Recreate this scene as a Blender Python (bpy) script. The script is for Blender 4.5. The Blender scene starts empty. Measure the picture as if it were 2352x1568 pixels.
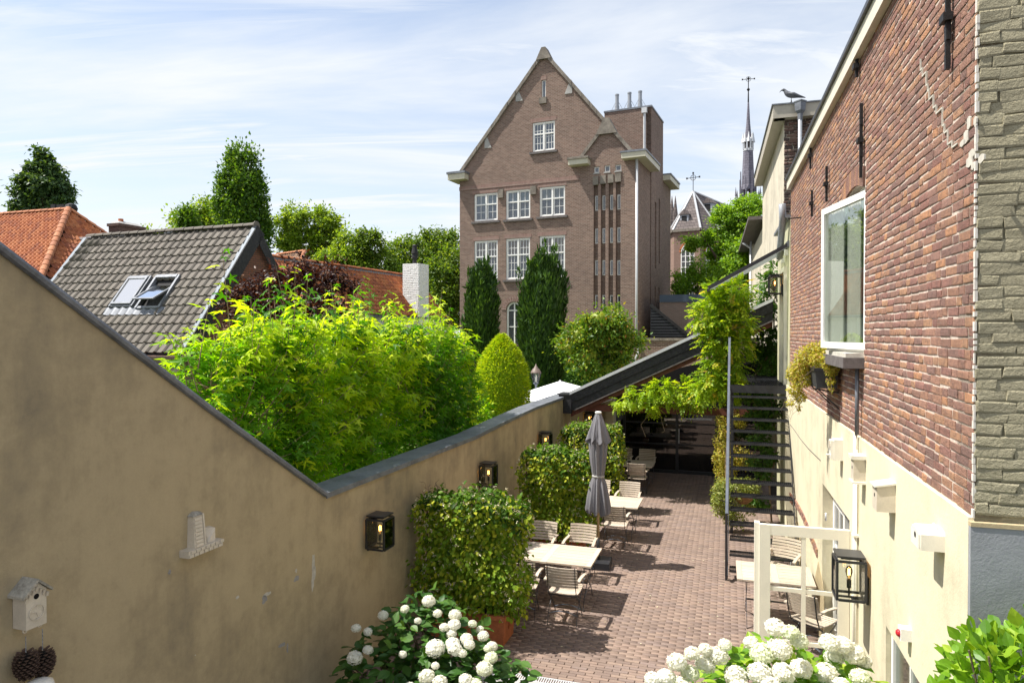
import bpy, bmesh, math, random
import numpy as np
from mathutils import Vector, Matrix
random.seed(7); np.random.seed(7)
RNG = np.random.default_rng(11)
S = bpy.context.scene; C = S.collection
# ------------------------------------------------------------------ camera, sky, sun
H = 4.3                       # eye height above the courtyard paving (m)
TILT = math.radians(0.694)
cd = bpy.data.cameras.new('camera'); cam = bpy.data.objects.new('camera', cd); C.objects.link(cam)
cd.lens = 24.0; cd.sensor_width = 36.0; cd.clip_start = 0.05; cd.clip_end = 3000
cam.location = (0, 0, H); cam.rotation_euler = (math.pi/2 - TILT, 0, 0)
S.camera = cam
S.view_settings.view_transform = 'Standard'; S.view_settings.look = 'None'
S.view_settings.exposure = 0.84; S.view_settings.gamma = 1.0; S.view_settings.use_curve_mapping = False
SUN_DIR = Vector((-0.60, 0.02, 1.0)).normalized(); SUN_EL = math.asin(SUN_DIR.z)
sl = bpy.data.lights.new('sun', 'SUN'); sun = bpy.data.objects.new('sun', sl); C.objects.link(sun)
sl.energy = 4.8; sl.angle = math.radians(0.5); sl.color = (1.0, 0.955, 0.88)
sun.location = (-30, 0, 60); sun.rotation_euler = SUN_DIR.to_track_quat('Z', 'Y').to_euler()
W = bpy.data.worlds.new('World'); S.world = W; W.use_nodes = True
wt = W.node_tree; wn = wt.nodes; wl = wt.links; wn.clear()
def wnode(t, **k):
    n = wn.new(t)
    for a, b in k.items(): setattr(n, a, b)
    return n
wo = wnode('ShaderNodeOutputWorld'); wb = wnode('ShaderNodeBackground')
sky = wnode('ShaderNodeTexSky', sky_type='NISHITA'); sky.sun_disc = False
sky.sun_elevation = SUN_EL; sky.sun_rotation = math.radians(-90); sky.air_density = 1.0; sky.dust_density = 0.6; sky.ozone_density = 1.0
tc = wnode('ShaderNodeTexCoord'); sep = wnode('ShaderNodeSeparateXYZ'); wl.new(tc.outputs['Generated'], sep.inputs[0])
mx = wnode('ShaderNodeMath', operation='MAXIMUM'); wl.new(sep.outputs['Z'], mx.inputs[0]); mx.inputs[1].default_value = 0.0
ad = wnode('ShaderNodeMath', operation='ADD'); wl.new(mx.outputs[0], ad.inputs[0]); ad.inputs[1].default_value = 0.16
dx = wnode('ShaderNodeMath', operation='DIVIDE'); wl.new(sep.outputs['X'], dx.inputs[0]); wl.new(ad.outputs[0], dx.inputs[1])
dy = wnode('ShaderNodeMath', operation='DIVIDE'); wl.new(sep.outputs['Y'], dy.inputs[0]); wl.new(ad.outputs[0], dy.inputs[1])
cmb = wnode('ShaderNodeCombineXYZ'); wl.new(dx.outputs[0], cmb.inputs[0]); wl.new(dy.outputs[0], cmb.inputs[1])
def cloud(scale, detail, rough, dist, rz, sx, sy, lo, hi, off=0):
    mp = wnode('ShaderNodeMapping'); wl.new(cmb.outputs[0], mp.inputs[0])
    mp.inputs['Rotation'].default_value = (0, 0, math.radians(rz)); mp.inputs['Scale'].default_value = (sx, sy, 1); mp.inputs['Location'].default_value = (off, off*0.7, 0)
    nz = wnode('ShaderNodeTexNoise'); wl.new(mp.outputs[0], nz.inputs['Vector'])
    nz.inputs['Scale'].default_value = scale; nz.inputs['Detail'].default_value = detail; nz.inputs['Roughness'].default_value = rough; nz.inputs['Distortion'].default_value = dist
    mr = wnode('ShaderNodeMapRange'); mr.interpolation_type = 'SMOOTHSTEP'; wl.new(nz.outputs[0], mr.inputs[0])
    mr.inputs['From Min'].default_value = lo; mr.inputs['From Max'].default_value = hi
    return mr.outputs[0]
c1 = cloud(0.5, 9, 0.58, 0.8, 25, 0.55, 1.6, 0.36, 0.66)
c2 = cloud(1.5, 10, 0.62, 1.2, 40, 0.40, 2.6, 0.42, 0.72, 5.3)
mxc = wnode('ShaderNodeMath', operation='MAXIMUM'); wl.new(c1, mxc.inputs[0])
m2 = wnode('ShaderNodeMath', operation='MULTIPLY'); wl.new(c2, m2.inputs[0]); m2.inputs[1].default_value = 0.8
wl.new(m2.outputs[0], mxc.inputs[1])
# thin cloud veil gets thicker near the horizon
hz = wnode('ShaderNodeMapRange'); wl.new(sep.outputs['Z'], hz.inputs[0]); hz.inputs['From Min'].default_value = 0.0; hz.inputs['From Max'].default_value = 0.45
hz.inputs['To Min'].default_value = 0.80; hz.inputs['To Max'].default_value = 0.02; hz.inputs['From Max'].default_value = 0.60
sc1 = wnode('ShaderNodeMath', operation='MULTIPLY'); wl.new(mxc.outputs[0], sc1.inputs[0]); sc1.inputs[1].default_value = 0.85
sc2 = wnode('ShaderNodeMath', operation='ADD', use_clamp=True); wl.new(sc1.outputs[0], sc2.inputs[0]); wl.new(hz.outputs[0], sc2.inputs[1])
mix = wnode('ShaderNodeMixRGB'); wl.new(sc2.outputs[0], mix.inputs[0]); wl.new(sky.outputs[0], mix.inputs[1])
mix.inputs[2].default_value = (4.75, 4.95, 5.2, 1)
wl.new(mix.outputs[0], wb.inputs[0]); wb.inputs[1].default_value = 0.112; wl.new(wb.outputs[0], wo.inputs[0])

# ------------------------------------------------------------------ measuring: photo pixels (2352 wide) onto real planes
FPX = 1568.0
def ray(px, py):
    x = (px-1176)/FPX; u = -(py-784)/FPX; ct, st = math.cos(TILT), math.sin(TILT)
    return (x, ct+u*st, u*ct-st)
def D(px, py, Y):
    r = ray(px, py); t = Y/r[1]; return (r[0]*t, Y, H+r[2]*t)
def G(px, py, z=0.0):
    r = ray(px, py); t = (z-H)/r[2]; return (r[0]*t, r[1]*t, z)
class Frame:                     # a along the right, b forward, z up; th = clockwise turn from straight ahead
    def __init__(s, ox, oy, deg):
        s.o = (ox, oy); s.th = math.radians(deg); s.c = math.cos(s.th); s.s = math.sin(s.th)
    def to(s, a, b, z=0): return (s.o[0]+a*s.c+b*s.s, s.o[1]-a*s.s+b*s.c, z)
    def fr(s, x, y): x -= s.o[0]; y -= s.o[1]; return (x*s.c-y*s.s, x*s.s+y*s.c)
    def side(s, px, py, a=0.0):      # hit on the plane a = const -> (b, z)
        r = ray(px, py); ra = r[0]*s.c-r[1]*s.s; oa = s.fr(0, 0)[0]
        t = (a-oa)/ra; return (s.fr(r[0]*t, r[1]*t)[1], H+r[2]*t)
    def front(s, px, py, b=0.0):     # hit on the plane b = const -> (a, z)
        r = ray(px, py); rb = r[0]*s.s+r[1]*s.c; ob = s.fr(0, 0)[1]
        t = (b-ob)/rb; return (s.fr(r[0]*t, r[1]*t)[0], H+r[2]*t)
def zoom(x0, y0, s): return lambda x, y: ((x0+x/s)*0.574219, (y0+y/s)*0.574219)
LW = Frame(-4.8, 0, 18.78)       # left courtyard wall: face at a=0, body at a<0
RW = Frame(1.53, 0, 16.49)       # right-hand houses: face at a=0, bodies at a>0
SF = Frame(1.55, 18.1, 18.0)     # shed across the end of the courtyard
ST = Frame(3.754, 11.75, 18.4)   # outside stair
BF = Frame(0.434, 40.0, 23.7)    # large gabled building
CF = Frame(0, 0, 17.6)           # courtyard paving

# ------------------------------------------------------------------ mesh helpers
class MB:
    def __init__(s): s.v = []; s.f = []
    def add(s, vs, fs):
        n = len(s.v); s.v += [tuple(p) for p in vs]; s.f += [tuple(i+n for i in f) for f in fs]; return s
    def hexa(s, p):   # 8 corners: bottom 4 then top 4
        return s.add(p, [(3,2,1,0),(4,5,6,7),(0,1,5,4),(1,2,6,5),(2,3,7,6),(3,0,4,7)])
    def box(s, x0, x1, y0, y1, z0, z1, m=None):
        p = [(x0,y0,z0),(x1,y0,z0),(x1,y1,z0),(x0,y1,z0),(x0,y0,z1),(x1,y0,z1),(x1,y1,z1),(x0,y1,z1)]
        if m: p = [m(*q) for q in p]
        return s.hexa(p)
    def mbox(s, m, s0, s1, z0, z1, d0, d1):   # m: (along, z, outward) -> xyz
        return s.hexa([m(s0,z0,d0),m(s1,z0,d0),m(s1,z0,d1),m(s0,z0,d1),m(s0,z1,d0),m(s1,z1,d0),m(s1,z1,d1),m(s0,z1,d1)])
    def bar(s, a, b, w, h, up=(0,0,1)):
        a = Vector(a); b = Vector(b); d = (b-a).normalized(); u = Vector(up)
        if abs(d.dot(u)) > 0.98: u = Vector((0,1,0))
        r = d.cross(u).normalized()*w/2; u = r.cross(d).normalized()*h/2
        return s.hexa([a-r-u,a+r-u,b+r-u,b-r-u,a-r+u,a+r+u,b+r+u,b-r+u])
    def tube(s, pts, r, n=8, caps=True):
        pts = [Vector(p) for p in pts]; rs = r if isinstance(r, (list, tuple)) else [r]*len(pts)
        t0 = (pts[1]-pts[0]).normalized(); u = t0.orthogonal().normalized(); vs = []
        for i, p in enumerate(pts):
            t = (pts[min(i+1, len(pts)-1)]-pts[max(i-1, 0)]).normalized()
            u = (u-t*u.dot(t)).normalized(); w = t.cross(u)
            vs += [p+(u*math.cos(2*math.pi*k/n)+w*math.sin(2*math.pi*k/n))*rs[i] for k in range(n)]
        fs = [(i*n+k, i*n+(k+1)%n, (i+1)*n+(k+1)%n, (i+1)*n+k) for i in range(len(pts)-1) for k in range(n)]
        if caps: fs += [tuple(range(n))[::-1], tuple(range((len(pts)-1)*n, len(pts)*n))]
        return s.add(vs, fs)
    def lathe(s, prof, c=(0,0,0), n=16, sx=1, sy=1, wob=None):
        vs = []
        for i, (r, z) in enumerate(prof):
            for k in range(n):
                a = 2*math.pi*k/n; rr = r*(wob(a, i) if wob else 1)
                vs.append((c[0]+rr*math.cos(a)*sx, c[1]+rr*math.sin(a)*sy, c[2]+z))
        m = len(prof)
        fs = [(i*n+k, i*n+(k+1)%n, (i+1)*n+(k+1)%n, (i+1)*n+k) for i in range(m-1) for k in range(n)]
        fs += [tuple(range(n))[::-1], tuple(range((m-1)*n, m*n))]
        return s.add(vs, fs)
    def prism(s, poly, m, d0, d1):   # polygon (s,z) extruded from d0 to d1 under mapping m
        n = len(poly); vs = [m(p[0], p[1], d0) for p in poly]+[m(p[0], p[1], d1) for p in poly]
        return s.add(vs, [tuple(range(n))[::-1], tuple(range(n, 2*n))]+[(i, (i+1)%n, n+(i+1)%n, n+i) for i in range(n)])
    def panel(s, outline, holes, m, depth, d=0.0):   # wall face with openings and reveals
        bm = bmesh.new(); loops = []
        for lp in [outline]+list(holes):
            vs = [bm.verts.new((p[0], p[1], 0)) for p in lp]; loops.append(vs)
            for i in range(len(vs)): bm.edges.new((vs[i], vs[(i+1)%len(vs)]))
        bmesh.ops.triangle_fill(bm, use_beauty=True, use_dissolve=False, edges=bm.edges[:])
        bm.verts.index_update()
        s.add([m(v.co.x, v.co.y, d) for v in bm.verts], [tuple(v.index for v in f.verts) for f in bm.faces]); bm.free()
        for lp in [outline]+list(holes):
            n = len(lp); s.add([m(p[0], p[1], d) for p in lp]+[m(p[0], p[1], d-depth) for p in lp], [(i, (i+1)%n, n+(i+1)%n, n+i) for i in range(n)])
        return s
    def mesh(s, name, smooth=False, recalc=True):
        me = bpy.data.meshes.new(name); me.from_pydata(s.v, [], s.f)
        if recalc:
            bm = bmesh.new(); bm.from_mesh(me); bmesh.ops.recalc_face_normals(bm, faces=bm.faces); bm.to_mesh(me); bm.free()
        if smooth: me.polygons.foreach_set('use_smooth', [True]*len(me.polygons))
        return me
    def build(s, name, mat, parent=None, smooth=False, recalc=True):
        return link(s.mesh(name, smooth, recalc), name, mat, parent)
def link(me, name, mat, parent=None, mw=None):
    if mat is not None and not me.materials: me.materials.append(mat)
    o = bpy.data.objects.new(name, me); C.objects.link(o)
    if parent: o.parent = parent
    if mw is not None: o.matrix_local = mw
    return o
def tag(o, label=None, cat=None, group=None, kind=None):
    if label: o['label'] = label
    if cat: o['category'] = cat
    if group: o['group'] = group
    if kind: o['kind'] = kind
    return o
def thing(name, label, cat, loc=(0,0,0), rz=0.0, group=None):
    o = bpy.data.objects.new(name, None); C.objects.link(o); o.empty_display_size = 0.2
    o.location = loc; o.rotation_euler = (0, 0, rz); return tag(o, label, cat, group)
def fthing(name, label, cat, F, group=None): return thing(name, label, cat, (F.o[0], F.o[1], 0), -F.th, group)
def copy_tree(o, parent=None):
    c = o.copy(); C.objects.link(c); c.parent = parent
    for ch in list(o.children): copy_tree(ch, c)
    return c
mF = lambda s, z, d: (s, -d, z)      # faces the viewer (plane b = 0 of its frame)
mL = lambda s, z, d: (-d, s, z)      # faces left
mR = lambda s, z, d: (d, s, z)       # faces right
def shift(m, o): return lambda s, z, d: tuple(p+q for p, q in zip(m(s, z, d), o))

def batch_mesh(name, tv, tf, pos, rot, scl, mat, rnd=None, smooth=False):
    """many copies of a small template joined in one mesh. tv (k,3) tf list of equal-length faces, pos (n,3), rot (n,3,3), scl (n,) or (n,3)"""
    tv = np.asarray(tv, float); tf = np.asarray(tf, int); n = len(pos); k = len(tv)
    sc = np.asarray(scl, float); sc = sc[:, None, None] if sc.ndim == 1 else sc[:, None, :]
    v = np.einsum('nij,nkj->nki', rot, tv[None]*sc)+np.asarray(pos)[:, None, :]
    f = (tf[None]+(np.arange(n)*k)[:, None, None]).reshape(-1, tf.shape[1])
    me = bpy.data.meshes.new(name); me.vertices.add(n*k); me.vertices.foreach_set('co', v.reshape(-1).astype(np.float32))
    nf = len(f); fl = tf.shape[1]; me.loops.add(nf*fl); me.polygons.add(nf)
    me.loops.foreach_set('vertex_index', f.reshape(-1).astype(np.int32)); me.polygons.foreach_set('loop_start', (np.arange(nf)*fl).astype(np.int32))
    me.update(calc_edges=True)
    if rnd is None: rnd = RNG.random(n)
    at = me.attributes.new('rnd', 'FLOAT', 'FACE'); at.data.foreach_set('value', np.repeat(rnd, len(tf)).astype(np.float32))
    if smooth: me.polygons.foreach_set('use_smooth', [True]*nf)
    me.materials.append(mat); return me
def rots(ldir, nrm):
    y = ldir/np.linalg.norm(ldir, axis=1, keepdims=True); x = np.cross(y, nrm); x /= np.linalg.norm(x, axis=1, keepdims=True)+1e-9
    z = np.cross(x, y); return np.stack([x, y, z], axis=2)
def rdir(n):
    v = RNG.normal(size=(n, 3)); return v/np.linalg.norm(v, axis=1, keepdims=True)
def mat4(R, p, s=1.0):
    m = np.eye(4); m[:3, :3] = R*(np.asarray(s)); m[:3, 3] = p; return Matrix(m.tolist())
def near_order(wpos):   # nearest to the camera first, only those the frame can show
    w = np.asarray(wpos); r = w[:, 1].clip(0.1); x = 1176+FPX*w[:, 0]/r; y = 784-FPX*((w[:, 2]-H)/r+math.tan(TILT))
    ok = (x > -30) & (x < 2382) & (y > -30) & (y < 1598)
    dist = np.linalg.norm(w-np.array([0, 0, H]), axis=1)+np.where(ok, 0, 1e4)
    return np.argsort(dist), ok
def pieces(parent, piece, mass, variants, tf, pos, rot, scl, mat, nmax=300, rnd=None, world=None, nmass=None, smooth=False, order=None):
    """nearest nmax copies as single parts (sharing mesh data), the rest joined as one stuff part"""
    pos = np.asarray(pos, float); n = len(pos)
    if rnd is None: rnd = RNG.random(n)
    if world is None:
        M = parent_matrix(parent) if parent else Matrix(); Ma = np.array(M); world = pos@Ma[:3, :3].T+Ma[:3, 3]
    if order is None: order, ok = near_order(world); order = np.concatenate([[i for i in order if ok[i]], [i for i in order if not ok[i]]]).astype(int)
    ind = order[:nmax]; rest = order[nmax:]
    ms = []
    for tv in variants:
        me = bpy.data.meshes.new(piece); me.from_pydata([tuple(p) for p in tv], [], [tuple(f) for f in tf]); me.materials.append(mat)
        if smooth: me.polygons.foreach_set('use_smooth', [True]*len(me.polygons))
        ms.append(me)
    sc = np.asarray(scl, float); sc = np.repeat(sc[:, None], 3, 1) if sc.ndim == 1 else sc
    for i in ind:
        link(ms[i % len(ms)], piece, None, parent, mat4(rot[i], pos[i], sc[i][None, :]))
    if len(rest):
        vi = rest % len(variants); parts = []
        for k in range(len(variants)):
            r = rest[vi == k]
            if len(r): parts.append((k, r))
        vs, fs, rr, off = [], [], [], 0
        tfa = np.asarray(tf)
        for k, r in parts:
            tv = np.asarray(variants[k], float)
            v = np.einsum('nij,nkj->nki', rot[r], tv[None]*sc[r][:, None, :])+pos[r][:, None, :]
            fs.append((tfa[None]+(np.arange(len(r))*len(tv))[:, None, None]).reshape(-1, tfa.shape[1])+off); off += v.shape[0]*v.shape[1]
            vs.append(v.reshape(-1, 3)); rr.append(np.repeat(rnd[r], len(tfa)))
        v = np.concatenate(vs); f = np.concatenate(fs); rr = np.concatenate(rr)
        me = bpy.data.meshes.new(mass); me.vertices.add(len(v)); me.vertices.foreach_set('co', v.reshape(-1).astype(np.float32))
        fl = f.shape[1]; me.loops.add(f.size); me.polygons.add(len(f)); me.loops.foreach_set('vertex_index', f.reshape(-1).astype(np.int32))
        me.polygons.foreach_set('loop_start', (np.arange(len(f))*fl).astype(np.int32)); me.update(calc_edges=True)
        me.attributes.new('rnd', 'FLOAT', 'FACE').data.foreach_set('value', rr.astype(np.float32))
        if smooth: me.polygons.foreach_set('use_smooth', [True]*len(f))
        o = link(me, mass, mat, parent); o['kind'] = 'stuff'
def parent_matrix(o): return Matrix.Translation(o.location) @ o.rotation_euler.to_matrix().to_4x4()

# ------------------------------------------------------------------ materials
class NT:
    def __init__(s, name):
        s.m = bpy.data.materials.new(name); s.m.use_nodes = True; s.t = s.m.node_tree; s.n = s.t.nodes; s.n.clear()
        s.out = s.n.new('ShaderNodeOutputMaterial'); s.co = s.n.new('ShaderNodeTexCoord')
    def N(s, t, ins=None, **k):
        n = s.n.new(t)
        for a, b in k.items(): setattr(n, a, b)
        for a, b in (ins or {}).items():
            if hasattr(b, 'is_output'): s.t.links.new(b, n.inputs[a])
            else: n.inputs[a].default_value = b
        return n
    def map(s, scale=(1,1,1), rot=(0,0,0), coord='Object'):
        return s.N('ShaderNodeMapping', {'Vector': s.co.outputs[coord], 'Scale': scale, 'Rotation': rot}).outputs[0]
    def noise(s, scale, detail=5, rough=0.55, dist=0.0, vec=None):
        return s.N('ShaderNodeTexNoise', {'Vector': vec or s.co.outputs['Object'], 'Scale': scale, 'Detail': detail, 'Roughness': rough, 'Distortion': dist}).outputs[0]
    def ramp(s, fac, stops, interp='LINEAR'):
        r = s.N('ShaderNodeValToRGB', {'Fac': fac}); e = r.color_ramp.elements; r.color_ramp.interpolation = interp
        while len(e) < len(stops): e.new(0.5)
        for i, (p, c) in enumerate(stops):
            e[i].position = p; e[i].color = (*c, 1) if len(c) == 3 else c
        return r.outputs[0]
    def rng(s, fac, a, b, c=0.0, d=1.0): return s.N('ShaderNodeMapRange', {'Value': fac, 'From Min': a, 'From Max': b, 'To Min': c, 'To Max': d}).outputs[0]
    def mixc(s, fac, a, b, mode='MIX'):
        return s.N('ShaderNodeMixRGB', {'Fac': fac, 'Color1': a if hasattr(a, 'is_output') else (*a, 1), 'Color2': b if hasattr(b, 'is_output') else (*b, 1)}, blend_type=mode).outputs[0]
    def math(s, op, a, b=0.0): return s.N('ShaderNodeMath', {0: a, 1: b}, operation=op).outputs[0]
    def rnd(s):    # one random number per piece, whether the piece is a part or joined in a mass
        a = s.N('ShaderNodeAttribute', attribute_name='rnd').outputs['Fac']; b = s.N('ShaderNodeObjectInfo').outputs['Random']
        return s.math('FRACT', s.math('ADD', a, b))
    def fin(s, col, rough=0.8, bump=None, bs=0.3, bd=0.01, spec=0.3, metal=0.0, **k):
        b = s.N('ShaderNodeBsdfPrincipled', {'Base Color': col if hasattr(col, 'is_output') else (*col, 1), 'Roughness': rough, 'Specular IOR Level': spec, 'Metallic': metal})
        for a, v in k.items(): b.inputs[a.replace('_', ' ')].default_value = v
        if bump is not None:
            bn = s.N('ShaderNodeBump', {'Height': bump, 'Strength': bs, 'Distance': bd}); s.t.links.new(bn.outputs[0], b.inputs['Normal'])
        s.t.links.new(b.outputs[0], s.out.inputs[0]); return s.m
def simple(name, col, rough=0.7, var=0.12, ns=6, metal=0.0, spec=0.3, bs=0.15, bd=0.004, **k):
    t = NT(name); n = t.noise(ns, 6, 0.6); n2 = t.noise(ns*9, 4, 0.6)
    f = t.math('ADD', t.math('MULTIPLY', n, 0.65), t.math('MULTIPLY', n2, 0.35))
    lo = tuple(c*(1-var*2) for c in col); hi = tuple(min(1, c*(1+var*2)) for c in col)
    return t.fin(t.ramp(f, [(0.3, lo), (0.7, hi)]), rough, n2, bs, bd, spec, metal, **k)
def plaster(name, col, stain, amount=0.5, white=(0.6,0.58,0.5)):
    t = NT(name)
    big = t.noise(0.55, 6, 0.62, 0.4); st = t.noise(1.0, 7, 0.65, 0.3, t.map((2.2, 2.2, 0.38))); mid = t.noise(4.5, 8, 0.7); fine = t.noise(55, 5, 0.7)
    s = t.math('ADD', t.math('MULTIPLY', big, 0.5), t.math('MULTIPLY', st, 0.5)); bl_ = t.noise(1.9, 9, 0.72, 0.15); s = t.math('ADD', t.math('MULTIPLY', s, 0.55), t.math('ADD', t.math('MULTIPLY', mid, 0.15), t.math('MULTIPLY', bl_, 0.30)))
    base = t.ramp(s, [(0.40, stain), (0.485, tuple(c*(1-0.32*amount) for c in col)), (0.53, tuple(c*(1-0.12*amount) for c in col)), (0.60, col)])
    base = t.mixc(t.rng(fine, 0.25, 0.75, 0.0, 0.22), base, tuple(c*0.55 for c in col))
    b = t.math('ADD', t.math('MULTIPLY', fine, 0.5), t.math('MULTIPLY', mid, 0.8))
    return t.fin(base, 0.9, b, 0.45, 0.012, 0.15)
def brickmat(name, cols, mottle=(0.08,0.05,0.05), mot=0.35, bs=0.6, ns=28, bd=0.006):
    t = NT(name); r = t.rnd(); ps = t.N('ShaderNodeNewGeometry').outputs['Position']; n = t.noise(ns, 7, 0.7, vec=ps); n2 = t.noise(ns*4, 4, 0.7, vec=ps); n3 = t.noise(0.9, 6, 0.65, 0.4, ps)
    k = len(cols); c = t.ramp(r, [(i/k, q) for i, q in enumerate(cols)], 'CONSTANT')
    c = t.mixc(t.rng(n, 0.42, 0.72, 0, mot), c, mottle); c = t.mixc(t.rng(n3, 0.35, 0.7, 0, 0.35), c, tuple(v*0.6 for v in cols[0]))
    c = t.mixc(t.rng(n2, 0.66, 0.8, 0, 0.35), c, (0.55, 0.48, 0.42))
    return t.fin(c, 0.88, t.math('ADD', n, t.math('MULTIPLY', n2, 0.5)), bs, bd, 0.2)
def farbrick(name, c1, c2, mortar, bw=0.21, rh=0.063, ms=0.011, big=0.25, stainc=(0.10,0.08,0.075)):
    t = NT(name); sp = t.N('ShaderNodeSeparateXYZ', {0: t.co.outputs['Object']})
    sx = t.math('ADD', sp.outputs[0], sp.outputs[1]); v = t.N('ShaderNodeCombineXYZ', {0: sx, 1: sp.outputs[2]}).outputs[0]
    br = t.N('ShaderNodeTexBrick', {'Vector': v, 'Color1': (*c1,1), 'Color2': (*c2,1), 'Mortar': (*mortar,1), 'Scale': 1.0, 'Mortar Size': ms, 'Brick Width': bw, 'Row Height': rh, 'Mortar Smooth': 0.2, 'Bias': -0.1})
    n = t.noise(0.35, 7, 0.62, 0.5); m = t.noise(9, 5, 0.7)
    row = t.N('ShaderNodeTexNoise', {'Vector': t.map((1.2, 1.2, 14)), 'Scale': 1.0, 'Detail': 3}).outputs[0]
    c = t.mixc(t.rng(n, 0.4, 0.7, 0, big), br.outputs[0], stainc); c = t.mixc(t.rng(m, 0.4, 0.8, 0, 0.25), c, stainc)
    c = t.mixc(t.rng(row, 0.4, 0.7, 0, 0.3), c, tuple(q*1.25 for q in c1))
    return t.fin(c, 0.9, br.outputs[1], -0.5, 0.01, 0.15)
def leafmat(name, stops, tr=0.4, trc=None, rough=0.45, spec=0.25, boost=1.5):
    t = NT(name); r = t.rnd(); c = t.ramp(r, stops)
    b = t.N('ShaderNodeBsdfPrincipled', {'Base Color': c, 'Roughness': rough, 'Specular IOR Level': spec})
    tc_ = t.mixc(1.0, c, trc or (1.35*boost, 1.25*boost, 0.35*boost), 'MULTIPLY')
    tl = t.N('ShaderNodeBsdfTranslucent', {'Color': tc_}); mxs = t.N('ShaderNodeMixShader', {0: tr, 1: b.outputs[0], 2: tl.outputs[0]})
    t.t.links.new(mxs.outputs[0], t.out.inputs[0]); return t.m
def glassmat(name, tint=(1,1,1), rough=0.0, refl=1.0, solid=0.0, solidc=(0.02,0.02,0.025)):
    t = NT(name); fr = t.N('ShaderNodeFresnel', {'IOR': 1.5}).outputs[0]; fr = t.math('MULTIPLY', fr, refl)
    a = t.N('ShaderNodeBsdfTransparent', {'Color': (*tint,1)}).outputs[0]
    if solid > 0:
        d = t.N('ShaderNodeBsdfDiffuse', {'Color': (*solidc,1)}).outputs[0]; a = t.N('ShaderNodeMixShader', {0: solid, 1: a, 2: d}).outputs[0]
    g = t.N('ShaderNodeBsdfGlossy', {'Color': (1,1,1,1), 'Roughness': rough}).outputs[0]
    mxs = t.N('ShaderNodeMixShader', {0: fr, 1: a, 2: g}); t.t.links.new(mxs.outputs[0], t.out.inputs[0]); return t.m
M = {}
M['plaster_olive'] = plaster('olive_plaster', (0.51, 0.41, 0.25), (0.27, 0.225, 0.15), 0.65)
M['plaster_cream'] = plaster('cream_plaster', (0.74, 0.67, 0.48), (0.50, 0.45, 0.32), 0.34)
M['plaster_pale'] = plaster('pale_plaster', (0.66, 0.60, 0.48), (0.36, 0.32, 0.26), 0.5)
M['plaster_green'] = plaster('greenish_plaster', (0.55, 0.53, 0.35), (0.33, 0.32, 0.22), 0.5)
M['plinth'] = plaster('grey_plinth', (0.33, 0.34, 0.36), (0.22, 0.23, 0.25), 0.5)
M['white'] = simple('white_paint', (0.80, 0.79, 0.75), 0.45, 0.03)
M['cream_paint'] = simple('cream_paint', (0.80, 0.76, 0.64), 0.4, 0.03)
M['fascia'] = simple('fascia_paint', (0.66, 0.61, 0.50), 0.5, 0.06)
M['taupe'] = simple('taupe_paint', (0.42, 0.38, 0.31), 0.5, 0.05)
M['black'] = simple('black_steel', (0.022, 0.023, 0.027), 0.35, 0.2, 8, spec=0.5)
M['steel_blue'] = simple('blue_grey_steel', (0.10, 0.115, 0.145), 0.35, 0.15, 8, spec=0.5)
M['black_wood'] = simple('black_board', (0.028, 0.028, 0.030), 0.6, 0.35, 14, bs=0.4)
M['red_beam'] = simple('red_brown_beam', (0.13, 0.045, 0.030), 0.6, 0.2, 12)
M['zinc'] = simple('zinc', (0.30, 0.315, 0.34), 0.5, 0.12, 4, metal=0.3, spec=0.5)
M['dark_zinc'] = simple('dark_zinc', (0.165, 0.175, 0.195), 0.45, 0.25, 3, metal=0.15, spec=0.4)
M['lead'] = simple('lead', (0.17, 0.18, 0.20), 0.5, 0.2, 6, metal=0.3)
M['white_zinc'] = simple('pale_zinc', (0.58, 0.59, 0.60), 0.45, 0.08, 5, metal=0.2)
M['iron'] = simple('black_iron', (0.018, 0.017, 0.017), 0.55, 0.3, 25, bs=0.5)
M['stone'] = simple('grey_stone', (0.20, 0.175, 0.145), 0.9, 0.28, 3, bs=0.5, bd=0.02)
M['stone_sill'] = simple('bluestone', (0.13, 0.115, 0.11), 0.8, 0.25, 12, bs=0.5)
M['concrete'] = simple('concrete', (0.36, 0.35, 0.33), 0.9, 0.12, 5)
M['mortar'] = simple('mortar', (0.58, 0.48, 0.40), 0.95, 0.2, 20, bs=0.5)
M['mortar_olive'] = simple('olive_mortar', (0.27, 0.25, 0.165), 0.95, 0.12, 20, bs=0.5)
M['sand'] = simple('joint_sand', (0.10, 0.082, 0.066), 0.95, 0.3, 20)
M['soil'] = simple('soil', (0.05, 0.038, 0.028), 0.95, 0.3, 8)
M['lawn'] = simple('lawn', (0.10, 0.155, 0.025), 0.9, 0.3, 3, bs=0.6, bd=0.03)
M['terracotta'] = simple('terracotta', (0.42, 0.135, 0.055), 0.75, 0.15, 7)
M['ceramic'] = simple('cream_ceramic', (0.62, 0.55, 0.44), 0.4, 0.08, 9, spec=0.5)
M['white_ceramic'] = simple('white_ceramic', (0.80, 0.76, 0.66), 0.3, 0.04, 9, spec=0.5)
M['ceramic_roof'] = simple('mossy_ceramic', (0.34, 0.32, 0.27), 0.5, 0.4, 6, spec=0.4)
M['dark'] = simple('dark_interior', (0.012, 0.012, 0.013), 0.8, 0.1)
M['hole'] = simple('dark_hole', (0.008, 0.007, 0.006), 0.9, 0.1)
M['room'] = simple('room_wall', (0.16, 0.13, 0.10), 0.9, 0.1)
M['curtain'] = simple('curtain_cloth', (0.72, 0.70, 0.64), 0.9, 0.04)
M['canvas'] = simple('grey_canvas', (0.19, 0.185, 0.20), 0.85, 0.08, 30, bs=0.2)
M['white_canvas'] = simple('white_canvas', (0.82, 0.82, 0.82), 0.8, 0.02)
M['bark'] = simple('bark', (0.13, 0.095, 0.065), 0.9, 0.3, 14, bs=0.7)
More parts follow.
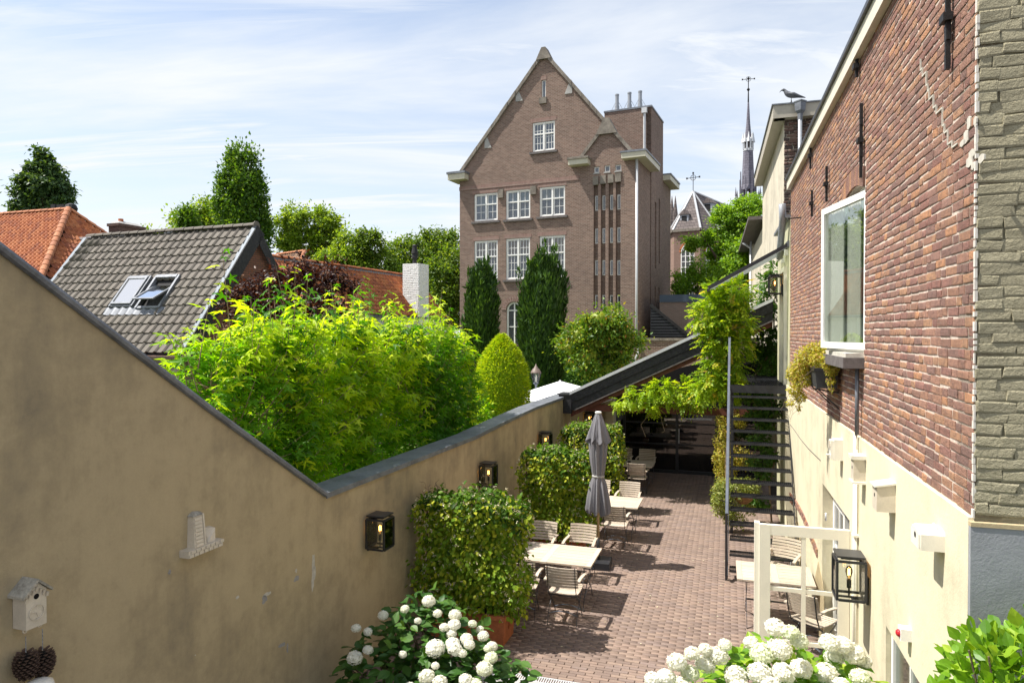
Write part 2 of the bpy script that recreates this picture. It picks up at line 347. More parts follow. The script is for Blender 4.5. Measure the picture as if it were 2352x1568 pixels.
M['bark_pale'] = simple('pale_bark', (0.27, 0.20, 0.13), 0.9, 0.2, 14, bs=0.7)
M['pale_wood'] = simple('pale_wood', (0.50, 0.37, 0.20), 0.6, 0.1, 9)
M['slate'] = farbrick('slate', (0.13, 0.11, 0.105), (0.19, 0.16, 0.15), (0.05, 0.045, 0.045), 0.9, 0.55, 0.05, 0.2)
M['spire_slate'] = farbrick('spire_slate', (0.17, 0.165, 0.20), (0.22, 0.21, 0.25), (0.10, 0.095, 0.12), 0.9, 0.6, 0.05, 0.2)
M['far_brick'] = farbrick('brown_brick', (0.145, 0.088, 0.068), (0.27, 0.175, 0.135), (0.33, 0.28, 0.23), rh=0.075)
M['far_brick_dark'] = farbrick('dark_brown_brick', (0.13, 0.095, 0.085), (0.19, 0.135, 0.12), (0.20, 0.17, 0.15))
M['church_brick'] = farbrick('church_brick', (0.20, 0.12, 0.09), (0.27, 0.17, 0.13), (0.30, 0.25, 0.2), 0.4, 0.12)
M['gable_brick'] = farbrick('gable_brick', (0.20, 0.085, 0.055), (0.28, 0.12, 0.08), (0.07, 0.06, 0.055), 0.22, 0.07)
M['chimney_brick'] = farbrick('chimney_brick', (0.11, 0.07, 0.055), (0.16, 0.10, 0.08), (0.06, 0.05, 0.045), 0.22, 0.07)
M['white_brick'] = simple('whitewashed_brick', (0.80, 0.79, 0.77), 0.8, 0.03, 10, bs=0.5)
M['brick'] = brickmat('old_red_brick', [(0.31,0.175,0.13), (0.39,0.215,0.145), (0.34,0.19,0.145), (0.44,0.24,0.15), (0.25,0.15,0.125), (0.36,0.205,0.16), (0.41,0.225,0.16), (0.28,0.165,0.135), (0.48,0.27,0.16), (0.35,0.18,0.145), (0.55,0.28,0.15), (0.30,0.15,0.12)], (0.13,0.09,0.08), 0.72, 1.0, 20, 0.014)
M['olive_brick'] = brickmat('olive_painted_brick', [(0.42,0.38,0.255), (0.41,0.37,0.25), (0.43,0.39,0.265)], (0.30,0.275,0.18), 0.2, 1.0, 13, 0.02)
M['paver'] = brickmat('brown_clinker', [(0.255,0.185,0.15), (0.225,0.165,0.135), (0.28,0.20,0.16), (0.24,0.18,0.155), (0.295,0.215,0.17), (0.205,0.15,0.125)], (0.16,0.12,0.10), 0.4, 0.4, 16)
M['rubble'] = brickmat('rubble_brick', [(0.10,0.07,0.06), (0.17,0.10,0.08), (0.13,0.11,0.10), (0.08,0.06,0.055), (0.20,0.13,0.10)])
def tilemat(name, cols, dirt, lich):
    t = NT(name); r = t.rnd(); k = len(cols); c = t.ramp(r, [(i/k, q) for i, q in enumerate(cols)], 'CONSTANT')
    n = t.noise(5, 7, 0.65); f = t.noise(30, 5, 0.7); v = t.N('ShaderNodeTexVoronoi', {'Vector': t.co.outputs['Object'], 'Scale': 14}).outputs[0]
    c = t.mixc(t.rng(n, 0.45, 0.75, 0, 0.65), c, dirt); c = t.mixc(t.rng(v, 0.10, 0.16, 0.45, 0), c, lich)
    return t.fin(c, 0.75, f, 0.3, 0.006, 0.25)
M['tile_orange'] = tilemat('orange_clay_tile', [(0.44,0.15,0.06), (0.38,0.12,0.05), (0.50,0.19,0.08), (0.33,0.11,0.055), (0.47,0.165,0.065)], (0.16,0.08,0.05), (0.52,0.30,0.14))
M['tile_orange_ridge'] = tilemat('orange_ridge_tile', [(0.42,0.16,0.075), (0.36,0.14,0.07), (0.46,0.19,0.09)], (0.16,0.10,0.07), (0.5,0.35,0.2))
M['tile_grey'] = tilemat('grey_concrete_tile', [(0.135,0.118,0.098), (0.15,0.132,0.11), (0.12,0.105,0.088), (0.145,0.125,0.105)], (0.085,0.075,0.062), (0.32,0.30,0.25))
def woodmat(name, a, b, rough=0.7):
    t = NT(name); r = t.rnd(); g = t.noise(6, 6, 0.6, 0.6, t.map((1.5, 22, 22))); c = t.mixc(r, a, b); c = t.mixc(t.rng(g, 0.35, 0.7, 0, 0.4), c, tuple(v*0.62 for v in a))
    return t.fin(c, rough, g, 0.2, 0.002, 0.2)
M['teak'] = woodmat('weathered_teak', (0.60, 0.51, 0.41), (0.50, 0.41, 0.32))
M['cone'] = simple('pine_cone_scale', (0.095, 0.06, 0.045), 0.7, 0.35, 30)
M['glass'] = glassmat('clear_glass', (0.96, 0.97, 0.96), 0, 1.0)
M['glass_win'] = glassmat('window_glass', (0.85, 0.9, 0.88), 0, 1.8, 0.08, (0.10, 0.13, 0.14))
M['glass_far'] = glassmat('far_window_glass', (0.8, 0.84, 0.88), 0.02, 1.8, 0.15, (0.16, 0.20, 0.25))
M['glass_dark'] = glassmat('door_glass', (0.35, 0.36, 0.36), 0.0, 2.0, 0.35, (0.01, 0.01, 0.012))
M['glass_sky'] = glassmat('skylight_glass', (0.8, 0.85, 0.85), 0.05, 5.0, 0.5, (0.62, 0.60, 0.56))
M['glass_roof'] = glassmat('roof_glass', (0.88, 0.92, 0.88), 0.02, 1.0, 0.10, (0.45, 0.48, 0.42))
M['blind'] = simple('ochre_blind', (0.62, 0.34, 0.09), 0.8, 0.1)
def emit(name, col, st):
    t = NT(name); e = t.N('ShaderNodeEmission', {'Color': (*col,1), 'Strength': st}); t.t.links.new(e.outputs[0], t.out.inputs[0]); return t.m
M['filament'] = emit('warm_filament', (1.0, 0.50, 0.14), 14.0)
M['bulb_glass'] = glassmat('amber_bulb', (1.0, 0.85, 0.62), 0, 1.0)
M['red_plastic'] = simple('red_plastic', (0.45, 0.02, 0.03), 0.3, 0.05)
M['bird'] = simple('grey_feathers', (0.12, 0.125, 0.14), 0.6, 0.25, 20)
# foliage
def lm(k, stops, **kw): M[k] = leafmat(k+'_leaves', stops, **kw)
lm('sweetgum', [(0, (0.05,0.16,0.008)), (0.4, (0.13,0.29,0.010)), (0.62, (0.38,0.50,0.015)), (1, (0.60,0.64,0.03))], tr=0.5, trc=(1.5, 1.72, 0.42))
lm('hydrangea', [(0, (0.028,0.085,0.014)), (0.6, (0.05,0.125,0.02)), (1, (0.09,0.18,0.03))], tr=0.25, spec=0.3)
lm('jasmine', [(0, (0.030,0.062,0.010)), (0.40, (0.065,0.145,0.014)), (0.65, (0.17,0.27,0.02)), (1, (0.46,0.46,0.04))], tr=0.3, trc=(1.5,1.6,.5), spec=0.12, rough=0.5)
lm('yew', [(0, (0.020,0.052,0.012)), (0.7, (0.045,0.10,0.018)), (1, (0.10,0.19,0.03))], tr=0.25)
lm('golden_yew', [(0, (0.14,0.24,0.012)), (0.5, (0.32,0.42,0.015)), (1, (0.58,0.58,0.02))], tr=0.45, trc=(1.6,1.7,.5))
lm('photinia', [(0, (0.05,0.12,0.015)), (0.6, (0.13,0.23,0.02)), (0.93, (0.30,0.36,0.04)), (1, (0.34,0.16,0.04))], tr=0.35)
lm('copper', [(0, (0.025,0.013,0.016)), (0.6, (0.05,0.022,0.018)), (0.88, (0.12,0.05,0.02)), (1, (0.24,0.11,0.03))], tr=0.2, trc=(1.5, 0.7, 0.4))
lm('conifer', [(0, (0.035,0.075,0.03)), (0.7, (0.07,0.13,0.045)), (1, (0.13,0.20,0.055))], tr=0.3)
lm('oak_column', [(0, (0.04,0.10,0.014)), (0.7, (0.09,0.18,0.022)), (1, (0.18,0.28,0.035))], tr=0.35)
lm('poplar', [(0, (0.10,0.18,0.02)), (0.6, (0.19,0.29,0.03)), (1, (0.32,0.40,0.06))], tr=0.45)
lm('dark_tree', [(0, (0.055,0.115,0.016)), (0.6, (0.11,0.19,0.022)), (1, (0.22,0.29,0.045))], tr=0.4)
lm('robinia', [(0, (0.09,0.19,0.02)), (0.6, (0.17,0.31,0.025)), (1, (0.28,0.42,0.04))], tr=0.45)
lm('wisteria', [(0, (0.10,0.20,0.015)), (0.5, (0.27,0.40,0.02)), (0.9, (0.44,0.52,0.04)), (1, (0.52,0.38,0.08))], tr=0.5)
lm('vine_dark', [(0, (0.04,0.10,0.015)), (0.7, (0.07,0.16,0.02)), (1, (0.12,0.2,0.03))], tr=0.3)
M['verge'] = simple('blue_grey_verge', (0.22, 0.25, 0.285), 0.6, 0.05)
M['glass_win'] = glassmat('window_glass', (0.92, 0.95, 0.92), 0, 0.5, 0.03, (0.10, 0.13, 0.14))
lm('ivy_yellow', [(0, (0.22,0.25,0.03)), (0.5, (0.40,0.38,0.05)), (0.85, (0.55,0.47,0.10)), (1, (0.45,0.25,0.10))], tr=0.35)
lm('ivy_green', [(0, (0.12,0.17,0.03)), (0.6, (0.26,0.31,0.07)), (1, (0.42,0.42,0.16))], tr=0.35)
lm('laurel', [(0, (0.08,0.19,0.015)), (0.6, (0.19,0.36,0.02)), (1, (0.38,0.50,0.05))], tr=0.35, spec=0.4)
lm('petal', [(0, (0.84,0.83,0.74)), (0.6, (0.87,0.86,0.80)), (1, (0.80,0.83,0.64))], tr=0.38, trc=(1.1,1.1,1.0), spec=0.1)
lm('jas_flower', [(0, (0.70,0.62,0.38)), (1, (0.78,0.74,0.55))], tr=0.3, trc=(1.1,1.1,0.9))
lm('grass_blade', [(0, (0.07,0.12,0.02)), (1, (0.16,0.22,0.03))], tr=0.3)

# leaf templates (y = length, z = upper side)
LEAF = ([(0,0,0),(0.30,0.45,0.07),(0,1,-0.06),(-0.30,0.45,0.07)], [(0,1,2),(0,2,3)])
NARROW = ([(0,0,0),(0.13,0.4,0.03),(0,1,-0.03),(-0.13,0.4,0.03)], [(0,1,2),(0,2,3)])
OVATE = ([(0,0,0),(0.27,0.22,0.05),(0.36,0.52,0.06),(0.20,0.82,0.02),(0,1.05,-0.10),(-0.20,0.82,0.02),(-0.36,0.52,0.06),(-0.27,0.22,0.05),(0,0.5,-0.02)],
         [(8,0,1),(8,1,2),(8,2,3),(8,3,4),(8,4,5),(8,5,6),(8,6,7),(8,7,0)])
def _star():
    v = [(0,0.10,0.0)]; lobes = [(-118,0.62),(-60,0.92),(0,1.12),(60,0.92),(118,0.62)]; k = []
    for i, (a, r) in enumerate(lobes):
        t = math.radians(a)
        if i == 0: k.append((0.05*math.sin(math.radians(-170)), 0.1+0.05*math.cos(math.radians(-170)), 0))
        for da, rr, z in ((-13, r*0.55, 0.04), (0, r, -0.10), (13, r*0.55, 0.04)):
            q = t+math.radians(da); k.append((rr*math.sin(q), 0.1+rr*math.cos(q), z))
        if i < 4:
            q = math.radians((a+lobes[i+1][0])/2); k.append((0.27*math.sin(q), 0.1+0.27*math.cos(q), 0.02))
    n = len(k); return (v+k, [(0, i+2 if i+2 <= n else 1, i+1) for i in range(n)])
STAR = _star()
def leafset(parent, piece, mass, tpl, pos, ldir, nrm, scl, mat, nind=0, rnd=None):
    R = rots(ldir, nrm)
    if nind:
        pieces(parent, piece, mass, [tpl[0]], tpl[1], pos, R, scl, mat, nind, rnd)
    else:
        o = link(batch_mesh(mass, tpl[0], tpl[1], pos, R, scl, mat, rnd), mass, None, parent); return o
# ================================================================== THE SETTING: ground, paving
gm = MB(); gm.add([(-400,-60,-0.06),(400,-60,-0.06),(400,700,-0.06),(-400,700,-0.06)], [(0,1,2,3)])
tag(gm.build('ground', M['soil']), kind='structure')
lw_end = 19.96
g2 = MB(); p0 = LW.to(-0.3, 0); p1 = LW.to(-0.3, 20.2)
g2.add([(-40,0,-0.02),(p0[0],0,-0.02),(p1[0],p1[1],-0.02),(SF.to(1.0,5)[0],SF.to(1.0,5)[1],-0.02),(12,39,-0.02),(-40,60,-0.02)], [(0,1,2,3,4,5)])
tag(g2.build('lawn', M['lawn']), kind='structure')

# generic unit piece: x along, y outward, z across; bevelled front, slightly irregular
def unit_piece(seed, inx=0.035, inz=0.10, j=0.02):
    r = random.Random(seed); J = lambda k=1: r.uniform(-j, j)*k
    sq = [(-.5,-.5),(.5,-.5),(.5,.5),(-.5,.5)]
    q = [(x+J(), z+J(1.5)) for x, z in sq]
    v = [(x, 0, z) for x, z in q]+[(x, 0.72+J(), z) for x, z in q]+[(x*(1-2*inx)+J(.5), 1+J(3), z*(1-2*inz)+J(.7)) for x, z in q]
    f = [(0,1,5,4),(1,2,6,5),(2,3,7,6),(3,0,4,7),(4,5,9,8),(5,6,10,9),(6,7,11,10),(7,4,8,11),(8,9,10,11)]
    return v, f
UNITS = [unit_piece(k)[0] for k in range(7)]; UF = unit_piece(0)[1]
SOFT = [unit_piece(k, 0.025, 0.17, 0.05)[0] for k in range(50, 60)]
M['scar_white'] = simple('white_filler', (0.66, 0.62, 0.55), 0.9, 0.1, 20)
ROUGH = [unit_piece(k, 0.05, 0.16, 0.045)[0] for k in range(30, 38)]
def field(s0, s1, z0, z1, course, lens, joint, blocked=None, stagger=True, jit=0.004, zfun=None):
    """rows of pieces -> list of (s_mid, z_mid, length, height)"""
    out = []; z = z0; k = 0
    while z+course*0.6 <= z1:
        zm = z+course/2; iv = [(s0, s1)]
        for b in (blocked(zm) if blocked else []):
            nv = []
            for a, c in iv:
                if b[1] <= a or b[0] >= c: nv.append((a, c))
                else:
                    if b[0] > a: nv.append((a, b[0]))
                    if b[1] < c: nv.append((b[1], c))
            iv = nv
        for a, c in iv:
            s = a; first = True
            while s < c-0.03:
                L = random.choice(lens) if len(lens) > 1 else lens[0]
                if first and stagger: L *= (0.5 if k % 2 else 1.0) if len(lens) == 1 else random.choice((0.5, 0.8, 1))
                first = False
                e = min(s+L, c)
                if e-s > 0.035: out.append(((s+e-joint)/2+random.uniform(-jit, jit)/2, zm+random.uniform(-jit, jit)/2, e-s-joint, course-joint+random.uniform(-jit, jit)/2))
                s = e
        z += course; k += 1
    return out
def lay(parent, name, mass, items, O, Sd, Nd, Zd, t, mat, nmax=300, variants=UNITS, tilt=0.02, tv=0.15):
    O, Sd, Nd, Zd = map(np.array, (O, Sd, Nd, Zd)); it = np.array(items); n = len(it)
    pos = O+it[:, :1]*Sd+it[:, 1:2]*Zd
    R = np.empty((n, 3, 3)); ang = RNG.normal(0, tilt, n); tn = RNG.normal(0, tilt, n)
    c, s_ = np.cos(ang)[:, None], np.sin(ang)[:, None]
    R[:, :, 0] = c*Sd+s_*Zd+tn[:, None]*Nd; R[:, :, 2] = -s_*Sd+c*Zd; R[:, :, 1] = Nd-tn[:, None]*Sd
    scl = np.stack([it[:, 2], np.full(n, t)*(1+RNG.normal(0, tv, n)), it[:, 3]], 1)
    pieces(parent, name, mass, variants, UF, pos, R, scl, mat, nmax)

# courtyard paving: joint sand sheet, every clinker its own piece
cy = MB()
c_poly = [LW.to(0, 1.0), LW.to(0, 23.2), RW.to(0, 23.5), RW.to(0, 1.0)]
cy.add([(p[0], p[1], 0.0) for p in c_poly], [(0,1,2,3)])
court = tag(cy.build('courtyard_joint_sand', M['sand']), kind='structure')
pave = thing('courtyard_pavement', None, None, (0, 0, 0), -CF.th); tag(pave, kind='structure')
items = []
for it in field(-6.0, 3.6, 7.2, 23.4, 0.064, [0.205], 0.0045, stagger=True, jit=0.003):
    x, y, _ = CF.to(it[0], it[1])
    if LW.fr(x, y)[0] < 0.03 or RW.fr(x, y)[0] > -0.03: continue
    if SF.fr(x, y)[1] > 3.55: continue
    items.append(it)
lay(pave, 'paver', 'pavers', items, (0,0,0.004), (1,0,0), (0,0,1), (0,1,0), 0.03, M['paver'], 300, [unit_piece(k, .02, .05, .02)[0] for k in range(8)], 0.004, 0.02)
# drain grate at the lower edge of the picture
dg = thing('drain_grate', 'galvanised slotted drain channel set in the brick paving at the bottom of the courtyard', 'drain grate', (*G(1142, 1552)[:2], 0), -CF.th)
m = MB(); m.box(-0.25, 1.4, -0.07, -0.055, 0, 0.045); m.box(-0.25, 1.4, 0.055, 0.07, 0, 0.045); m.build('frame', M['white_zinc'], dg)
me = MB().box(-0.006, 0.006, -0.055, 0.055, 0.028, 0.043).mesh('bar'); me.materials.append(M['white_zinc'])
for i in range(54): link(me, 'bar', None, dg, Matrix.Translation((-0.235+i*0.03, 0, 0)))
m = MB(); m.box(-0.9, 1.8, -0.9, -0.07, 0, 0.04); tag(m.build('concrete_strip', M['concrete'], None), kind='structure')
o = C.objects['concrete_strip']; o.location = dg.location; o.rotation_euler = dg.rotation_euler

# ================================================================== LEFT COURTYARD WALL
cz = [LW.side(px, py) for px, py in ((745,1137),(1011,1034),(1091,1003),(1157,970),(1228,937),(1312,906))]
b0, z0 = cz[0]; dg0 = LW.side(0, 577)
slope = (dg0[1]-z0)/(b0-dg0[0])
top = [(1.2, z0+slope*(b0-1.2)), (dg0[0], dg0[1]), ((b0+dg0[0])/2, (z0+dg0[1])/2-0.02)]+cz+[(23.2, cz[-1][1])]
wall = fthing('plaster_wall', 'olive beige plastered courtyard wall with a steep sloping left end and a long zinc-capped run', 'wall', LW)
m = MB(); m.prism([(1.2, 0)]+top+[(23.2, 0)], mR, 0.0, -0.32); m.build('wall_body', M['plaster_olive'], wall)
# sloping coping: rolled zinc edge over a drip
m = MB(); dp = top[:4]
m.tube([mR(p[0], p[1]+0.015, 0.015) for p in dp], 0.032, 8)
m.prism([(dp[0][0], dp[0][1]-0.0), (dp[-1][0], dp[-1][1]), (dp[-1][0], dp[-1][1]+0.03), (dp[0][0], dp[0][1]+0.03)], mR, 0.012, -0.34)
m.build('sloping_coping', M['dark_zinc'], wall, smooth=False)
for i in range(len(cz)-1):
    a, b = cz[i], cz[i+1]
    n = max(1, round((b[0]-a[0])/1.1))
    for k in range(n):
        q0 = (a[0]+(b[0]-a[0])*k/n+0.003, a[1]+(b[1]-a[1])*k/n); q1 = (a[0]+(b[0]-a[0])*(k+1)/n-0.003, a[1]+(b[1]-a[1])*(k+1)/n)
        m = MB(); m.prism([(q0[0], q0[1]), (q1[0], q1[1]), (q1[0], q1[1]+0.028), (q0[0], q0[1]+0.028)], mR, 0.035, -0.37)
        m.prism([(q0[0], q0[1]-0.035), (q1[0], q1[1]-0.035), (q1[0], q1[1]), (q0[0], q0[1])], mR, 0.035, 0.022)
        m.build('coping_slab', M['dark_zinc'], wall)
M['scar'] = simple('exposed_filler', (0.52, 0.49, 0.42), 0.9, 0.12, 20)
M['scar_grey'] = simple('exposed_render', (0.30, 0.29, 0.28), 0.9, 0.15, 20)
Z2 = zoom(0, 1900, 2352/1300)
for (x, y, w, h, g) in ((2268,640,14,80,0),(2262,760,9,90,0),(2275,700,9,60,0),(1228,700,14,22,1),(1717,882,14,14,0),(1930,862,32,16,0),(1915,895,22,34,1),(2040,1228,30,18,1),(2142,690,8,16,0),(2145,745,22,22,1),(1225,705,9,9,0),(1412,1300,5,5,0),(2080,1250,8,50,1)):
    bb, zz = LW.side(*Z2(x, y)); b1, _ = LW.side(*Z2(x+w, y)); _, z1 = LW.side(*Z2(x, y+h)); rw, rh = abs(b1-bb), abs(zz-z1); rr = random.Random(x)
    m = MB(); poly = []
    for k in range(12):
        a = k/12*2*math.pi; q = rr.uniform(0.55, 1.1); poly.append((bb+math.cos(a)*rw*q, zz+math.sin(a)*rh*q))
    m.prism(poly, mR, 0.002, 0.0005); m.build('plaster_scar', M['scar_grey' if g else 'scar'], wall)

# ================================================================== RIGHT BRICK HOUSE
bc = RW.side(2240, 900)[0]; be = 14.29
zb = 3.22; ztop = RW.side(1813, 431, 0.0)[1]+0.04
R5 = zoom(3000, 0, 1.0456); R1 = zoom(3000, 1300, 1.0958); R7 = zoom(2700, 1400, 1.5675); R4 = zoom(2550, 250, 1.3071); R8 = zoom(2650, 950, 2.4117)
house = fthing('brick_house', 'tall old red brick house on the right with cream plastered lower wall and white window', 'house', RW)
wn0 = RW.side(1987, 600)[0]; wn1 = wn0+1.20; wz0, wz1 = 4.10, 5.78
def arch(s0, s1, zspring, rise, n=9):
    return [(s0+(s1-s0)*i/n, zspring+rise*(1-(2*i/n-1)**2)) for i in range(n+1)]
up_open = [(wn0, wz0), (wn1, wz0)]+arch(wn0, wn1, wz1, 0.10)[::-1]
m = MB(); m.panel([(bc, zb), (be, zb), (be, ztop), (bc, ztop)], [up_open], mL, 0.14); m.build('wall_core', M['mortar'], house)
ring = 0.17
def blk(z):
    r = []
    if wz0-0.07 < z < wz1+0.30:
        if z < wz1+0.02: r.append((wn0, wn1))
        else: r.append((wn0-0.02, wn1+0.02)) if z < wz1+0.27 else None
    return r
items = field(bc+0.01, be, zb+0.004, ztop, 0.0655, [0.215, 0.108, 0.215, 0.205, 0.11], 0.0135, blk, jit=0.009)
lay(house, 'brick', 'brickwork', items, (0,0,0), (0,1,0), (-1,0,0), (0,0,1), 0.0060, M['brick'], 300, ROUGH, 0.011)
ai = []; nv = 19
for k in range(nv):     # segmental arch of upright bricks over the window
    s = wn0+(wn1-wn0)*(k+0.5)/nv; z = wz1+0.10*(1-((k+0.5)/nv*2-1)**2)+0.105; t = ((k+0.5)/nv*2-1)*0.16
    mm = MB().hexa([(-0.02,-0.027,-0.10),(0.02,-0.027,-0.10),(0.02,0.027,-0.10),(-0.02,0.027,-0.10),(-0.02,-0.030,0.10),(0.02,-0.030,0.10),(0.02,0.030,0.10),(-0.02,0.030,0.10)])
    o = mm.build('arch_brick', M['brick'], house); o.matrix_local = Matrix.Translation((-0.004, s, z)) @ Matrix.Rotation(-t, 4, 'X')
# olive painted brick end wall + grey plinth
m = MB(); m.panel([(0, zb-0.02), (2.6, zb-0.02), (2.6, ztop), (0, ztop)], [], shift(mF, (0, bc, 0)), 0.3); m.build('end_wall_core', M['mortar_olive'], house)
it2 = field(0.0, 2.5, zb+0.02, ztop, 0.0665, [0.20, 0.24, 0.17, 0.26, 0.13], 0.001, jit=0.012)
lay(house, 'painted_brick', 'painted_brickwork', it2, (0,bc,0), (1,0,0), (0,-1,0), (0,0,1), 0.012, M['olive_brick'], 300, SOFT, 0.03)
m = MB(); m.box(-0.0285, 2.6, bc-0.035, bc+0.3, 0, zb-0.045); m.build('plinth', M['plinth'], house)
m = MB(); m.box(-0.0295, 2.6, bc-0.040, bc+0.3, zb-0.045, zb-0.02); m.build('plinth_ledge', M['plaster_olive'], house)
m = MB()                  # ragged white plaster filler down the corner joint
zz = zb
while zz < ztop:
    h = random.uniform(0.03, 0.09); m.box(-0.0115, -0.004+random.uniform(0, 0.010), bc-0.010+random.uniform(-.006,.004), bc+0.004+random.uniform(-0.004, 0.012), zz, zz+h*random.uniform(.5,1)); zz += h
tag(m.build('corner_filler', M['scar_white'], house), kind='stuff')
# plastered lower wall with the doors and a window opening
dn, df = RW.side(1958, 1215)[0], RW.side(1895, 1105)[0]; dz = 2.24
w2f = RW.side(2044, 1434)[0]; w2n = w2f-1.15
pl = [(bc+0.3, 0), (be+0.6, 0), (be+0.6, zb+0.35)]+[(be, zb+0.02)]+[(bc+0.3, zb)]
pl = [(bc-0.0, 0), (be+0.6, 0), (be+0.6, zb+0.01), (bc-0.0, zb)]
m = MB(); m.panel(pl, [[(dn, 0.01), (df, 0.01), (df, dz), (dn, dz)], [(w2n, 0.5), (w2f, 0.5), (w2f, 1.77), (w2n, 1.77)]], shift(mL, (-0.030, 0, 0)), 0.26); m.build('plaster_base', M['plaster_cream'], house)
# fascia and gutter
gz = RW.side(1813, 431, -0.05)[1]
m = MB(); m.box(-0.075, 0.02, bc-0.5, be+0.06, gz, gz+0.185); m.build('fascia_board', M['fascia'], house)
m = MB(); m.box(-0.11, 0.02, bc-0.5, be+0.08, gz+0.186, gz+0.235); m.build('gutter', M['black'], house)
m = MB(); m.add([(-0.08, bc-0.5, gz+0.24), (-0.08, be, gz+0.24), (4, be, gz+2.6), (4, bc-0.5, gz+2.6)], [(0,1,2,3)]); m.build('roof', M['dark_zinc'], house)
m = MB(); m.add([(0, be, zb), (0, be, gz), (4, be, gz+2), (4, be, zb)], [(0,1,2,3)]); m.build('far_gable', M['mortar'], house)
# iron wall anchors
def anchor(x, y0, y1, spike=False):
    s, za = RW.side(*R5(x, y0)); _, zc = RW.side(*R5(x, y1)); m = MB(); n = 7
    for k in range(n):
        q0, q1 = za+(zc-za)*k/n, za+(zc-za)*(k+1)/n; w = 0.016+0.006*math.sin(k*2.1)
        m.hexa([(-0.05,s-w,q1),(-0.022,s-w,q1),(-0.022,s+w,q1),(-0.05,s+w,q1),(-0.052,s-w,q0),(-0.022,s-w,q0),(-0.022,s+w,q0),(-0.052,s+w,q0)])
    zm = (za+zc)/2; m.box(-0.075, -0.02, s-0.045, s+0.045, zm-0.025, zm+0.025)
    m.build('wall_anchor', M['iron'], house)
for a in ((856,-140,285),(463,235,320),(482,432,740),(333,695,842),(264,598,705),(270,795,905)): anchor(*a)
m = MB(); s, z = RW.side(*R5(215, 910)); m.bar((0, s, z), (-0.22, s, z-0.01), 0.02, 0.02); m.build('iron_spike', M['iron'], house)
m = MB(); s, z = RW.side(*R5(690, 882)); m.box(-0.09, 0, s-0.012, s+0.012, z-0.012, z+0.012); 
# window: casement standing slightly ajar, hinged at the near jamb
def sash(parent, name, w, h, mat, glass, cols=1, rows=1, st=0.07, th=0.05, bar=0.03, mp=mF, rail=None, x0=0, z0=0, div=None, panes=True, pname='pane'):
    m = MB(); r = rail or st
    m.mbox(mp, x0, x0+st, z0, z0+h, 0, th); m.mbox(mp, x0+w-st, x0+w, z0, z0+h, 0, th)
    m.mbox(mp, x0+st, x0+w-st, z0, z0+r, 0.002, th-0.002); m.mbox(mp, x0+st, x0+w-st, z0+h-st, z0+h, 0.002, th-0.002)
    iw, ih = w-2*st, h-st-r
    zs = [0]+(div or [(i+1)/rows for i in range(rows-1)])+[1]
    for i in range(1, cols): xx = x0+st+iw*i/cols; m.mbox(mp, xx-bar/2, xx+bar/2, z0+r, z0+h-st, 0.006, th-0.006)
    for z in zs[1:-1]: zz = z0+r+ih*z; m.mbox(mp, x0+st, x0+w-st, zz-bar/2, zz+bar/2, 0.008, th-0.008)
    o = m.build(name, mat, parent)
    if panes:
        for i in range(cols):
            for k in range(len(zs)-1):
                a, b_ = x0+st+iw*i/cols+0.001, x0+st+iw*(i+1)/cols-0.001; c, d_ = z0+r+ih*zs[k]+0.001, z0+r+ih*zs[k+1]-0.001
                MB().mbox(mp, a, b_, c, d_, th/2-0.003, th/2+0.003).build(pname, glass, o)
    return o
mw_ = Frame(0, 0, -11.0)
o = sash(house, 'window_sash', 1.17, wz1-wz0-0.06, M['white'], M['glass_win'], 1, 1, 0.07, 0.05, mp=lambda s, z, d: (-d, s, z))
o.matrix_local = Matrix.Translation((0.055, wn0-0.045, wz0+0.03)) @ Matrix.Rotation(math.radians(13.2), 4, 'Z')
hh_ = wz1-wz0-0.06
MB().box(0.001, 0.24, 1.12, 1.168, 0.0, hh_).build('window_cheek', M['white'], o)
MB().box(0.001, 0.24, 0.08, 1.12, -0.03, 0.0).build('window_board', M['white'], o)
MB().box(0.10, 0.11, 0.06, 1.12, 0.01, hh_).build('dim_room_panel', simple('dim_room_green', (0.20,0.24,0.20), .8, .1), o)  # added backing panel: the dim room behind the curtains, painted dark grey-green
for s0, w_ in ((0.36, 0.30), (0.78, 0.33), (0.08, 0.12)):
    m = MB(); n = 20; pts = [(0.045+0.016*math.sin(i*1.9), s0+w_*i/n) for i in range(n+1)]
    m.add([(p[0], p[1], 0.03) for p in pts]+[(p[0], p[1], hh_-.03) for p in pts], [(i, i+1, n+2+i, n+1+i) for i in range(n)]); m.build('curtain', M['curtain'], o, smooth=True)
m = MB(); m.mbox(mL, wn0+0.002, wn0+0.05, wz0, wz1, -0.13, -0.08); m.mbox(mL, wn1-0.05, wn1-0.002, wz0, wz1, -0.13, -0.08); m.mbox(mL, wn0+0.05, wn1-0.05, wz0+0.002, wz0+0.06, -0.13, -0.08); m.mbox(mL, wn0+0.05, wn1-0.05, wz1-0.04, wz1+0.10, -0.13, -0.08); m.build('window_frame', M['white'], house)
for k in range(0):
    m = MB(); n = 24; s0 = wn0+0.03+k*0.62; w_ = 0.53
    pts = [(0.050+0.014*math.sin(i*1.9), s0+w_*i/n) for i in range(n+1)]
    vs = [(p[0], p[1], wz0+0.02) for p in pts]+[(p[0], p[1], wz1+0.1) for p in pts]
    m.add(vs, [(i, i+1, n+2+i, n+1+i) for i in range(n)]); m.build('curtain', M['curtain'], house, smooth=True)
m = MB(); m.box(0.141, 1.8, wn0-0.4, wn1+0.6, wz0-0.3, wz1+0.5); m.f = m.f[:5]; m.build('room_behind_window', M['room'], house, recalc=False)
m = MB(); m.box(-0.20, 0.0, wn0-0.02, wn1+0.35, wz0-0.16, wz0-0.05); m.build('stone_sill', M['stone_sill'], house)
m = MB(); m.box(-0.17, 0.10, wn0+0.03, wn1+0.25, wz0-0.05, wz0-0.005); m.build('window_sill', M['scar'], house)
